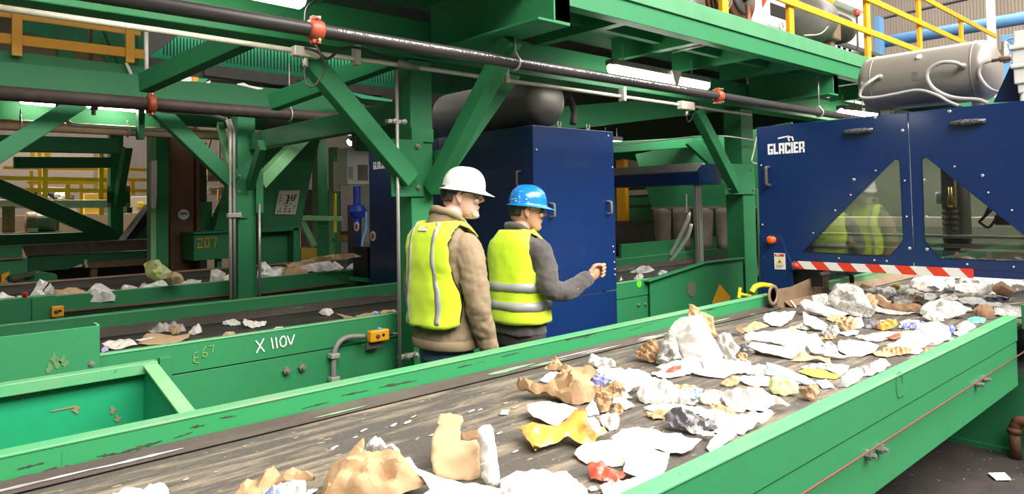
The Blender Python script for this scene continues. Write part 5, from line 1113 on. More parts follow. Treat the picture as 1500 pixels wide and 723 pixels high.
bm = new(); bm_ = at(26, 408, Y=9.45); lathe(bm, bm_, (0, -1, 0), [(.06, 0), (.06, .04), (.03, .05)], 16); bar(bm, at(17, 408, Y=9.4), at(52, 399, Y=9.4), .05, .05); obj('shaft', bm, 'greyd', t)

# hopper marked 207
t = thing('green_bin', 'dark green bin with a yellow stencilled number 207 right of the rusty post', 'bin', at(310, 360, Y=9.0))
fpan('front', None, None, [(284, 341), (335, 339), (335, 378), (284, 382)], 9.2, .5, 'green', t)
fpan('rim', None, None, [(284, 340), (336, 337.5), (336, 340.5), (284, 343)], 9.15, .55, 'green', t)
fpan('leg', None, None, [(318, 379), (325, 379), (325, 400), (318, 400)], 9.3, .1, 'green', t)
bm = new(); base = at(289, 364, Y=9.19); e2 = at(319, 361, Y=9.19); tot = (e2-base).length
bm2 = new(); w_ = word(bm2, '207', base, (1, 0, 0), (0, 0, 1), (0, -1, 0), .13, .6, .002); bm2.free()
word(bm, '207', base, (e2-base).normalized(), (0, 0, 1), (0, -1, 0), .13, .6, .003, tot/w_); o = obj('stencil', bm, 'ystencil', t); o['label'] = 'faded yellow stencilled number 207'
fpan('bin_panel', 'upper green panel behind the bin marked 207', 'panel', [(292, 296), (311, 295), (311, 340), (292, 340)], 9.9, .2, 'green')
fpan('curved_panel', 'dark green sloped panel left of the middle distance column', 'panel', [(313, 340), (320, 312), (330, 292), (337, 270), (337, 342), (313, 342)], 9.6, .2, 'green')
bm = new(); p = at(305, 250, Y=10.4); bx(bm, at(292, 300, Y=10.4).x, at(303, 300, Y=10.4).x, 10.4, 10.6, 0, 2.6); tag(obj('dark_duct', bm, 'greyd'), 'dark duct right of the rusty post', 'duct')
fpan('grey_funnel', 'pale grey funnel box seen right of the rusty post', 'funnel', [(306, 273), (333, 274), (328, 286), (310, 284)], 13, .4, 'galv')
bm = new()
for pts in ([(309, 204), (305, 219)], [(322, 204), (322, 270)], [(323, 234), (331, 233), (334, 231)], [(322, 215), (328, 214)], [(304, 277), (336, 273)]):
    tube(bm, [at(x, y, Y=12.5) for x, y in pts], .018, 6)
tag(obj('ladder_frame', bm, 'conduit'), 'thin pale tube frame right of the rusty post', 'frame')
fpan('yellow_bar', 'short yellow bar under the pale tube frame right of the rusty post', 'bar', [(319.5, 277), (322, 277), (322, 294), (319.5, 294)], 12.6, .05, 'yellow')
fpan('shelf_clutter', 'small orange and grey shelf unit right of the rusty post', 'shelf', [(304, 247), (330, 247), (330, 265), (304, 265)], 14, .3, mat('mixed_clutter', (.16, .11, .08), .7, 0, 1, (.45, .25, .04), 7, lo=.5, hi=.54))

# big dark green chute with notice between columns
t = thing('transfer_chute', 'tall dark green transfer chute with a printed notice between the two columns', 'chute', at(420, 320, Y=9.2))
fpan('body', None, None, [(383, 200), (470, 200), (462, 228), (449, 290), (440, 335), (384, 335)], 9.2, .4, 'green', t)
fpan('lower_body', None, None, [(383, 333), (440, 333), (440, 392), (383, 396)], 9.3, .4, 'green', t)
fpan('rib', None, None, [(383, 333), (437, 331), (437, 337), (383, 340)], 9.1, .2, 'green', t)
fpan('rib', None, None, [(430, 333), (437, 333), (437, 388), (430, 388)], 9.1, .2, 'green', t)
nt = [(409, 279), (440, 278.5), (433, 314), (402, 314)]
o = fpan('notice', None, None, nt, 9.17, .01, 'sign', t); o['label'] = 'printed notice with rows of small black pictures'
bm = new(); rnd = random.Random(9); c = [at(x, y, Y=9.165) for x, y in nt]
P = lambda u, v: c[0].lerp(c[1], u).lerp(c[3].lerp(c[2], u), v)
for r_ in range(7):
    for k in range(8):
        if rnd.random() < .25: continue
        u, v = .1+k*.105, .18+r_*.11; s = rnd.uniform(.02, .05); slab(bm, [P(u, v), P(u+s*1.4, v), P(u+s*1.2, v+s*1.5), P(u, v+s*1.3)], (0, -.002, 0))
strokes(bm, [[P(.5, .2), P(.47, .55)], [P(.66, .22), P(.66, .42)], [P(.8, .2), P(.79, .4)]], .02, (0, -1, 0)); obj('pictures', bm, 'ink', o)
fpan('yellow_bin', 'small dull yellow bin behind the far conveyor trash', 'bin', [(441, 363), (464, 363), (464, 384), (441, 386)], 9.4, .4, mat('dull_yellow', (.36, .24, .02), .6))
t = thing('grey_shutter', 'grey corrugated panels behind the far conveyor between green posts', 'panel', at(450, 300, Y=12.5))
bm = new()
for k in range(20):
    a = at(442+k*2.6, 277, Y=12.5); b = at(442+k*2.6, 345, Y=12.5); bx(bm, a.x, a.x+.03, 12.48, 12.5, b.z, a.z)
a, b = at(440, 277, Y=12.5), at(500, 370, Y=12.5); bx(bm, a.x, b.x, 12.5, 12.55, b.z-.5, a.z); obj('sheet', bm, 'grey', t)
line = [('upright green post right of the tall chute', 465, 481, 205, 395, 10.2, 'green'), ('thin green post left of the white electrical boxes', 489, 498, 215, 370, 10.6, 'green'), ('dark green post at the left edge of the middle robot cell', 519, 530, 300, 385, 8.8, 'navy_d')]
for l, x0, x1, y0, y1, Y, m_ in line:
    a, b = at(x0, y0, Y=Y), at(x1, y1, Y=Y); bm = new(); bx(bm, a.x, b.x, Y, Y+.2, 0, a.z); tag(obj('upright', bm, m_), l, 'upright')
bm = new(); a, b = at(488.5, 283, Y=10.5), at(491.5, 340, Y=10.5); bx(bm, a.x, b.x, 10.45, 10.5, b.z, a.z); tag(obj('yellow_strip', bm, 'yellow_b'), 'thin bright yellow vertical strip left of the white electrical boxes', 'strip')
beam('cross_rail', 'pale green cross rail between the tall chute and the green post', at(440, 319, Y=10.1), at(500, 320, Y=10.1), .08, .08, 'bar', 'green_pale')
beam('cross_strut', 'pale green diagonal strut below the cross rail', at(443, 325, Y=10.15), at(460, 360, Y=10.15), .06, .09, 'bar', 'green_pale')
beam('cross_rail', 'lower thin green rail behind the far conveyor', at(488, 351, Y=10.0), at(520, 353, Y=10.0), .05, .05, 'bar')
t = thing('electrical_box', 'large white electrical box with a dark vent at the left of the middle robot cell', 'electrical box', at(524, 245, Y=8.9))
a, b = at(508, 216, Y=8.9), at(541, 270, Y=8.9); bm = new(); bx(bm, a.x, b.x, 8.9, 9.2, b.z, a.z); obj('case', bm, 'white', t, bevel=.012)
a, b = at(524.5, 241, Y=8.89), at(539, 264, Y=8.89); bm = new()
for k in range(7): z = a.z+(b.z-a.z)*k/7; bx(bm, a.x, b.x, 8.88, 8.9, z-.02, z-.008-.02)
bx(bm, a.x, b.x, 8.89, 8.9, b.z, a.z); obj('vent', bm, 'grey', t)
a, b = at(511, 244, Y=8.89), at(517, 262, Y=8.89); bm = new(); bx(bm, a.x, b.x, 8.885, 8.9, b.z, a.z); obj('side_vent', bm, 'greyp', t)
t = thing('electrical_box', 'smaller white electrical box mounted lower left of the large one', 'electrical box', at(500, 260, Y=9.4))
a, b = at(497, 236, Y=9.3), at(511, 280, Y=9.3); bm = new(); bx(bm, a.x, b.x, 9.3, 9.5, b.z, a.z); obj('case', bm, 'white', t, bevel=.012)
a, b = at(499, 250, Y=9.29), at(503, 262, Y=9.29); bm = new(); bx(bm, a.x, b.x, 9.285, 9.3, b.z, a.z); obj('vent', bm, 'greyd', t)
t = thing('valve_manifold', 'royal blue valve with grey pipes left of the middle robot cell', 'valve', at(524, 300, Y=8.7))
bm = new(); p = at(524, 305, Y=8.7); lathe(bm, at(523, 330, Y=8.7), (0, 0, 1), [(.05, 0), (.05, .1), (.1, .12), (.12, .2), (.1, .28), (.05, .3), (.05, .55)], 16); bar(bm, at(512, 306, Y=8.65), at(536, 309, Y=8.65), .05, .07); obj('valve_body', bm, 'bluevalve', t, smooth=False)
bm = new(); bx(bm, at(528, 280, Y=8.8).x, at(540, 280, Y=8.8).x, 8.8, 8.85, at(530, 355, Y=8.8).z, at(530, 272, Y=8.8).z); obj('back_plate', bm, 'grey', t)
bm = new(); tube(bm, curve([at(536, 310, Y=8.6), at(536, 335, Y=8.6), at(531, 352, Y=8.6), at(530, 370, Y=8.6)], 5), .018, 8); obj('blue_tube', bm, 'blue', t, smooth=True)
t = thing('yellow_motor', 'small dull yellow motor under the white electrical boxes', 'motor', at(511, 346, Y=9.3))
fpan('base', None, None, [(504, 344), (517, 344), (517, 352), (504, 352)], 9.2, .2, mat('dull_yellow_motor', (.4, .27, .03), .6), t); fpan('top', None, None, [(505, 339), (516, 338), (516, 345), (505, 345)], 9.25, .15, mat('dark_red_cover', (.15, .03, .02), .6), t)
t = thing('dark_machine', 'dark machinery block below the middle robot cell beside the far conveyor', 'machine', at(560, 400, Y=7.6))
fpan('block', None, None, [(538, 362), (600, 362), (600, 445), (556, 440), (538, 405)], 6.4, .3, 'black', t)
fpan('green_edge', None, None, [(512, 404), (560, 410), (562, 416), (512, 410)], 6.2, .25, 'green', t)
bm = new(); lathe(bm, at(535, 373, Y=6.9), (0, -1, 0), [(.06, 0), (.06, .05), (.03, .06)], 14); obj('roller_end', bm, 'grime', t)
# ================================================================== PAPER AND RUBBISH ON THE BELTS
def scrap(name, label, cat, m, pts, tilt=8, lift=0.004, crum=.012, freq=9.0, bulge=.0, lump=False, base=None, ZB=ZB1, parent=None, group=None, seed=None, curl=.0, res=None, thick=.002):
    """one crumpled sheet or lump: outline seen in the photograph, laid on a plane that leans back from its lowest point on the belt"""
    if seed is None: seed = (hash_(name)+int(pts[0][0]*7+pts[0][1]*13)) % 997
    cx = sum(p[0] for p in pts)/len(pts); ymax = base or max(p[1] for p in pts)
    B = at(cx, ymax, Z=ZB+lift)
    d = B-CAM; hv = Vector((d.x, d.y, 0)).normalized(); e1 = Vector((hv.y, -hv.x, 0))
    tl = math.radians(tilt); e2 = hv*math.cos(tl)+Vector((0, 0, 1))*math.sin(tl); n = e1.cross(e2)
    if n.z < 0: n = -n
    P = []
    for x, y in pts:
        q = at(x, y, n=n, p=B)-B; P.append(Vector((q.dot(e1), q.dot(e2))))
    # resample the outline
    per = sum((P[i]-P[i-1]).length for i in range(len(P))); xs = [p.x for p in P]; ys = [p.y for p in P]
    size = math.sqrt(max((max(xs)-min(xs))*(max(ys)-min(ys)), 1e-6))
    s = res or max(.008, min(.05, size/(21 if lump else 14)))
    out = []
    rnd = random.Random(seed)
    for i in range(len(P)):
        a, b = P[i], P[(i+1) % len(P)]; k = max(1, int(round((b-a).length/s)))
        for j in range(k):
            q = a.lerp(b, j/k)
            if j: q = q+Vector((rnd.uniform(-1, 1), rnd.uniform(-1, 1)))*s*.16
            out.append(q)
    def inside(q):
        c = False; j = len(out)-1
        for i in range(len(out)):
            if (out[i].y > q.y) != (out[j].y > q.y) and q.x < (out[j].x-out[i].x)*(q.y-out[i].y)/(out[j].y-out[i].y)+out[i].x: c = not c
            j = i
        return c
    def edge(q): return min((q-o_).length for o_ in out)
    inner = []; y = min(ys)+s*.5; row = 0
    while y < max(ys):
        x = min(xs)+s*(.25 if row % 2 else .75)
        while x < max(xs):
            q = Vector((x+rnd.uniform(-.2, .2)*s, y+rnd.uniform(-.2, .2)*s))
            if inside(q) and edge(q) > s*.55: inner.append(q)
            x += s
        y += s*.87; row += 1
    V = out+inner; N0 = len(out)
    r = delaunay_2d_cdt(V, [(i, (i+1) % N0) for i in range(N0)], [], 1, 1e-5)
    V2, F = r[0], r[2]
    off = Vector((seed*3.1, seed*1.7, seed*.9)); R_ = max(edge(q) for q in inner) if inner else s
    K = []
    for k in range(5):
        a = rnd.uniform(0, PI); wl = size*rnd.uniform(.16, .5)*(9.0/freq)**.4; K.append((Vector((math.cos(a), math.sin(a))), max(wl, s*2.2), rnd.random(), rnd.uniform(.5, 1)*(1 if k < 3 else .6)))
    A_ = crum*(1.25 if lump else 1)
    def disp(q, e):
        h = 0
        for dv, wl, ph, am in K:
            w_ = q.dot(dv)/wl+ph+.35*noise.noise(Vector((q.x, q.y, 0))*(1.6/size)+off*(1+ph)); t_ = abs((w_ % 1)*2-1); h += (t_-.5)*am
        v = Vector((q.x, q.y, 0))*freq*2.2+off
        h += (abs(noise.noise(v))-.25)*1.3
        return A_*h*.8*(.5+.5*min(1, e/(R_+1e-6)))
    bm = new(); low = ZB+.0015; top = []
    for q in V2:
        e = edge(q); rr = min(1, e/(R_+1e-6)); h = disp(q, e)+bulge*(.55*rr+.45*(1-(1-rr)**2)**.5)*(.8+.4*noise.noise(Vector((q.x, q.y, 0))*(2.4/size)+off))
        h += curl*noise.noise(Vector((q.x, q.y, 0))*2.2/size+off)
        p = B+e1*q.x+e2*q.y+n*h
        p.z = max(p.z, low+.001+.0*rr); top.append(bm.verts.new(p))
    for f in F:
        try: bm.faces.new([top[i] for i in f])
        except ValueError: pass
    if lump:
        bot = []
        on = set()
        cnt = {}
        for f in F:
            for i in range(len(f)):
                k = tuple(sorted((f[i], f[(i+1) % len(f)]))); cnt[k] = cnt.get(k, 0)+1
        for k, c in cnt.items():
            if c == 1: on.update(k)
        for i, q in enumerate(V2):
            if i in on: bot.append(top[i]); continue
            e = edge(q); rr = min(1, e/(R_+1e-6)); p = B+e1*q.x+e2*q.y-n*(bulge*.55*(1-(1-rr)**2)**.5-disp(q, e)*.5); p = p+hv*(.25*q.y*math.sin(tl)*rr)
            p.z = max(p.z, low); bot.append(bm.verts.new(p))
        for f in F:
            try: bm.faces.new([bot[i] for i in reversed(f)])
            except ValueError: pass
    o = auto_smooth(obj(name, bm, m, parent), .5)
    if not lump:
        md = o.modifiers.new('thickness', 'SOLIDIFY'); md.thickness = thick; md.offset = 1
    if label: tag(o, label, cat, group)
    elif parent is None: pass
    return o
def hash_(s): return sum(ord(c)*(i+3) for i, c in enumerate(s))
NB = [ # name, material, outline, options, label, category
('torn_paper', 'paper', [(158, 728), (178, 715), (205, 713), (220, 708), (234, 704), (246, 713), (249, 724), (235, 738), (180, 740)], dict(tilt=20, crum=.02), 'white torn paper at the bottom frame edge furthest left on the near belt', 'paper'),
('kraft_paper', 'kraft', [(335, 728), (362, 703), (383, 697), (387, 690), (400, 682), (412, 692), (430, 683), (440, 686), (458, 697), (463, 703), (448, 705), (430, 704), (405, 709), (392, 718), (380, 732)], dict(tilt=35, lump=True, bulge=.03, crum=.025), 'crumpled kraft paper at the bottom edge left of the largest brown bag', 'paper'),
('plastic_bag', 'tissue', [(385, 722), (393, 715), (410, 709), (430, 703), (447, 704), (449, 715), (446, 728), (388, 732)], dict(tilt=35, lump=True, bulge=.03, crum=.015), 'white plastic bag in front of the crumpled kraft paper at the bottom edge', 'bag'),
('film_scrap', 'bluefilm', [(388, 722), (398, 713), (408, 716), (410, 724), (392, 728)], dict(tilt=35, lift=.02, crum=.008), 'small blue film scrap on the left of the white plastic bag at the bottom edge', 'film'),
('paper_strip', 'paper', [(447, 724), (450, 718), (466, 715), (462, 721)], dict(tilt=5), 'white paper strip between the white plastic bag and the largest brown bag', 'paper strip'),
('paper_bag', 'kraft', [(468, 735), (474, 705), (477, 697), (485, 685), (500, 670), (515, 655), (533, 640), (534, 646), (532, 660), (545, 660), (565, 655), (575, 660), (585, 661), (592, 670), (605, 685), (620, 700), (626, 709), (608, 716), (590, 722), (575, 735)], dict(tilt=38, lump=True, bulge=.05, crum=.03, freq=7), 'largest torn brown paper bag at the bottom edge of the near belt', 'bag'),
('tissue', 'tissue', [(532, 659), (537, 650), (541, 644), (550, 638), (560, 644), (566, 652), (576, 649), (583, 655), (587, 664), (575, 664), (560, 660), (545, 662)], dict(tilt=50, lift=.05, lump=True, bulge=.04, crum=.015), 'crumpled white tissue poking out behind the largest brown bag', 'tissue'),
('cardboard_box', 'card', [(645, 605), (660, 604), (663, 606), (670, 607), (677, 609), (679, 616), (674, 625), (676, 635), (674, 642), (690, 642), (700, 643), (703, 655), (704, 690), (700, 700), (690, 703), (660, 702), (640, 698), (634, 690), (631, 672), (632, 650), (636, 632), (643, 622), (639, 616), (641, 612)], dict(tilt=42, crum=.006, freq=5, thick=.006), 'flattened torn cardboard box standing up beside the rolled flyer', 'box'),
('cardboard_flap', 'brown', [(675, 634), (690, 629), (700, 628), (703, 641), (690, 644), (675, 644)], dict(tilt=42, lift=.10, crum=.004, base=690), 'small dark cardboard flap behind the flattened cardboard box', 'cardboard'),
('rolled_flyer', 'pinkprint', [(693, 634), (705, 623), (718, 621), (723, 628), (726, 650), (730, 680), (733, 710), (725, 714), (713, 710), (705, 698), (704, 672), (703, 652)], dict(tilt=55, lump=True, bulge=.03, crum=.008), 'rolled white flyer with red print leaning beside the flattened cardboard box', 'flyer'),
('paper_sheet', 'paper', [(590, 673), (600, 671), (612, 685), (640, 700), (670, 704), (690, 707), (705, 713), (733, 716), (735, 738), (600, 738), (630, 716), (618, 700)], dict(tilt=20, crum=.02, lift=.01), 'large bright white sheet at the bottom edge in front of the cardboard box', 'paper'),
('newsprint', 'pinkprint', [(733, 699), (750, 692), (780, 690), (810, 693), (830, 690), (840, 700), (858, 715), (866, 735), (733, 738)], dict(tilt=14, crum=.02, curl=.01), 'creased white printed sheet at the bottom edge right of the rolled flyer', 'paper'),
('paper_bag', 'kraft', [(754, 563), (760, 556), (778, 560), (800, 562), (812, 554), (824, 545), (815, 540), (797, 540), (808, 533), (812, 525), (820, 527), (830, 536), (845, 538), (860, 541), (868, 537), (874, 545), (866, 552), (864, 560), (872, 568), (884, 570), (872, 577), (866, 586), (855, 592), (838, 592), (825, 587), (812, 580), (800, 575), (785, 577), (770, 570)], dict(tilt=28, lump=True, bulge=.075, crum=.035, freq=11), 'twisted brown paper bag in the middle of the near belt above the orange mailer', 'bag'),
('kraft_strip', 'kraft', [(872, 577), (888, 566), (900, 557), (912, 560), (917, 572), (905, 575), (897, 577), (896, 590), (890, 602), (880, 605), (874, 592)], dict(tilt=45, lump=True, bulge=.03, crum=.02), 'folded brown kraft strip right of the twisted paper bag', 'paper strip'),
('kraft_piece', 'kraft', [(895, 603), (900, 593), (906, 588), (915, 595), (912, 604), (905, 609)], dict(tilt=35, crum=.015), 'small brown kraft piece below the folded kraft strip', 'paper'),
('paper_scrap', 'paper', [(897, 582), (912, 582), (925, 590), (930, 594), (915, 600), (908, 592), (897, 590)], dict(tilt=20, crum=.012), 'white scrap just right of the folded kraft strip', 'paper'),
('wrapper', 'lilac', [(864, 553), (875, 546), (890, 547), (894, 556), (886, 564), (872, 563)], dict(tilt=45, lift=.03, lump=True, bulge=.02, crum=.01), 'small lilac wrapper tucked behind the twisted paper bag', 'wrapper'),
('tissue', 'tissue', [(861, 531), (863, 522), (866, 517), (874, 520), (880, 524), (888, 523), (901, 528), (902, 536), (890, 539), (875, 538)], dict(tilt=45, lump=True, bulge=.035, crum=.015), 'crumpled white tissue behind the twisted paper bag near the left wall', 'tissue'),
('paper_sheet', 'paper', [(870, 540), (885, 537), (905, 539), (930, 539), (945, 544), (962, 555), (945, 557), (925, 553), (905, 558), (888, 553)], dict(tilt=18, crum=.02), 'white sheet right of the tissue behind the twisted paper bag', 'paper'),
('paper_scrap', 'tissue', [(790, 556), (795, 552), (803, 545), (818, 544), (812, 554), (800, 560)], dict(tilt=30, crum=.015), 'small white scrap at the left end of the twisted paper bag', 'paper'),
('paper_strips', 'pinkprint', [(903, 557), (930, 551), (955, 554), (945, 562), (928, 567), (918, 575), (927, 582), (912, 584), (908, 570)], dict(tilt=25, crum=.018, freq=14), 'bundle of striped paper strips right of the twisted paper bag', 'paper strips'),
('plastic_bag', 'tissue', [(931, 577), (938, 563), (955, 555), (975, 556), (987, 565), (1000, 570), (1012, 576), (1023, 585), (1022, 592), (990, 592), (960, 590), (945, 592), (938, 586)], dict(tilt=38, lump=True, bulge=.05, crum=.022), 'white plastic bag with a black hole lying above the mint green strip', 'bag'),
('plastic_strip', 'mint', [(943, 597), (955, 592), (975, 590), (1000, 592), (1025, 596), (1046, 600), (1040, 605), (1005, 605), (975, 604), (955, 602)], dict(tilt=25, crum=.008, lump=True, bulge=.015), 'long mint green plastic strip below the white plastic bag', 'plastic'),
('wrapper', 'lblue', [(997, 573), (1010, 567), (1030, 569), (1026, 580), (1015, 584), (1003, 579)], dict(tilt=30, crum=.012, lift=.03), 'light blue and white wrapper at the right end of the white plastic bag', 'wrapper'),
('paper_pieces', 'cream', [(1023, 578), (1040, 569), (1062, 574), (1054, 585), (1057, 593), (1035, 592), (1025, 588)], dict(tilt=30, crum=.02), 'cream crumpled papers right of the light blue wrapper', 'paper'),
('plastic_bag', 'tissue', [(1056, 577), (1075, 570), (1090, 569), (1110, 566), (1125, 574), (1137, 585), (1158, 592), (1152, 595), (1135, 592), (1125, 598), (1115, 601), (1096, 598), (1088, 604), (1075, 603), (1066, 596), (1060, 586)], dict(tilt=24, lump=True, bulge=.035, crum=.025), 'wide crumpled white bag with a pointed right end', 'bag'),
('cardboard_strip', 'kraft', [(1038, 592), (1055, 591), (1075, 602), (1086, 613), (1070, 608), (1058, 604), (1047, 603)], dict(tilt=18, crum=.008), 'folded tan strip under the left end of the wide crumpled white bag', 'cardboard'),
('plastic_wrap', 'greyfilm', [(972, 608), (985, 599), (1010, 599), (1014, 605), (1022, 608), (1024, 618), (1040, 613), (1052, 626), (1025, 631), (1020, 636), (1008, 634), (998, 626), (985, 624), (978, 620)], dict(tilt=32, crum=.022, lump=True, bulge=.03), 'charcoal and white plastic wrap below the mint green strip', 'plastic'),
('plastic_bag', 'tissue', [(1020, 607), (1045, 603), (1065, 604), (1080, 612), (1100, 604), (1130, 604), (1134, 608), (1110, 621), (1085, 636), (1068, 633), (1055, 633), (1046, 625), (1038, 615)], dict(tilt=20, lump=True, bulge=.03, crum=.02), 'large white bag against the right wall beside the charcoal wrap', 'bag'),
('paper_pack', 'news', [(1017, 634), (1028, 629), (1045, 632), (1048, 638), (1030, 638)], dict(tilt=10, crum=.006, lift=.02), 'grey striped paper strip at the lower right of the charcoal wrap', 'paper strip'),
('paper_sheet', 'paper_w', [(1034, 656), (1045, 640), (1065, 633), (1080, 637), (1062, 650), (1040, 662)], dict(tilt=8, crum=.012), 'warm white sheet against the right wall below the large white bag', 'paper'),
('paper_sheet', 'pinkw', [(770, 592), (785, 591), (805, 587), (820, 592), (846, 596), (840, 605), (828, 613), (815, 622), (800, 619), (782, 614), (775, 605)], dict(tilt=16, crum=.008, curl=.02, freq=4), 'pale pink paper sheet lying on the orange mailer', 'paper'),
('poly_mailer', 'orange', [(759, 629), (780, 617), (800, 620), (815, 623), (827, 614), (838, 604), (842, 599), (858, 599), (861, 610), (859, 617), (870, 622), (885, 625), (889, 630), (875, 640), (872, 646), (855, 649), (842, 646), (832, 641), (810, 650), (784, 661), (778, 655), (769, 642)], dict(tilt=15, crum=.014, curl=.01, lift=.012, lump=True, bulge=.018), 'torn orange poly mailer in the middle of the near belt', 'mailer'),
('film_flap', 'dorange', [(838, 606), (842, 599), (858, 599), (860, 610), (850, 616), (842, 613)], dict(tilt=30, crum=.008, lift=.05), 'deep orange folded flap at the top of the orange mailer', 'film'),
('paper_corner', 'paper', [(857, 600), (862, 592), (868, 584), (873, 591), (878, 606), (862, 609)], dict(tilt=45, crum=.01, lift=.02), 'upright white paper corner behind the orange mailer', 'paper'),
('torn_label', 'paper', [(858, 613), (870, 610), (878, 620), (881, 630), (874, 636), (866, 627)], dict(tilt=18, crum=.006, lift=.055), 'torn white label stuck on the right of the orange mailer', 'label'),
('plastic_pouch', 'tissue', [(875, 611), (888, 605), (903, 604), (908, 615), (904, 628), (893, 630), (884, 624)], dict(tilt=30, lump=True, bulge=.02, crum=.012), 'small white pouch right of the orange mailer', 'pouch'),
('paper_plate', 'cream', [(841, 663), (846, 656), (854, 651), (865, 647), (880, 644), (900, 643), (915, 645), (922, 650), (920, 668), (912, 682), (898, 683), (880, 679), (858, 678), (848, 671)], dict(tilt=10, crum=.004, freq=3, bulge=.012, lump=True), 'oval cream paper plate above the red film', 'plate'),
('paper_sheet', 'paper', [(893, 641), (910, 628), (925, 626), (935, 624), (955, 630), (990, 636), (1028, 644), (1015, 657), (998, 664), (980, 661), (950, 656), (925, 649)], dict(tilt=13, crum=.014, lift=.012), 'large white sheet right of the oval cream plate', 'paper'),
('paper_sheet', 'paper', [(920, 648), (945, 654), (970, 662), (981, 663), (976, 685), (970, 698), (950, 702), (925, 696), (913, 691), (917, 670)], dict(tilt=12, crum=.007, lift=.018, freq=4), 'square white sheet right of the red film', 'paper'),
('red_film', 'redfilm', [(860, 677), (880, 674), (890, 680), (897, 688), (912, 690), (920, 693), (908, 701), (885, 706), (866, 701)], dict(tilt=22, crum=.012, lift=.008, lump=True, bulge=.015), 'crumpled red film below the oval cream plate', 'film'),
('plastic_film', 'tissue', [(878, 712), (895, 704), (915, 703), (935, 697), (957, 701), (930, 713), (905, 723), (885, 727)], dict(tilt=12, crum=.014), 'white plastic film against the right wall below the red film', 'film'),
('paper_scrap', 'paper', [(861, 716), (866, 712), (873, 712), (876, 717), (866, 720)], dict(tilt=10, crum=.006), 'tiny white scrap left of the white plastic film at the bottom edge', 'paper'),
('kraft_paper', 'kraft', [(929, 522), (936, 510), (944, 505), (948, 498), (960, 498), (966, 508), (964, 520), (962, 530), (952, 531), (940, 526)], dict(tilt=45, lump=True, bulge=.05, crum=.03), 'crumpled brown kraft paper at the left foot of the tallest pile', 'paper'),
('newspaper', 'news', [(961, 532), (963, 515), (968, 503), (974, 493), (980, 485), (985, 483), (992, 500), (995, 515), (1001, 526), (985, 533), (973, 536)], dict(tilt=52, lump=True, bulge=.06, crum=.022), 'bunched newspaper leaning on the left side of the tallest pile', 'newspaper'),
('kraft_bag', 'kraft', [(1004, 466), (1009, 455), (1009, 445), (1018, 446), (1024, 450), (1024, 456), (1033, 457), (1045, 463), (1046, 475), (1048, 485), (1054, 492), (1044, 496), (1030, 497), (1012, 490)], dict(tilt=60, lump=True, bulge=.05, crum=.022, base=512, lift=.05), 'brown paper bag crowning the tallest pile of paper', 'bag'),
('paper_sheet', 'paper', [(984, 478), (996, 468), (1015, 462), (1027, 460), (1035, 475), (1043, 492), (1052, 505), (1060, 520), (1055, 532), (1030, 534), (1000, 529), (992, 510)], dict(tilt=50, crum=.02, lump=True, bulge=.09), 'big white sheet draped over the front of the tallest pile', 'paper'),
('tissue', 'cream', [(980, 482), (988, 471), (997, 465), (1008, 464), (1014, 466), (1007, 476), (998, 486), (986, 490)], dict(tilt=52, crum=.014, lift=.10, base=520), 'cream tissue on the upper left shoulder of the tallest pile', 'tissue'),
('net_bag', 'greyp', [(1047, 494), (1058, 487), (1070, 489), (1078, 502), (1085, 509), (1077, 520), (1082, 531), (1062, 530), (1052, 514)], dict(tilt=45, lump=True, bulge=.05, crum=.016), 'light grey net bag on the right side of the tallest pile', 'bag'),
('rag', 'greyfilm', [(1080, 509), (1086, 504), (1093, 503), (1101, 510), (1106, 517), (1095, 521), (1086, 517)], dict(tilt=35, lump=True, bulge=.02, crum=.014), 'small black and white rag right of the light grey net bag', 'rag'),
('kraft_paper', 'kraft', [(1074, 521), (1085, 516), (1095, 518), (1094, 528), (1082, 530)], dict(tilt=35, lump=True, bulge=.02, crum=.014), 'small crumpled kraft ball below the black and white rag', 'paper'),
('paper_sheet', 'paper', [(960, 537), (980, 529), (1000, 526), (1015, 521), (1025, 530), (1030, 541), (1010, 547), (985, 547), (973, 541)], dict(tilt=25, crum=.02, lift=.01), 'white sheet at the foot of the tallest pile', 'paper'),
('magazine', 'redfilm', [(974, 545), (980, 539), (988, 536), (998, 534), (999, 540), (985, 546)], dict(tilt=15, crum=.006, lift=.045), 'pinkish red magazine page at the foot of the tallest pile', 'magazine'),
('paper_sheet', 'paper_w', [(952, 547), (970, 541), (995, 545), (1006, 547), (985, 553), (973, 554)], dict(tilt=10, crum=.008), 'flat white leaflet in front of the pinkish red page', 'leaflet'),
('envelope', 'purple', [(1010, 541), (1014, 539), (1030, 540), (1048, 542), (1066, 545), (1077, 544), (1061, 554), (1040, 552), (1015, 547)], dict(tilt=12, crum=.004, freq=3), 'white envelope with purple ends below the tallest pile', 'envelope'),
('paper_roll', 'paper', [(1024, 531), (1034, 524), (1055, 526), (1075, 529), (1100, 530), (1101, 545), (1088, 546), (1075, 547), (1050, 543), (1032, 541)], dict(tilt=30, lump=True, bulge=.03, crum=.014), 'white rolled papers right of the foot of the tallest pile', 'paper roll'),
('envelope', 'kraft', [(1054, 562), (1065, 553), (1075, 549), (1084, 557), (1080, 563), (1065, 566)], dict(tilt=28, crum=.008), 'folded tan envelope right of the purple ended envelope', 'envelope'),
('flyer', 'paper', [(1075, 551), (1095, 550), (1115, 549), (1128, 551), (1126, 564), (1105, 566), (1090, 561)], dict(tilt=12, crum=.008), 'white flyer between the tan envelope and the lime bag', 'flyer'),
('form', 'form', [(1122, 530), (1135, 533), (1155, 540), (1165, 545), (1180, 550), (1197, 562), (1180, 563), (1160, 556), (1140, 550), (1122, 548)], dict(tilt=25, crum=.006, freq=3), 'white form with blue ruled boxes behind the lime bag', 'form'),
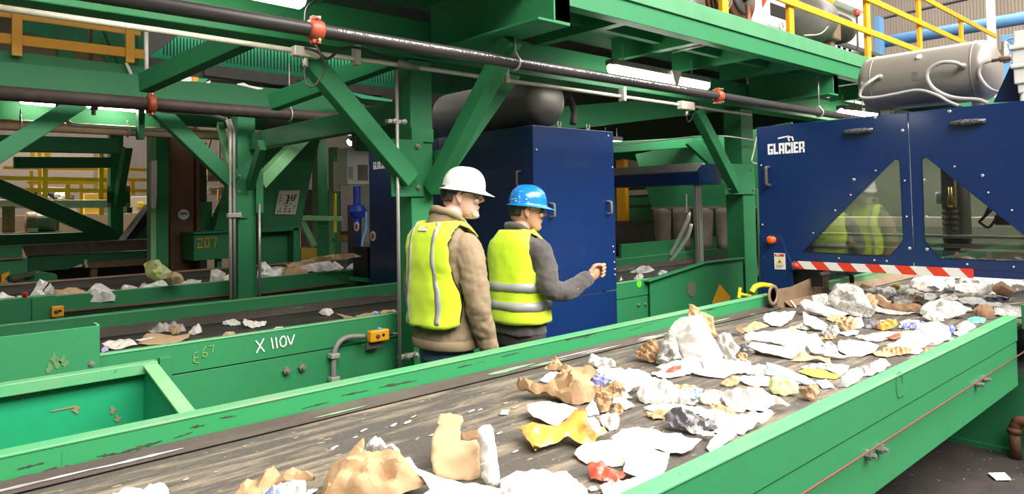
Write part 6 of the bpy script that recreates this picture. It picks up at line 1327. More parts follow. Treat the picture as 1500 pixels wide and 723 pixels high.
('snack_bag', 'lime', [(1126, 557), (1130, 553), (1140, 550), (1150, 553), (1165, 555), (1170, 565), (1169, 575), (1150, 579), (1133, 576), (1127, 569)], dict(tilt=40, lump=True, bulge=.03, crum=.012), 'lime and yellow plastic bag near the right wall', 'bag'),
('kraft_lump', 'kraft', [(1169, 570), (1185, 563), (1196, 560), (1201, 572), (1196, 581), (1188, 587), (1177, 582)], dict(tilt=45, lump=True, bulge=.03, crum=.016), 'small brown kraft lump right of the lime bag', 'paper'),
('envelope', 'lilac', [(1193, 557), (1210, 554), (1216, 560), (1223, 567), (1205, 569)], dict(tilt=15, crum=.006), 'pale blue envelope right of the brown kraft lump', 'envelope'),
('envelope', 'yellowp', [(1168, 543), (1185, 538), (1205, 540), (1216, 545), (1234, 550), (1225, 554), (1205, 554), (1185, 550)], dict(tilt=8, crum=.006, bulge=.01, lump=True), 'flat yellow envelope behind the pale blue one', 'envelope'),
('paper_sheet', 'paper', [(1194, 537), (1215, 531), (1244, 535), (1241, 543), (1232, 549), (1215, 543)], dict(tilt=10, crum=.01), 'white sheet behind the flat yellow envelope', 'paper'),
('plastic_bag', 'tissue', [(1224, 561), (1240, 545), (1255, 538), (1263, 540), (1266, 549), (1258, 557), (1240, 567), (1227, 567)], dict(tilt=35, lump=True, bulge=.03, crum=.015), 'white bag against the right wall next to the yellow envelope', 'bag'),
('plastic_bag', 'tissue', [(1255, 541), (1275, 532), (1285, 527), (1299, 526), (1305, 533), (1295, 541), (1277, 549), (1265, 551)], dict(tilt=30, lump=True, bulge=.03, crum=.012), 'smooth white bag against the right wall just above another white bag', 'bag'),
('cardboard_strip', 'card', [(1156, 527), (1165, 521), (1175, 518), (1195, 520), (1216, 524), (1218, 531), (1200, 528), (1185, 527), (1170, 529)], dict(tilt=16, crum=.006, curl=.02), 'arched tan cardboard strip below the wide white papers', 'cardboard'),
('paper_sheet', 'paper', [(1093, 507), (1100, 501), (1120, 502), (1145, 508), (1165, 507), (1182, 504), (1174, 518), (1160, 525), (1140, 521), (1125, 518), (1110, 513)], dict(tilt=14, crum=.014, lift=.006), 'wide white sheet above the arched cardboard strip', 'paper'),
('paper_sheet', 'paper_w', [(1090, 491), (1105, 486), (1130, 484), (1155, 482), (1180, 484), (1186, 495), (1182, 505), (1160, 509), (1140, 502), (1115, 499), (1092, 498)], dict(tilt=18, crum=.016, lift=.02), 'warm white sheet spread behind the wide white sheet', 'paper'),
('paper_cup', 'paper', [(1089, 490), (1100, 485), (1115, 488), (1114, 497), (1098, 498), (1090, 496)], dict(tilt=45, lump=True, bulge=.03, crum=.004), 'small white paper cup at the left end of the warm white sheet', 'cup'),
('cardboard_flap', 'card', [(1086, 482), (1095, 476), (1105, 470), (1115, 472), (1127, 477), (1110, 482), (1092, 486)], dict(tilt=25, crum=.008, lift=.02), 'tan cardboard flap behind the small white paper cup', 'cardboard'),
('cardboard_edge', 'brown', [(1074, 480), (1085, 477), (1091, 487), (1085, 488)], dict(tilt=20, crum=.004, lift=.02), 'dark brown cardboard corner left of the tan flap', 'cardboard'),
('paper_sheet', 'paper', [(1117, 466), (1122, 458), (1140, 457), (1166, 455), (1161, 465), (1152, 472), (1145, 477), (1130, 476), (1120, 471)], dict(tilt=20, crum=.012, lift=.01), 'white sheet lying nearest the splice plate end of the left wall', 'paper'),
('paper_sheet', 'paper', [(1176, 457), (1190, 462), (1205, 470), (1213, 476), (1206, 484), (1190, 480), (1177, 473)], dict(tilt=24, crum=.012, lift=.01), 'white folded sheet right of a dark gap below the rolled white paper', 'paper'),
('kraft_sleeve', 'card', [(1144, 491), (1158, 477), (1166, 477), (1167, 490), (1155, 494)], dict(tilt=40, crum=.006, lift=.04), 'narrow tan sleeve standing on the warm white sheet', 'cardboard'),
('paper_sheet', 'paper', [(1179, 501), (1183, 490), (1195, 487), (1205, 500), (1220, 515), (1247, 522), (1225, 523), (1205, 519), (1188, 515)], dict(tilt=22, crum=.016, lift=.01), 'white sheet curving down to the right of the wide white sheet', 'paper'),
('printed_paper', 'news', [(1202, 505), (1215, 499), (1225, 506), (1229, 519), (1218, 518)], dict(tilt=28, crum=.01, lift=.04), 'small grey printed paper on the curving white sheet', 'paper'),
('cardboard_sheet', 'cream', [(1227, 500), (1250, 498), (1275, 502), (1288, 507), (1279, 516), (1262, 522), (1240, 521), (1226, 513)], dict(tilt=10, crum=.01), 'flat cream board right of the curving white sheet', 'board'),
('cardboard_strip', 'card', [(1277, 516), (1295, 512), (1311, 520), (1300, 523), (1283, 521)], dict(tilt=6, crum=.004), 'small tan board right of the flat cream board', 'cardboard'),
('cloth', 'greyp', [(1202, 486), (1215, 476), (1226, 476), (1231, 485), (1223, 493), (1208, 492)], dict(tilt=40, lump=True, bulge=.025, crum=.012), 'grey pinkish bundle left of the crumpled tan paper', 'bundle'),
('kraft_paper', 'card', [(1222, 471), (1235, 464), (1250, 463), (1256, 475), (1249, 484), (1235, 484), (1227, 479)], dict(tilt=42, lump=True, bulge=.035, crum=.018), 'crumpled tan paper in front of the standing newspaper', 'paper'),
('paper_cup', 'paper', [(1249, 465), (1262, 464), (1266, 478), (1253, 482)], dict(tilt=45, lump=True, bulge=.02, crum=.004), 'white paper cup right of the crumpled tan paper', 'cup'),
('printed_box', 'greyfilm', [(1263, 466), (1275, 466), (1290, 470), (1286, 479), (1266, 481)], dict(tilt=30, lump=True, bulge=.02, crum=.008), 'black and white printed packet left of the orange carton', 'packet'),
('carton', 'orange', [(1284, 474), (1300, 467), (1312, 468), (1316, 475), (1305, 481), (1292, 484), (1285, 481)], dict(tilt=35, lump=True, bulge=.025, crum=.01), 'small orange carton in the middle of the far belt', 'carton'),
('paper_sheet', 'paper', [(1262, 493), (1280, 488), (1300, 485), (1319, 486), (1302, 493), (1280, 497)], dict(tilt=12, crum=.008), 'white sheet below the orange carton', 'paper'),
('red_paper', 'redfilm', [(1299, 495), (1308, 490), (1316, 487), (1321, 492), (1308, 497)], dict(tilt=12, crum=.004, lift=.012), 'small red paper corner on the white sheet below the orange carton', 'paper'),
('plastic_bag', 'pinkw', [(1315, 503), (1320, 490), (1328, 485), (1345, 483), (1356, 490), (1366, 501), (1352, 509), (1335, 511)], dict(tilt=35, lump=True, bulge=.035, crum=.014), 'pinkish white bag left of the clear plastic bottle', 'bag'),
('plastic_piece', 'bluefilm', [(1385, 479), (1390, 475), (1396, 475), (1400, 482), (1398, 489), (1389, 489)], dict(tilt=60, lump=True, bulge=.015, crum=.002), 'blue plastic piece beside the clear bottle at the right wall', 'cap'),
('patterned_wrap', 'bluepat', [(1313, 478), (1325, 473), (1345, 469), (1356, 472), (1345, 480), (1325, 482)], dict(tilt=25, crum=.012, lump=True, bulge=.015), 'blue and white patterned wrap behind the clear bottle', 'wrap'),
('paper_sheet', 'paper', [(1298, 505), (1320, 498), (1335, 507), (1352, 511), (1346, 518), (1325, 518), (1310, 513)], dict(tilt=14, crum=.012), 'white sheet against the right wall below the pinkish white bag', 'paper'),
('newspaper', 'news', [(1212, 440), (1216, 428), (1225, 415), (1240, 416), (1255, 417), (1265, 425), (1272, 440), (1284, 456), (1275, 464), (1255, 464), (1240, 460), (1225, 452)], dict(tilt=48, lump=True, bulge=.07, crum=.03, freq=7), 'big standing crumpled newspaper below the left of the hazard bar', 'newspaper'),
('paper_roll', 'paper', [(1170, 444), (1178, 437), (1190, 442), (1210, 448), (1230, 455), (1243, 459), (1230, 464), (1212, 463), (1190, 457), (1178, 452)], dict(tilt=35, lump=True, bulge=.04, crum=.01), 'long rolled white paper in front of the standing newspaper', 'paper roll'),
('grey_paper', 'news', [(1188, 434), (1198, 430), (1212, 430), (1220, 445), (1205, 448), (1192, 442)], dict(tilt=35, crum=.012, lift=.03), 'grey paper behind the long rolled white paper', 'paper'),
('dark_rag', 'greyfilm', [(1176, 430), (1185, 424), (1195, 424), (1201, 431), (1190, 435), (1180, 435)], dict(tilt=40, lump=True, bulge=.02, crum=.012), 'dark crumpled scrap against the grimy splice plate', 'rag'),
('brown_strip', 'brown', [(1277, 436), (1285, 431), (1293, 436), (1300, 443), (1320, 446), (1340, 444), (1360, 450), (1379, 455), (1370, 459), (1345, 456), (1315, 455), (1295, 451), (1281, 443)], dict(tilt=35, lump=True, bulge=.03, crum=.02), 'long dark brown cardboard strip right of the standing newspaper', 'cardboard'),
('paper_sheet', 'news', [(1279, 446), (1295, 452), (1320, 456), (1341, 457), (1320, 461), (1300, 459), (1284, 456)], dict(tilt=18, crum=.01), 'greyish white sheet under the long dark brown strip', 'paper'),
('paper_cone', 'paper_w', [(1374, 439), (1380, 436), (1400, 444), (1426, 453), (1420, 456), (1400, 456), (1380, 451)], dict(tilt=35, lump=True, bulge=.03, crum=.01), 'cone shaped pale paper right of the long dark brown strip', 'paper'),
('paper_tent', 'paper_w', [(1351, 463), (1360, 457), (1368, 451), (1375, 460), (1384, 469), (1370, 471), (1358, 467)], dict(tilt=45, lump=True, bulge=.025, crum=.01), 'tent shaped white paper below the cone shaped paper', 'paper'),
('brown_disc', 'brown', [(1424, 457), (1427, 451), (1433, 447), (1445, 445), (1454, 450), (1458, 458), (1454, 464), (1446, 467), (1432, 464)], dict(tilt=50, lump=True, bulge=.03, crum=.008), 'round brown cardboard lump near the end of the right wall', 'cardboard'),
('plastic_tub', 'teal', [(1416, 467), (1422, 464), (1432, 463), (1445, 466), (1441, 473), (1426, 473)], dict(tilt=25, lump=True, bulge=.015, crum=.004), 'teal green plastic tub left of the round brown lump', 'tub'),
('grey_film', 'greyp', [(1399, 477), (1408, 471), (1416, 468), (1425, 473), (1431, 478), (1416, 486), (1404, 486)], dict(tilt=30, lump=True, bulge=.02, crum=.01), 'grey plastic film against the right wall below the teal tub', 'film'),
('takeaway_bag', 'tissue', [(1289, 427), (1294, 422), (1302, 419), (1312, 423), (1314, 430), (1302, 435), (1292, 433)], dict(tilt=45, lump=True, bulge=.03, crum=.012), 'round white bag with yellow paper right of the standing newspaper', 'bag'),
('yellow_paper', 'yellow_b', [(1305, 418), (1311, 416), (1319, 419), (1317, 424), (1307, 424)], dict(tilt=45, lift=.04, crum=.006), 'small bright yellow paper on top of the round white bag', 'paper'),
('printed_sheet', 'printed', [(1327, 424), (1335, 422), (1343, 424), (1353, 428), (1351, 438), (1335, 436)], dict(tilt=40, lump=True, bulge=.02, crum=.008), 'brownish printed packet under the middle of the hazard bar', 'packet'),
('paper_sheet', 'paper', [(1312, 432), (1325, 424), (1330, 436), (1325, 444), (1310, 442), (1303, 438)], dict(tilt=35, lump=True, bulge=.02, crum=.012), 'white paper left of the brownish printed packet', 'paper'),
('printed_sheet', 'printed', [(1353, 430), (1365, 427), (1374, 434), (1366, 440), (1354, 438)], dict(tilt=35, crum=.01), 'white printed scrap with orange marks right of the brownish packet', 'paper'),
('paper_sheet', 'paper_w', [(1349, 445), (1362, 440), (1376, 438), (1376, 446), (1362, 448)], dict(tilt=20, crum=.01), 'pale sheet left of the cone shaped paper', 'paper'),
('paper_heap', 'paper', [(1333, 413), (1338, 407), (1350, 402), (1375, 404), (1398, 406), (1399, 420), (1375, 424), (1352, 422), (1338, 420)], dict(tilt=40, lump=True, bulge=.05, crum=.025), 'heap of white paper directly under the right part of the hazard bar', 'paper'),
('dark_scrap', 'greyfilm', [(1358, 420), (1368, 418), (1377, 423), (1370, 426), (1361, 424)], dict(tilt=25, lift=.07, crum=.006), 'black scrap on the white heap under the hazard bar', 'scrap'),
('blue_paper', 'lblue', [(1380, 428), (1388, 425), (1396, 425), (1398, 431), (1384, 433)], dict(tilt=30, lift=.03, crum=.006), 'pale blue paper below the white heap under the hazard bar', 'paper'),
('paper_sheet', 'paper', [(1376, 433), (1384, 430), (1400, 430), (1404, 438), (1390, 442), (1378, 440)], dict(tilt=25, crum=.012), 'white sheet below the pale blue paper', 'paper'),
('paper_heap', 'paper', [(1405, 407), (1425, 406), (1445, 408), (1462, 411), (1455, 420), (1436, 424), (1415, 423), (1404, 420)], dict(tilt=40, lump=True, bulge=.05, crum=.022), 'second heap of white paper under the right end of the hazard bar', 'paper'),
('carton', 'paper_w', [(1421, 431), (1432, 424), (1445, 418), (1456, 414), (1452, 428), (1436, 434), (1428, 436)], dict(tilt=45, lump=True, bulge=.03, crum=.008, lift=.01), 'white and tan carton left of the big dark brown box', 'carton'),
('cardboard_box', 'brown', [(1449, 423), (1456, 416), (1467, 411), (1480, 419), (1495, 433), (1480, 436), (1460, 431)], dict(tilt=50, lump=True, bulge=.05, crum=.006, freq=4), 'big dark brown box corner at the far right of the near belt', 'box'),
('blue_strip', 'bluepat', [(1442, 435), (1460, 433), (1500, 437), (1520, 440), (1520, 444), (1500, 442), (1460, 440), (1446, 440)], dict(tilt=25, crum=.006, lump=True, bulge=.01), 'blue and white strip in front of the big dark brown box', 'strip'),
('paper_sheet', 'paper', [(1402, 437), (1420, 434), (1440, 437), (1446, 443), (1425, 446), (1408, 443)], dict(tilt=20, crum=.012), 'white sheet left of the blue and white strip', 'paper'),
('paper_sheet', 'paper_w', [(1430, 444), (1445, 442), (1465, 443), (1478, 446), (1460, 449), (1440, 449)], dict(tilt=12, crum=.01), 'pale sheet below the blue and white strip', 'paper'),
('kraft_strip', 'card', [(1462, 446), (1480, 443), (1500, 444), (1520, 446), (1520, 450), (1490, 449)], dict(tilt=15, crum=.006), 'tan strip at the right frame edge below the blue and white strip', 'cardboard'),
('paper_heap', 'paper', [(1478, 415), (1500, 412), (1530, 414), (1530, 430), (1500, 428), (1488, 426)], dict(tilt=40, lump=True, bulge=.04, crum=.02), 'white paper heap at the right frame edge behind the big dark brown box', 'paper'),
('paper_scrap', 'paper_w', [(1300, 496), (1288, 500), (1270, 499), (1262, 496), (1280, 493)], dict(tilt=6, crum=.006), 'thin warm white scrap under the sheet below the orange carton', 'paper'),
('paper_scrap', 'paper', [(1228, 487), (1245, 484), (1258, 484), (1256, 489), (1240, 492)], dict(tilt=10, crum=.008), 'white scrap below the crumpled tan paper', 'paper'),
('green_scrap', 'yellowp', [(1161, 440), (1164, 430), (1168, 431), (1168, 441), (1163, 443)], dict(tilt=60, crum=.006), 'small olive yellow scrap against the grimy splice plate', 'scrap'),
('paper_strip', 'paper', [(1157, 440), (1159, 439), (1167, 449), (1165, 450)], dict(tilt=30, crum=.003), 'thin white strip leaning near the grimy splice plate', 'paper strip'),
]
for nm, m_, pts, kw, lab_, cat_ in NB:
    scrap(nm, lab_, cat_, m_, pts, **kw)
# clear bottle
def bottle(label, p, ax, L, r, m='clear', capm='bluefilm'):
    t = thing('plastic_bottle', label, 'bottle', p); ax = Vector(ax).normalized()
    bm = new(); lathe(bm, p, ax, [(0, 0), (r*.8, 0), (r, L*.05)]+[(r*(1-.05*(k % 2)), L*(.1+.06*k)) for k in range(9)]+[(r*.95, L*.66), (r*.5, L*.86), (r*.36, L*.9), (r*.36, L*.94), (0, L*.945)], 20); obj('body', bm, m, t, smooth=True)
    bm = new(); lathe(bm, p+ax*L*.93, ax, [(0, 0), (r*.42, 0), (r*.42, L*.07), (0, L*.07)], 16); o = obj('cap', bm, capm, t); o['label'] = 'blue bottle cap'
    bm = new(); lathe(bm, p+ax*L*.3, ax, [(r*1.01, 0), (r*1.01, L*.22)], 20); o = obj('label_band', bm, 'lblue', t)
    return t
bottle('clear crushed plastic bottle with blue cap against the right wall', at(1347, 492, Z=ZB1+.05), at(1397, 482, Z=ZB1+.04)-at(1347, 492, Z=ZB1+.05), .26, .045)
o = scrap('clear_bag', 'clear plastic film around the crushed bottle at the right wall', 'film', 'clear', [(1343, 486), (1352, 475), (1362, 471), (1376, 470), (1390, 478), (1394, 490), (1385, 500), (1370, 506), (1355, 506), (1345, 497)], tilt=35, lump=True, bulge=.05, crum=.02)
# black hole in the white bag
p = at(971, 570, Z=ZB1+.07); bm = new(); lathe(bm, p, (CAM-p).normalized(), [(.012, 0), (.012, .002)], 7)
bm.free()
# flecks
FG = 'small pale flecks on the open part of the near belt'
for k, (x, y, s_, m_) in enumerate(((490, 655, 9, 'paper'), (532, 630, 9, 'paper'), (577, 622, 9, 'paper'), (597, 618, 10, 'paper'), (606, 610, 7, 'card'), (632, 637, 6, 'paper'), (690, 602, 8, 'paper'), (703, 600, 6, 'paper'), (731, 634, 7, 'paper'), (755, 661, 7, 'paper_w'), (520, 640, 6, 'paper_w'), (272, 702, 8, 'paper'), (755, 596, 9, 'card'), (740, 590, 6, 'card'), (1010, 660, 7, 'card'), (1000, 550, 6, 'paper_w'), (955, 626, 5, 'paper'), (1090, 575, 5, 'paper_w'))):
    rnd = random.Random(k*7+1); a0 = rnd.uniform(0, 6)
    pts = [(x+s_*.75*(.7+.3*rnd.random())*math.cos(i*1.05), y+s_*.17*(.6+.6*rnd.random())*math.sin(i*1.05)-math.cos(i*1.05)*s_*.26) for i in range(6)]
    scrap('paper_fleck', 'small pale fleck lying flat on the open part of the near belt', 'fleck', m_, pts, tilt=4, lift=.002, crum=.003, group=FG)
scrap('teal_fleck', 'small pale teal scrap on the near belt left of the pink paper', 'scrap', 'mint', [(731, 607), (735, 600), (746, 600), (744, 607)], tilt=8, crum=.004)
# fine crumbs: nobody could count them
bm = new(); rnd = random.Random(21)
for i in range(700):
    x = rnd.uniform(-.3, 6.2); y = rnd.uniform(1.12, 2.4); s = rnd.uniform(.0015, .0045); a = rnd.uniform(-.3, .3)+(PI if rnd.random() < .5 else 0); e = rnd.uniform(1.5, 4)
    v = [(x+math.cos(a+k)*s*e, y+math.sin(a+k)*s*.7, ZB1+.001) for k in (0, 1.5, 3.1, 4.5)]
    slab(bm, v, (0, 0, s*.5))
tag(obj('crumbs', bm, 'debris'), 'fine paper crumbs and dust scattered over the near belt', 'crumbs', kind='stuff')
# loose scraps under the heaps further along
FG2 = 'loose white scraps on the near belt under the blue cell'
rnd = random.Random(77)
for i in range(46):
    X_ = rnd.uniform(4.9, 8.6); Y_ = rnd.uniform(1.15, 2.38); c = Vector((X_, Y_, ZB1)); s = rnd.uniform(.06, .16)
    d = (c-CAM); u, v = d.dot(RT)/d.dot(FW)*FPX+PPX, PPY-d.dot(UP)/d.dot(FW)*FPX; k = s/d.dot(FW)*FPX
    pts = [(u+k*math.cos(t_)*(.8+.4*rnd.random()), v-k*.35+k*.42*math.sin(t_)*(.8+.4*rnd.random())) for t_ in [j*.9 for j in range(7)]]
    scrap('loose_paper', 'loose crumpled paper on the near belt under the blue robot cell', 'paper', rnd.choice(('paper', 'paper', 'paper_w', 'tissue', 'news', 'card')), pts, tilt=rnd.uniform(15, 40), lump=True, bulge=s*.3, crum=.02, group=FG2, seed=i+3)

FG3 = 'small torn scraps between the larger papers on the near belt'
rnd = random.Random(31)
for i in range(34):
    X_ = rnd.uniform(2.1, 4.9); Y_ = rnd.uniform(1.2, 2.1); c = Vector((X_, Y_, ZB1)); s = rnd.uniform(.025, .07)
    d = (c-CAM); u, v = d.dot(RT)/d.dot(FW)*FPX+PPX, PPY-d.dot(UP)/d.dot(FW)*FPX; k = s/d.dot(FW)*FPX; ph = rnd.uniform(0, 6)
    pts = [(u+k*1.3*math.cos(ph+t_)*(.6+.6*rnd.random()), v-k*.3+k*.4*math.sin(ph+t_)*(.6+.6*rnd.random())) for t_ in [j*1.05 for j in range(6)]]
    scrap('torn_scrap', 'small torn scrap between the larger papers on the near belt', 'scrap', rnd.choice(('paper', 'paper', 'paper_w', 'tissue', 'card', 'news', 'kraft')), pts, tilt=rnd.uniform(8, 35), crum=.014, group=FG3, seed=i+50)

# ---- middle belt
MB = [
('paper_sheet', 'paper_w', [(148, 503), (160, 499), (175, 496), (190, 495), (202, 503), (190, 506), (178, 510), (162, 511)], dict(tilt=14, crum=.015), 'pale folded paper at the left end of the middle belt', 'paper'),
('wrapper', 'lilac', [(148, 512), (152, 507), (160, 507), (158, 513), (149, 516)], dict(tilt=25, crum=.01), 'small lilac wrapper at the left end of the middle belt', 'wrapper'),
('cardboard_sheet', 'card', [(202, 503), (210, 492), (215, 487), (235, 488), (255, 491), (280, 487), (276, 494), (265, 499), (240, 503), (215, 504)], dict(tilt=10, crum=.008), 'large flat tan cardboard on the middle belt', 'cardboard'),
('paper_strip', 'paper', [(198, 497), (215, 494), (228, 493), (222, 495), (205, 499)], dict(tilt=14, crum=.004, lift=.02), 'white strip on the left of the tan cardboard on the middle belt', 'paper strip'),
('plastic_bag', 'greyp', [(217, 487), (226, 480), (236, 475), (255, 475), (270, 478), (273, 484), (262, 487), (245, 485), (232, 487)], dict(tilt=30, lump=True, bulge=.05, crum=.025), 'grey white bag behind the tan cardboard on the middle belt', 'bag'),
('kraft_paper', 'kraft', [(246, 480), (256, 477), (264, 480), (262, 489), (252, 490)], dict(tilt=35, lump=True, bulge=.03, crum=.01), 'small brown paper in front of the grey white bag on the middle belt', 'paper'),
('plastic_bag', 'tissue', [(275, 488), (282, 479), (292, 474), (295, 479), (296, 487), (285, 490)], dict(tilt=40, lump=True, bulge=.04, crum=.02), 'white bag knot at the right end of the tan cardboard on the middle belt', 'bag'),
('tissue', 'tissue', [(325, 474), (330, 469), (342, 468), (352, 471), (353, 475), (338, 477)], dict(tilt=30, lump=True, bulge=.03, crum=.015), 'white tissue on the middle belt left of the column', 'tissue'),
('printed_paper', 'paper_w', [(355, 472), (358, 466), (366, 469), (380, 470), (391, 470), (388, 476), (372, 480), (360, 477)], dict(tilt=25, crum=.015), 'white printed paper at the middle distance column foot on the middle belt', 'paper'),
('carton', 'card', [(325, 490), (330, 486), (343, 485), (345, 489), (335, 492)], dict(tilt=35, lump=True, bulge=.02, crum=.004), 'small cream carton at the near wall of the middle belt', 'carton'),
('tissue', 'tissue', [(466, 457), (472, 454), (480, 451), (486, 453), (489, 458), (482, 462), (472, 460)], dict(tilt=30, lump=True, bulge=.03, crum=.015), 'white tissue alone in the middle of the middle belt', 'tissue'),
('kraft_strip', 'kraft', [(492, 458), (505, 461), (520, 464), (505, 466), (498, 462)], dict(tilt=12, crum=.008), 'brown strip right of the lone tissue on the middle belt', 'paper strip'),
('kraft_strip', 'kraft', [(520, 462), (535, 458), (550, 457), (545, 461), (528, 465)], dict(tilt=15, crum=.008), 'brown strip left of the white wrapper on the middle belt', 'paper strip'),
('wrapper', 'lilac', [(543, 458), (548, 455), (555, 456), (554, 460), (545, 460)], dict(tilt=25, lump=True, bulge=.02, crum=.01), 'small bluish wrapper near the column on the middle belt', 'wrapper'),
('kraft_strip', 'kraft', [(555, 457), (562, 453), (578, 453), (582, 456), (570, 456), (558, 460)], dict(tilt=25, crum=.01), 'brown paper curl at the column on the middle belt', 'paper'),
('paper_scrap', 'paper', [(400, 481), (405, 478), (415, 478), (412, 481)], dict(tilt=20, crum=.006), 'tiny white scrap at the near wall of the middle belt', 'scrap'),
('tissue', 'tissue', [(922, 398), (934, 393), (938, 389), (950, 391), (959, 394), (957, 398), (945, 399), (938, 400)], dict(tilt=30, lump=True, bulge=.04, crum=.02), 'white tissue on the middle belt right of the middle robot cell', 'tissue'),
('plastic_bag', 'tissue', [(928, 408), (933, 402), (940, 400), (943, 405), (940, 409), (932, 410)], dict(tilt=40, lump=True, bulge=.04, crum=.015), 'small white bag below the tissue right of the middle robot cell', 'bag'),
('paper_corner', 'paper', [(907, 411), (910, 404), (912, 410)], dict(tilt=50, crum=.004), 'white paper corner next to the middle robot cell', 'paper'),
('paper_heap', 'tissue', [(962, 401), (968, 396), (978, 397), (976, 401), (966, 404)], dict(tilt=30, lump=True, bulge=.03, crum=.015), 'white paper at the foot of the hanging plastic strips', 'paper'),
('red_scrap', 'redfilm', [(987, 397), (994, 394), (1000, 396), (996, 399)], dict(tilt=25, lump=True, bulge=.02, crum=.01), 'small red scrap below the rubber curtain', 'scrap'),
]
for nm, m_, pts, kw, lab_, cat_ in MB: scrap(nm, lab_, cat_, m_, pts, ZB=ZB2, **kw)
# ---- far belt
FB = [
('paper_sheet', 'paper', [(-12, 444), (-8, 434), (0, 428), (8, 432), (22, 434), (24, 444), (5, 447)], dict(tilt=40, lump=True, bulge=.08, crum=.04), 'white paper at the far left of the far belt', 'paper'),
('paper_sheet', 'paper', [(38, 446), (44, 432), (52, 420), (58, 408), (66, 411), (71, 414), (62, 425), (68, 432), (74, 440), (60, 447)], dict(tilt=60, lump=True, bulge=.06, crum=.02), 'upright white sheet near the left of the far belt', 'paper'),
('red_can', 'red', [(31, 432), (34, 427), (40, 427), (42, 431), (39, 436), (33, 436)], dict(tilt=60, lift=.09, lump=True, bulge=.06, crum=.004, base=446), 'shiny red can left of the upright white sheet on the far belt', 'can'),
('paper_heap', 'tissue', [(20, 446), (24, 434), (32, 433), (44, 432), (44, 447)], dict(tilt=50, lump=True, bulge=.06, crum=.03), 'white paper under the red can on the far belt', 'paper'),
('brown_bag', 'printed', [(62, 430), (70, 418), (74, 414), (79, 421), (78, 432), (70, 436), (63, 434)], dict(tilt=60, lump=True, bulge=.06, crum=.03, base=445), 'brown printed packet right of the upright white sheet on the far belt', 'packet'),
('cardboard_sheet', 'card', [(78, 446), (79, 424), (92, 423), (108, 421), (116, 423), (130, 428), (122, 434), (110, 445)], dict(tilt=40, lump=True, bulge=.06, crum=.02), 'tan cardboard on the far belt behind the yellow switch', 'cardboard'),
('plastic_bag', 'tissue', [(115, 440), (122, 432), (130, 424), (140, 414), (148, 414), (156, 420), (162, 424), (171, 427), (168, 440), (140, 443)], dict(tilt=50, lump=True, bulge=.1, crum=.03), 'rounded greyish white bag on the far belt', 'bag'),
('paper_sheet', 'pinkw', [(174, 436), (178, 420), (182, 416), (195, 418), (203, 421), (200, 436)], dict(tilt=55, lump=True, bulge=.06, crum=.02), 'pinkish paper left of the tall patterned paper on the far belt', 'paper'),
('tissue', 'tissue', [(198, 434), (203, 420), (212, 412), (220, 416), (235, 409), (243, 412), (247, 420), (240, 434)], dict(tilt=55, lump=True, bulge=.08, crum=.04), 'white tissue heap below the tall patterned paper on the far belt', 'tissue'),
('patterned_paper', 'lime', [(210, 386), (222, 381), (233, 379), (237, 386), (246, 392), (252, 399), (248, 404), (238, 409), (226, 411), (215, 404)], dict(tilt=65, lift=.15, lump=True, bulge=.08, crum=.03, base=430), 'tall cream paper with olive pattern on the far belt', 'paper'),
('orange_lump', 'card', [(242, 407), (250, 400), (258, 398), (266, 402), (270, 411), (264, 416), (252, 417), (245, 412)], dict(tilt=65, lift=.05, lump=True, bulge=.09, crum=.02, base=428), 'round tan cardboard lump right of the tall patterned paper on the far belt', 'cardboard'),
('paper_heap', 'paper_w', [(245, 428), (255, 416), (268, 412), (280, 408), (295, 410), (290, 428)], dict(tilt=45, lump=True, bulge=.06, crum=.03), 'pale scraps right of the round tan lump on the far belt', 'paper'),
('plastic_bag', 'tissue', [(304, 420), (308, 404), (309, 396), (317, 394), (325, 397), (331, 400), (327, 408), (316, 418)], dict(tilt=55, lump=True, bulge=.08, crum=.03), 'white bag on the far belt just left of the two conduits', 'bag'),
('paper_sheet', 'cream', [(310, 418), (312, 406), (325, 404), (337, 401), (337, 414)], dict(tilt=40, lump=True, bulge=.05, crum=.02), 'cream paper below the white bag left of the two conduits on the far belt', 'paper'),
('paper_heap', 'paper', [(376, 412), (377, 396), (382, 384), (388, 384), (396, 391), (402, 396), (412, 391), (413, 402), (408, 412)], dict(tilt=50, lump=True, bulge=.08, crum=.04), 'white and grey paper right of the middle distance column on the far belt', 'paper'),
('news_scrap', 'news', [(396, 401), (398, 391), (412, 390), (420, 392), (415, 402)], dict(tilt=40, lump=True, bulge=.04, crum=.02), 'grey printed scrap right of the white and grey paper on the far belt', 'paper'),
('kraft_bag', 'kraft', [(412, 405), (416, 392), (425, 390), (436, 392), (450, 395), (452, 404), (430, 406)], dict(tilt=45, lump=True, bulge=.06, crum=.03), 'brown bag left of the long cardboard on the far belt', 'bag'),
('paper_heap', 'tissue', [(430, 392), (440, 386), (450, 384), (460, 385), (470, 381), (485, 383), (492, 390), (500, 393), (480, 397), (452, 398)], dict(tilt=50, lump=True, bulge=.07, crum=.035), 'white paper heap below the long cardboard on the far belt', 'paper'),
('long_cardboard', 'card', [(418, 388), (440, 382), (462, 376), (490, 372), (515, 371), (530, 374), (520, 377), (495, 380), (470, 383), (445, 388), (425, 391)], dict(tilt=60, lift=.12, lump=True, bulge=.06, crum=.02, base=398), 'long tan cardboard roll lying along the top of the far belt', 'cardboard'),
('plastic_bag', 'paper_w', [(484, 394), (486, 386), (490, 382), (497, 386), (504, 392), (498, 396)], dict(tilt=55, lump=True, bulge=.05, crum=.02), 'pointed white paper under the right end of the long cardboard', 'paper'),
('paper_sheet', 'tissue', [(506, 394), (514, 386), (525, 381), (531, 380), (531, 390), (520, 394)], dict(tilt=45, lump=True, bulge=.05, crum=.03), 'white paper at the right end of the far belt', 'paper'),
]
for nm, m_, pts, kw, lab_, cat_ in FB: scrap(nm, lab_, cat_, m_, pts, ZB=ZB3, res=.035, **kw)
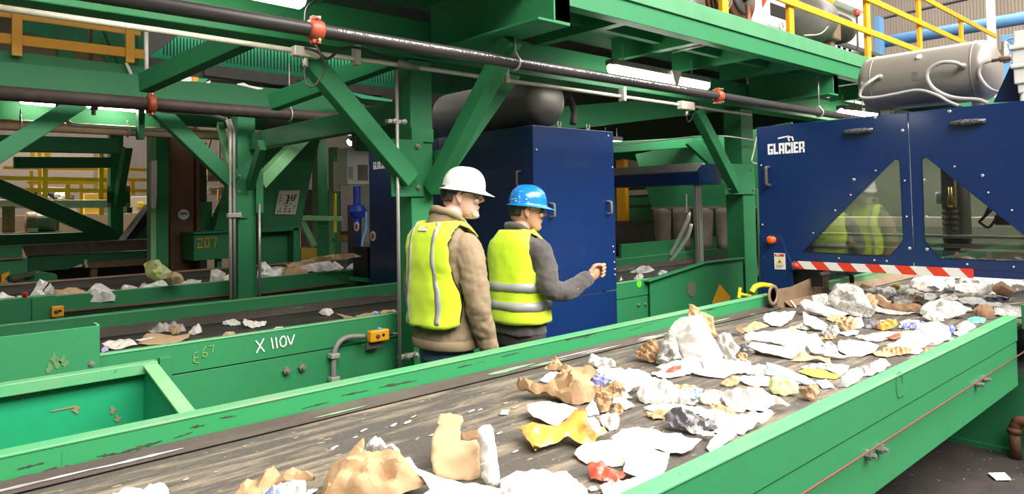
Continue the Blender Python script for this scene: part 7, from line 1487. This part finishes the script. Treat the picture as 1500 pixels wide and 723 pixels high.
# ================================================================== PEOPLE
M['skin1'] = mat('fair_skin', (.72, .44, .34), .5, 0, .4, (.66, .34, .25), 12)
M['skin2'] = mat('tan_skin', (.52, .28, .17), .5, 0, .4, (.45, .22, .12), 12)
M['jacket'] = mat('tan_canvas_jacket', (.29, .215, .13), .85, 0, .5, (.24, .175, .105), 9, bump=.25, bscale=120, bdist=.004)
M['fleece'] = mat('charcoal_fleece', (.075, .066, .064), .95, 0, .6, (.105, .093, .09), 10, bump=.3, bscale=160, sheen=.25, bdist=.004)
M['hivis'] = mat('lime_high_visibility_fabric', (.72, .95, .03), .65, 0, .3, (.6, .82, .02), 6)
M['hivis'].node_tree.nodes['Principled BSDF'].inputs['Sheen Weight'].default_value = .2
M['reflect'] = mat('silver_reflective_tape', (.46, .45, .47), .45, .15, .4, (.36, .35, .38), 14)
M['denim'] = mat('blue_denim', (.07, .1, .2), .85, 0, .6, (.11, .15, .27), 12, bump=.2, bscale=150)
M['trousers'] = mat('dark_work_trousers', (.05, .045, .045), .85)
M['hatw'] = mat('white_hard_hat', (.82, .81, .79), .25, coat=.3)
M['hatb'] = mat('blue_hard_hat', (.01, .2, .62), .22, coat=.4)
M['hair1'] = mat('dark_grey_hair', (.05, .042, .036), .7, 0, .8, (.12, .11, .1), 40, stretch=(1, 1, .3))
M['hair2'] = mat('black_hair', (.02, .016, .014), .7, 0, .7, (.09, .08, .075), 50, stretch=(1, 1, .3))
M['lens'] = glass('dark_lens', (.35, .33, .33), .05, .1)
M['lensc'] = glass('clear_lens', (.85, .85, .84), .05, .06)
M['boot'] = mat('dark_leather_boot', (.05, .035, .025), .6)
M['eye'] = mat('eye_white', (.7, .68, .65), .2)
M['beard'] = mat('grey_stubble', (.6, .42, .34), .8, 0, .8, (.42, .34, .3), 50)

def interp(tab, z):
    if z <= tab[0][0]: return tab[0][1:]
    for a, b in zip(tab, tab[1:]):
        if z <= b[0]:
            t = (z-a[0])/(b[0]-a[0]); t = t*t*(3-2*t)*.5+t*.5
            return tuple(x+(y-x)*t for x, y in zip(a[1:], b[1:]))
    return tab[-1][1:]
def sgnpow(v, e): return math.copysign(abs(v)**e, v)
def ring_pt(tab, th, z, off=0.0, e=.86):
    """tab rows: z, front, back, half width, centre x ; th=0 faces forward (+x)"""
    f, b, w, cx = interp(tab, z); c, s = sgnpow(math.cos(th), e), sgnpow(math.sin(th), e)
    return Vector((cx+(f+off if c > 0 else b+off)*c, (w+off)*s, z))
def loft(bm, tab, z0, z1, nz, n=36, off=0.0, e=.86):
    R = [[bm.verts.new(ring_pt(tab, 2*PI*k/n, z0+(z1-z0)*i/nz, off, e)) for k in range(n)] for i in range(nz+1)]
    for a, b in zip(R, R[1:]):
        for k in range(n): bm.faces.new((a[k], a[(k+1) % n], b[(k+1) % n], b[k]))
    bm.faces.new(R[0][::-1]); bm.faces.new(R[-1])
def limb(bm, pts, rad, n=16):
    P = curve(pts, 6); k = len(P)-1; R = []
    for i in range(len(P)):
        t = i/k*(len(rad)-1); j = min(int(t), len(rad)-2); R.append(rad[j]+(rad[j+1]-rad[j])*(t-j))
    tube(bm, P, R, n); ball(bm, P[0], R[0]*.98); ball(bm, P[-1], R[-1]*.98)
def remesh(o, v, smooth=6):
    md = o.modifiers.new('remesh', 'REMESH'); md.mode = 'VOXEL'; md.voxel_size = v; md.use_smooth_shade = True
    if smooth: s = o.modifiers.new('smooth', 'SMOOTH'); s.factor = .5; s.iterations = smooth
def wrinkle(o, size, strength, name):
    tx = bpy.data.textures.new(name, 'CLOUDS'); tx.noise_scale = size; tx.noise_depth = 2
    md = o.modifiers.new('folds', 'DISPLACE'); md.texture = tx; md.strength = strength; md.mid_level = .5; md.texture_coords = 'LOCAL'
HEAD = [  # z from chin, front, back, half width, centre
 (0, .018, .028, .022, .052), (.012, .038, .05, .037, .045), (.03, .055, .085, .051, .028), (.05, .070, .10, .059, .014), (.075, .081, .103, .066, .004),
 (.10, .09, .102, .070, .0), (.125, .089, .104, .073, -.002), (.15, .094, .104, .0755, -.002), (.17, .094, .104, .077, -.004), (.195, .086, .1, .074, -.006), (.215, .068, .084, .062, -.008), (.23, .045, .055, .042, -.01), (.238, .015, .02, .015, -.01)]
def person(label, loc, az, H, head_az, head_tilt, torso, armR, armL, hands, skin, clothes, neck=(.06, -.015)):
    """builds a standing figure; local +x is where the body faces"""
    base = Matrix.Translation(loc) @ Matrix.Rotation(az, 4, 'Z')
    neckz = H-.245
    hm = Matrix.Translation((neck[0], neck[1], neckz)) @ Matrix.Rotation(head_az, 4, 'Z') @ Matrix.Rotation(head_tilt, 4, 'Y') @ Matrix.Scale(1.08, 4)
    T = lambda bm, m_=base: bmesh.ops.transform(bm, matrix=m_, verts=bm.verts)
    HM = base @ hm
    def fin(name, bm, m_, par, mx=base, **k): T(bm, mx); return obj(name, bm, m_, par, **k)
    # ---- body, one continuous surface
    bm = new(); hb = new()
    loft(hb, HEAD, 0, .238, 26, 40, 0, .92)
    # face
    ball(hb, (.09, 0, .098), .016, .0165, .014, 12, 8)                       # nose tip body
    tube(hb, [(.086, 0, .143), (.094, 0, .125), (.1035, 0, .105), (.104, 0, .097)], [.008, .0095, .0125, .0115], 10); ball(hb, (.107, 0, .101), .0125, .0125, .0105)
    for s in (1, -1):
        ball(hb, (.094, s*.011, .095), .010, .0075, .007, 8, 6)               # nostril wings
        ball(hb, (.076, s*.036, .098), .019, .022, .02, 10, 8)                # cheekbone
        ball(hb, (.081, s*.031, .147), .014, .026, .0075, 10, 8)              # brow
        bb = Matrix.Rotation(s*-.25, 3, 'Z')
        ball(hb, (-.006, s*.076, .112), .017, .008, .03, 12, 8, bb); ball(hb, (-.004, s*.077, .09), .009, .007, .012, 8, 6, bb)   # ear
        tube(hb, [(.012, s*.074, .135), (.0, s*.083, .141), (-.014, s*.085, .134), (-.021, s*.084, .116), (-.014, s*.08, .096), (-.004, s*.076, .085)], .0048, 8)
    ball(hb, (.082, 0, .0635), .0125, .021, .005, 12, 8); ball(hb, (.08, 0, .0535), .012, .018, .0055, 12, 8); ball(hb, (.068, 0, .022), .02, .02, .017, 12, 8)
    T(hb, hm)
    me = bpy.data.meshes.new('tmp'); hb.to_mesh(me); hb.free(); bm.from_mesh(me); bpy.data.meshes.remove(me)
    c = hm @ Vector((-.02, 0, .06)); tube(bm, [Vector((-.03, 0, neckz-.10)), Vector((-.01, neck[1]*.5, neckz-.03)), c, hm @ Vector((-.025, 0, .1))], [.068, .06, .058, .055], 18)
    loft(bm, torso, torso[0][0], neckz-.05, 18, 28, -.03)
    hipz = torso[0][0]+.02
    for s in (1, -1):
        limb(bm, [(0, s*.09, hipz), (.01, s*.095, hipz*.53), (-.01, s*.1, .09)], [.08, .055, .045])
        limb(bm, [(-.03, s*.1, .05), (.06, s*.105, .045), (.15, s*.11, .035)], [.042, .042, .034])
    for arm in (armR, armL): limb(bm, arm[0], [r*.8 for r in arm[1]])
    for hd in hands: hd(bm)
    body = fin('person', bm, skin, None); remesh(body, .0031, 1); tag(body, label, 'person')
    # ---- eyes
    for s in (1, -1):
        bm = new(); ball(bm, (.0785, s*.031, .128), .0115, .0115, .0115, 14, 10); e = fin('eye', bm, 'eye', body, HM, smooth=True)
        bm = new(); ball(bm, (.0875, s*.031, .128), .0035, .0055, .0055, 10, 6); fin('iris', bm, 'black', e, HM, smooth=True)
        bm = new(); tube(bm, curve([(.092, s*.014, .149), (.093, s*.03, .153), (.08, s*.05, .148)], 4), .004, 8); fin('eyebrow', bm, clothes['hair'], body, HM)
    # ---- hair: sides and back
    bm = new(); n = 40; R = []
    for i in range(9):
        z = .09+i*.0105; row = []
        for k in range(n+1):
            th = math.radians(84)+k/n*math.radians(192)
            lim = .15 if th < math.radians(112) or th > math.radians(248) else .0
            zz = max(z, lim-.02 if lim else z); p = ring_pt(HEAD, th, zz, .0065, .92); row.append(bm.verts.new(p))
        R.append(row)
    for a, b in zip(R, R[1:]):
        for k in range(n): bm.faces.new((a[k], a[k+1], b[k+1], b[k]))
    h = fin('hair', bm, clothes['hair'], body, HM, smooth=True); md = h.modifiers.new('s', 'SOLIDIFY'); md.thickness = .006; md.offset = 0
    if clothes.get('beard'):
        bm = new(); R = [[bm.verts.new(ring_pt(HEAD, math.radians(a_), z, .0035+(.007*math.cos(math.radians(a_*1.3)) if z < .03 else .002), .92)) for a_ in range(-60, 61, 6)] for z in (.004, .012, .022, .034, .044)]
        for a, b in zip(R, R[1:]):
            for k in range(20): bm.faces.new((a[k], a[k+1], b[k+1], b[k]))
        fin('beard', bm, 'beard', body, HM, smooth=True)
    # ---- hard hat
    def hat(bm):
        n, m_ = 48, 14; cz = .152; R = []; AX, AY, HZ = .116, .102, .112
        for i in range(1, m_+1):
            f = PI/2*i/m_; row = []
            for k in range(n):
                th = 2*PI*k/n; r = math.sin(f)**.78; z = cz+HZ*math.cos(f)**.86
                x, y = AX*r*math.cos(th), AY*r*math.sin(th)
                ridge = .006*math.exp(-(y/.018)**2)*math.cos(f)
                row.append(bm.verts.new((x-.006, y, z+ridge)))
            R.append(row)
        brim = []
        for dr, dz in ((.003, -.004), (.012, -.009), (.0135, -.012), (.008, -.0125), (-.003, -.006)):
            row = []
            for k in range(n):
                th = 2*PI*k/n; c_ = max(0, math.cos(th)); v = c_**1.8*.04*(1 if dr > .007 else dr/.012 if dr > 0 else 0)
                row.append(bm.verts.new((AX*math.cos(th)+(dr+v)*math.cos(th)-.006, (AY+dr)*math.sin(th), cz+dz-v*.36)))
            brim.append(row)
        top = bm.verts.new((-.006, 0, cz+HZ+.006))
        for k in range(n): bm.faces.new((top, R[0][k], R[0][(k+1) % n]))
        A_ = R+brim
        for a, b in zip(A_, A_[1:]):
            for k in range(n): bm.faces.new((a[k], b[k], b[(k+1) % n], a[(k+1) % n]))
    bm = new(); hat(bm); hh = fin('hard_hat', bm, clothes['hat'], body, HM @ Matrix.Translation((0, 0, .006)) @ Matrix.Rotation(clothes.get('hat_tilt', .06), 4, 'Y'), smooth=True)
    hh['label'] = clothes['hat_label']
    md = hh.modifiers.new('s', 'SOLIDIFY'); md.thickness = .003
    bm = new(); R = []
    for zz in (.112, .15):
        R.append([bm.verts.new(ring_pt(HEAD, math.radians(130+k*10), zz, .014, .92)) for k in range(11)])
    for k in range(10): bm.faces.new((R[0][k], R[0][k+1], R[1][k+1], R[1][k]))
    ball(bm, (-.106, 0, .112), .01, .018, .012)
    fin('hat_suspension', bm, 'black', hh, HM, smooth=True)
    if clothes.get('marks'):
        bm = new(); rnd = random.Random(2)
        for i in range(46):
            th = rnd.uniform(-2.6, -.5); f = rnd.uniform(.7, 1.5); r = math.sin(f)**.78
            p = Vector((.116*r*math.cos(th)-.006, .102*r*math.sin(th), .152+.112*math.cos(f)**.86)); nn = Vector((p.x, p.y, (p.z-.13)*1.2)).normalized(); s_, u_ = frame(nn)
            w_ = rnd.uniform(.001, .0045); q = [p+nn*.0015+s_*a+u_*b for a, b in ((-w_, -w_*.7), (w_*rnd.uniform(.5, 2), -w_*.5), (w_, w_*.6), (-w_*.6, w_*rnd.uniform(.4, 1)))]; slab(bm, q, nn*.0005)
        fin('paint_specks', bm, 'whitepaint', hh, HM)
    # ---- glasses
    bm = new(); L_ = [(.0995, .006), (.099, .03), (.093, .05), (.082, .062), (.068, .0705)]
    for s in (1, -1):
        R = [[bm.verts.new((x, s*y, z)) for x, y in L_] for z in (.112, .127, .143)]
        for a, b in zip(R, R[1:]):
            for k in range(4): bm.faces.new((a[k], a[k+1], b[k+1], b[k]))
    g = fin('glasses', bm, clothes['lens'], body, HM, smooth=True); md = g.modifiers.new('s', 'SOLIDIFY'); md.thickness = .002
    bm = new()
    for s in (1, -1): tube(bm, curve([(.07, s*.071, .136), (.04, s*.078, .137), (.0, s*.08, .136), (-.014, s*.082, .125)], 4), .0026, 8)
    tube(bm, curve([(.068, -.071, .144), (.093, -.05, .1445), (.1, -.02, .1445), (.101, 0, .1445), (.1, .02, .1445), (.093, .05, .1445), (.068, .071, .144)], 4), .0024, 8); fin('glasses_frame', bm, clothes['frame'], g, HM, smooth=True)
    # ---- trousers and boots
    bm = new(); loft(bm, [(hipz-.1, .11, .12, .165, 0), (hipz, .115, .125, .175, 0), (torso[0][0]+.08, .115, .12, .175, 0)], hipz-.1, torso[0][0]+.08, 6, 28)
    for s in (1, -1): limb(bm, [(0, s*.085, hipz), (.012, s*.095, hipz*.53), (-.01, s*.1, .12)], [.1, .078, .07])
    o = fin('trousers', bm, clothes['trousers'], body); remesh(o, .009, 5); wrinkle(o, .06, .01, 'trouser_folds')
    for s in (1, -1):
        bm = new(); limb(bm, [(-.02, s*.1, .15), (-.02, s*.1, .06)], [.055, .055]); limb(bm, [(-.03, s*.1, .052), (.07, s*.105, .05), (.16, s*.11, .04)], [.05, .05, .04])
        for v in bm.verts: v.co.z = max(v.co.z, .0)
        o = fin('boot', bm, clothes['boot'], body); remesh(o, .008, 3)
    # ---- jacket
    bm = new(); loft(bm, torso, torso[0][0], torso[-1][0], 24, 36)
    for arm in (armR, armL): limb(bm, arm[0], arm[1])
    j = fin('jacket', bm, clothes['jacket'], body); remesh(j, .008, 4); wrinkle(j, .11, .03, 'jacket_folds_'+str(int(H*100))); wrinkle(j, .035, .007, 'jacket_fine_'+str(int(H*100)))
    j['label'] = clothes['jacket_label']
    if clothes.get('collar'):
        bm = new(); R = []; c0 = clothes['collar']
        for i, (f_, rr, dx) in enumerate(((0, .1, -.02), (.3, .092, -.012), (.65, .09, .0), (1, .092, .008), (1.0, .1, .006), (.75, .104, .002))):
            R.append([bm.verts.new((dx+rr*math.cos(2*PI*k/30)*1.05, neck[1]*f_+rr*.98*math.sin(2*PI*k/30), neckz-.075+(c0+.075)*f_-f_*.06*math.cos(2*PI*k/30))) for k in range(30)])
        for a, b in zip(R, R[1:]):
            for k in range(30): bm.faces.new((a[k], a[(k+1) % 30], b[(k+1) % 30], b[k]))
        o = fin('collar', bm, clothes['jacket'], j, smooth=True); md = o.modifiers.new('s', 'SOLIDIFY'); md.thickness = .008; wrinkle(o, .05, .012, 'collar_folds_'+str(int(H*100)))
    if clothes.get('hem'):
        bm = new(); R = [[bm.verts.new(ring_pt(torso, 2*PI*k/36, z, o_)) for k in range(36)] for z, o_ in ((torso[0][0]-.003, .002), (torso[0][0]+.004, .008), (torso[0][0]+.045, .008), (torso[0][0]+.05, .002))]
        for a, b in zip(R, R[1:]):
            for k in range(36): bm.faces.new((a[k], a[(k+1) % 36], b[(k+1) % 36], b[k]))
        o = fin('hem_band', bm, clothes['jacket'], j, smooth=True); wrinkle(o, .05, .008, 'hem_folds')
    # ---- vest
    V_ = clothes['vest']; voff = clothes['vest'].get('voff', .02)
    def vest_pt(u, z, side, off=voff):
        g = math.radians(interp(V_['gap'], z)[0]); span = PI/2-g; th = (PI+u*span) if side == 'b' else u*span
        return ring_pt(torso, th, z, off)
    def zrow(u, i, nz, side):
        lo_ = V_['low'](u, side); return lo_+(V_['top']-lo_)*i/nz
    bm = new(); nu, nz = 26, 34
    for side in 'bf':
        R = [[bm.verts.new(vest_pt(-1+2*k/nu, zrow(-1+2*k/nu, i, nz, side), side)) for k in range(nu+1)] for i in range(nz+1)]
        for a, b in zip(R, R[1:]):
            for k in range(nu): bm.faces.new((a[k], a[k+1], b[k+1], b[k]))
    bmesh.ops.remove_doubles(bm, verts=bm.verts, dist=.004)
    v = fin('vest', bm, 'hivis', body, smooth=True); md = v.modifiers.new('s', 'SOLIDIFY'); md.thickness = .004; md.offset = 1
    tx = bpy.data.textures.new('vest_folds_'+str(int(H*100)), 'CLOUDS'); tx.noise_scale = .1; tx.noise_depth = 1
    md = v.modifiers.new('folds', 'DISPLACE'); md.texture = tx; md.strength = .018; md.mid_level = .3; md.texture_coords = 'LOCAL'
    v['label'] = V_['label']
    def patch(name, pts_rows, m_):
        bm = new(); R = [[bm.verts.new(p) for p in r] for r in pts_rows]
        for a, b in zip(R, R[1:]):
            for k in range(len(a)-1): bm.faces.new((a[k], a[k+1], b[k+1], b[k]))
        o = fin(name, bm, m_, v, smooth=True); s_ = o.modifiers.new('s', 'SOLIDIFY'); s_.thickness = .003; s_.offset = 1
        md = o.modifiers.new('folds', 'DISPLACE'); md.texture = tx; md.strength = .018; md.mid_level = .3; md.texture_coords = 'LOCAL'; return o
    for st in V_['stripes']:
        if st[0] == 'v':
            _, side, u, w_ = st
            patch('reflective_stripe', [[vest_pt(u+du, zrow(u, i, 30, side), side, voff+.006) for du in (-w_, 0, w_)] for i in range(1, 31)], 'reflect')
        else:
            _, z0, z1 = st
            for side in 'bf': patch('reflective_stripe', [[vest_pt(-1+2*k/24, z, side, voff+.006) for k in range(25)] for z in (z0, (z0+z1)/2, z1)], 'reflect')
    if V_.get('piping'):
        for side in 'bf':
            for u in (-1, 1):
                bm = new(); tube(bm, [vest_pt(u, zrow(u, i, 30, side), side, voff+.003) for i in range(31)], .0045, 8); fin('piping', bm, 'black', v, smooth=True)
            bm = new(); tube(bm, [vest_pt(-1+2*k/20, zrow(-1+2*k/20, 0, nz, side), side, voff+.003) for k in range(21)], .0045, 8); fin('piping', bm, 'black', v, smooth=True)
        for s in (1, -1):
            bm = new(); R = [[bm.verts.new(ring_pt(torso, s*(PI/2+math.radians(a)), z, .013)) for a in range(-32, 33, 8)] for z in (1.145, 1.17)]
            for k in range(8): bm.faces.new((R[0][k], R[0][k+1], R[1][k+1], R[1][k]))
            o = fin('side_strap', bm, 'black', v, smooth=True); md = o.modifiers.new('s', 'SOLIDIFY'); md.thickness = .004
        bm = new(); slab(bm, [vest_pt(u, z, 'b', voff+.008) for u, z in ((-.12, torso[-1][0]-.05), (.12, torso[-1][0]-.05), (.12, torso[-1][0]-.027), (-.12, torso[-1][0]-.027))], (-.003, 0, .001)); fin('size_tag', bm, 'pinkprint', v)
    return body

def fist(wrist, d, upv, right=True):
    """loose fist: wrist point, pointing direction, thumb-side direction"""
    W, d, up_ = Vector(wrist), Vector(d).normalized(), Vector(upv).normalized(); side = d.cross(up_).normalized()  # side = back of hand or palm
    pal = side if right else -side
    def make(bm):
        rot = Matrix((d, up_, pal)).transposed()
        ball(bm, W+d*.045, .055, .042, .021, 16, 10, rot); tube(bm, [W-d*.04, W+d*.02], [.03, .031], 14)
        for i, (h, L, bend) in enumerate(((.030, .046, .9), (.0105, .05, 1.1), (-.0095, .046, 1.2), (-.028, .038, 1.3))):
            a = W+d*(.083-.004*i)+up_*h; b = a+d*L*.75+pal*(-.004); c1_ = b+d*.012*(1.1-.2*i)-pal*.0+pal*.028; c2_ = c1_-d*.028+pal*.008
            tube(bm, curve([a-d*.03, a, b, c1_, c2_], 4), [.0105]*9+[.0095]*4+[.0085]*4, 10); ball(bm, c2_, .0085); ball(bm, a-pal*.004, .0115); ball(bm, b-pal*.001, .0105)
        a = W+d*.02+up_*.028+pal*.008; b = W+d*.055+up_*.052+pal*.016; c1_ = W+d*.088+up_*.046+pal*.022; c2_ = W+d*.112+up_*.036+pal*.026
        tube(bm, curve([a, b, c1_, c2_], 5), [.014]*6+[.012]*5+[.0095]*5, 10); ball(bm, c2_, .0095); ball(bm, a, .017)
    return make
def relaxed(wrist, d, fwd, right=True):
    W, d, up_ = Vector(wrist), Vector(d).normalized(), Vector(fwd).normalized(); pal = d.cross(up_).normalized()*(1 if right else -1)
    def make(bm):
        rot = Matrix((d, up_, pal)).transposed(); ball(bm, W+d*.05, .056, .042, .018, 16, 10, rot); tube(bm, [W-d*.05, W+d*.02], [.03, .03], 14)
        for i, (h, L) in enumerate(((.03, .078), (.0105, .086), (-.0095, .08), (-.028, .064))):
            a = W+d*.09+up_*h; b = a+d*L*.45+pal*.006; c1_ = b+d*L*.3+pal*.016; c2_ = c1_+d*L*.2+pal*.018
            tube(bm, curve([a-d*.03, a, b, c1_, c2_], 4), [.0105]*9+[.0095]*4+[.0085]*4, 10); ball(bm, c2_, .0085)
        a = W+d*.02+up_*.03+pal*.006; b = W+d*.055+up_*.055+pal*.014; c1_ = W+d*.085+up_*.058+pal*.02; c2_ = W+d*.108+up_*.054+pal*.024
        tube(bm, curve([a, b, c1_, c2_], 5), [.014]*6+[.012]*5+[.0095]*5, 10); ball(bm, c2_, .0095)
    return make

# man in the tan jacket
T1 = [(.86, .15, .15, .205, 0), (.95, .155, .152, .205, 0), (1.08, .15, .145, .198, 0), (1.2, .15, .142, .205, .0), (1.32, .145, .14, .215, -.002), (1.41, .128, .132, .218, -.01), (1.465, .11, .12, .197, -.014), (1.505, .094, .106, .152, -.016), (1.535, .084, .094, .112, -.016), (1.555, .078, .086, .09, -.016)]
sh = 1.42
p1 = at(653, 470, Y=3.17)
armR1 = ([(0, -.185, sh-.01), (-.0, -.235, 1.28), (.0, -.262, 1.11), (.045, -.262, .97), (.10, -.25, .845)], [.082, .079, .072, .064, .056])
armL1 = ([(0, .185, sh-.01), (-.0, .235, 1.28), (.0, .262, 1.11), (.04, .262, .97), (.09, .25, .845)], [.082, .079, .072, .064, .056])
hands1 = [relaxed((.105, -.249, .84), (.22, .0, -1), (1, 0, .2), True), relaxed((.095, .249, .84), (.22, 0, -1), (1, 0, .2), False)]
gap1 = [(.9, 30), (1.0, 26), (1.1, 20), (1.17, 24), (1.25, 37), (1.35, 46), (1.43, 46), (1.475, 36), (1.51, 20), (1.53, 2), (1.56, 0)]
def low1(u, side): return .985+.05*max(0, abs(u)-.6)**1.5*2
person('man in white hard hat and tan jacket with lime vest, back to the camera', (p1.x, 3.17, 0), math.radians(4), 1.81, math.radians(-48), .06, T1, armR1, armL1, hands1, 'skin1',
       neck=(.1, -.035), clothes=dict(beard=True, hair='hair1', hat='hatw', hat_label='white hard hat', hat_tilt=.07, lens='lens', frame='black', trousers='denim', boot='boot', jacket='jacket', jacket_label='tan canvas work jacket', collar=.02, hem=True,
            vest=dict(voff=.03, gap=gap1, low=low1, top=1.548, label='lime vest with black piping and vertical grey stripes', stripes=[('v', 'b', .42, .055), ('v', 'b', -.42, .055), ('v', 'f', .5, .055), ('v', 'f', -.5, .055)], piping=True)))
# man in the blue hard hat
T2 = [(.83, .13, .135, .185, 0), (.93, .135, .138, .185, 0), (1.05, .13, .13, .178, 0), (1.18, .128, .128, .188, 0), (1.28, .122, .126, .195, -.004), (1.36, .107, .117, .192, -.01), (1.405, .092, .107, .168, -.014), (1.436, .08, .094, .128, -.016), (1.46, .072, .084, .098, -.016), (1.48, .066, .076, .08, -.016)]
p2 = at(762, 455, Y=3.27); sh = 1.36
armR2 = ([(0, -.165, sh-.0), (-.01, -.235, 1.25), (-.025, -.27, 1.125), (.12, -.3, 1.1), (.27, -.33, 1.16)], [.072, .07, .066, .057, .05])
armL2 = ([(0, .165, sh), (-.01, .225, 1.2), (.02, .245, 1.06), (.1, .235, .95), (.19, .22, .86)], [.072, .069, .062, .055, .05])
hands2 = [fist((.285, -.334, 1.17), (.2, -.045, .075), (-.3, .05, 1), True), relaxed((.195, .219, .855), (.5, 0, -1), (1, 0, .4), False)]
gap2 = [(.9, 0), (1.12, 0), (1.18, 14), (1.25, 30), (1.345, 38), (1.405, 32), (1.435, 18), (1.455, 2), (1.49, 0)]
person('man in blue hard hat and dark jacket with lime vest, right forearm raised', (p2.x, 3.27, 0), math.radians(4), 1.712, math.radians(-42), .05, T2, armR2, armL2, hands2, 'skin2',
       dict(hair='hair2', hat='hatb', hat_label='blue hard hat with white paint specks', hat_tilt=.04, lens='lensc', frame='greyp', trousers='trousers', boot='boot', jacket='fleece', jacket_label='charcoal fleece jacket', collar=.005, hem=False, marks=True,
            vest=dict(gap=gap2, low=lambda u, s: .905, top=1.472, label='lime vest with two horizontal silver bands', stripes=[('h', 1.10, 1.15), ('h', .985, 1.035)], piping=False)))
# ================================================================== LIGHT
def area(name, loc, rot, sx, sy, power, col=(1, .96, .9)):
    l = bpy.data.lights.new(name, 'AREA'); l.shape = 'RECTANGLE'; l.size = sx; l.size_y = sy; l.energy = power; l.color = col
    o = bpy.data.objects.new(name, l); COL.objects.link(o); o.location = loc; o.rotation_euler = rot; return o
area('high_bay_lights', (3.5, -3.6, 7.6), (math.radians(24), 0, 0), 13, 5, 3000)
area('high_bay_lights', (14, -1.0, 9.5), (0, 0, 0), 12, 6, 1150)
area('high_bay_lights', (16, 6, 11), (0, 0, 0), 10, 10, 1000)
area('high_bay_lights', (3, 16.5, 8), (0, 0, 0), 9, 4, 2400, (1, .9, .75))
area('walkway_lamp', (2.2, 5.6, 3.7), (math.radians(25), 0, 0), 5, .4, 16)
area('cell_light', (5.75, 1.75, 2.18), (0, 0, 0), .15, 2.2, 22)
area('belt_fill', (7.4, 4.7, 2.85), (0, 0, 0), 1.2, .3, 22)  # added fill for the chute and curtain, no fixture here
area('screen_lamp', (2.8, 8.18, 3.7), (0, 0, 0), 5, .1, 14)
def tlight(a, b, power):
    a, b = Vector(a), Vector(b); m = (a+b)/2
    l = bpy.data.lights.new('tube_glow', 'AREA'); l.shape = 'RECTANGLE'; l.size = (b-a).length; l.size_y = .08; l.energy = power; l.color = (1, .95, .85)
    o = bpy.data.objects.new('tube_glow', l); COL.objects.link(o); o.location = m-Vector((0, 0, .06)); return o
w = bpy.data.worlds.new('world'); scene.world = w; w.use_nodes = True
w.node_tree.nodes['Background'].inputs[0].default_value = (1, .97, .93, 1); w.node_tree.nodes['Background'].inputs[1].default_value = .3
vs = scene.view_settings; vs.view_transform = 'Standard'; vs.look = 'None'; vs.gamma = 1; vs.use_curve_mapping = False; vs.exposure = 0.25
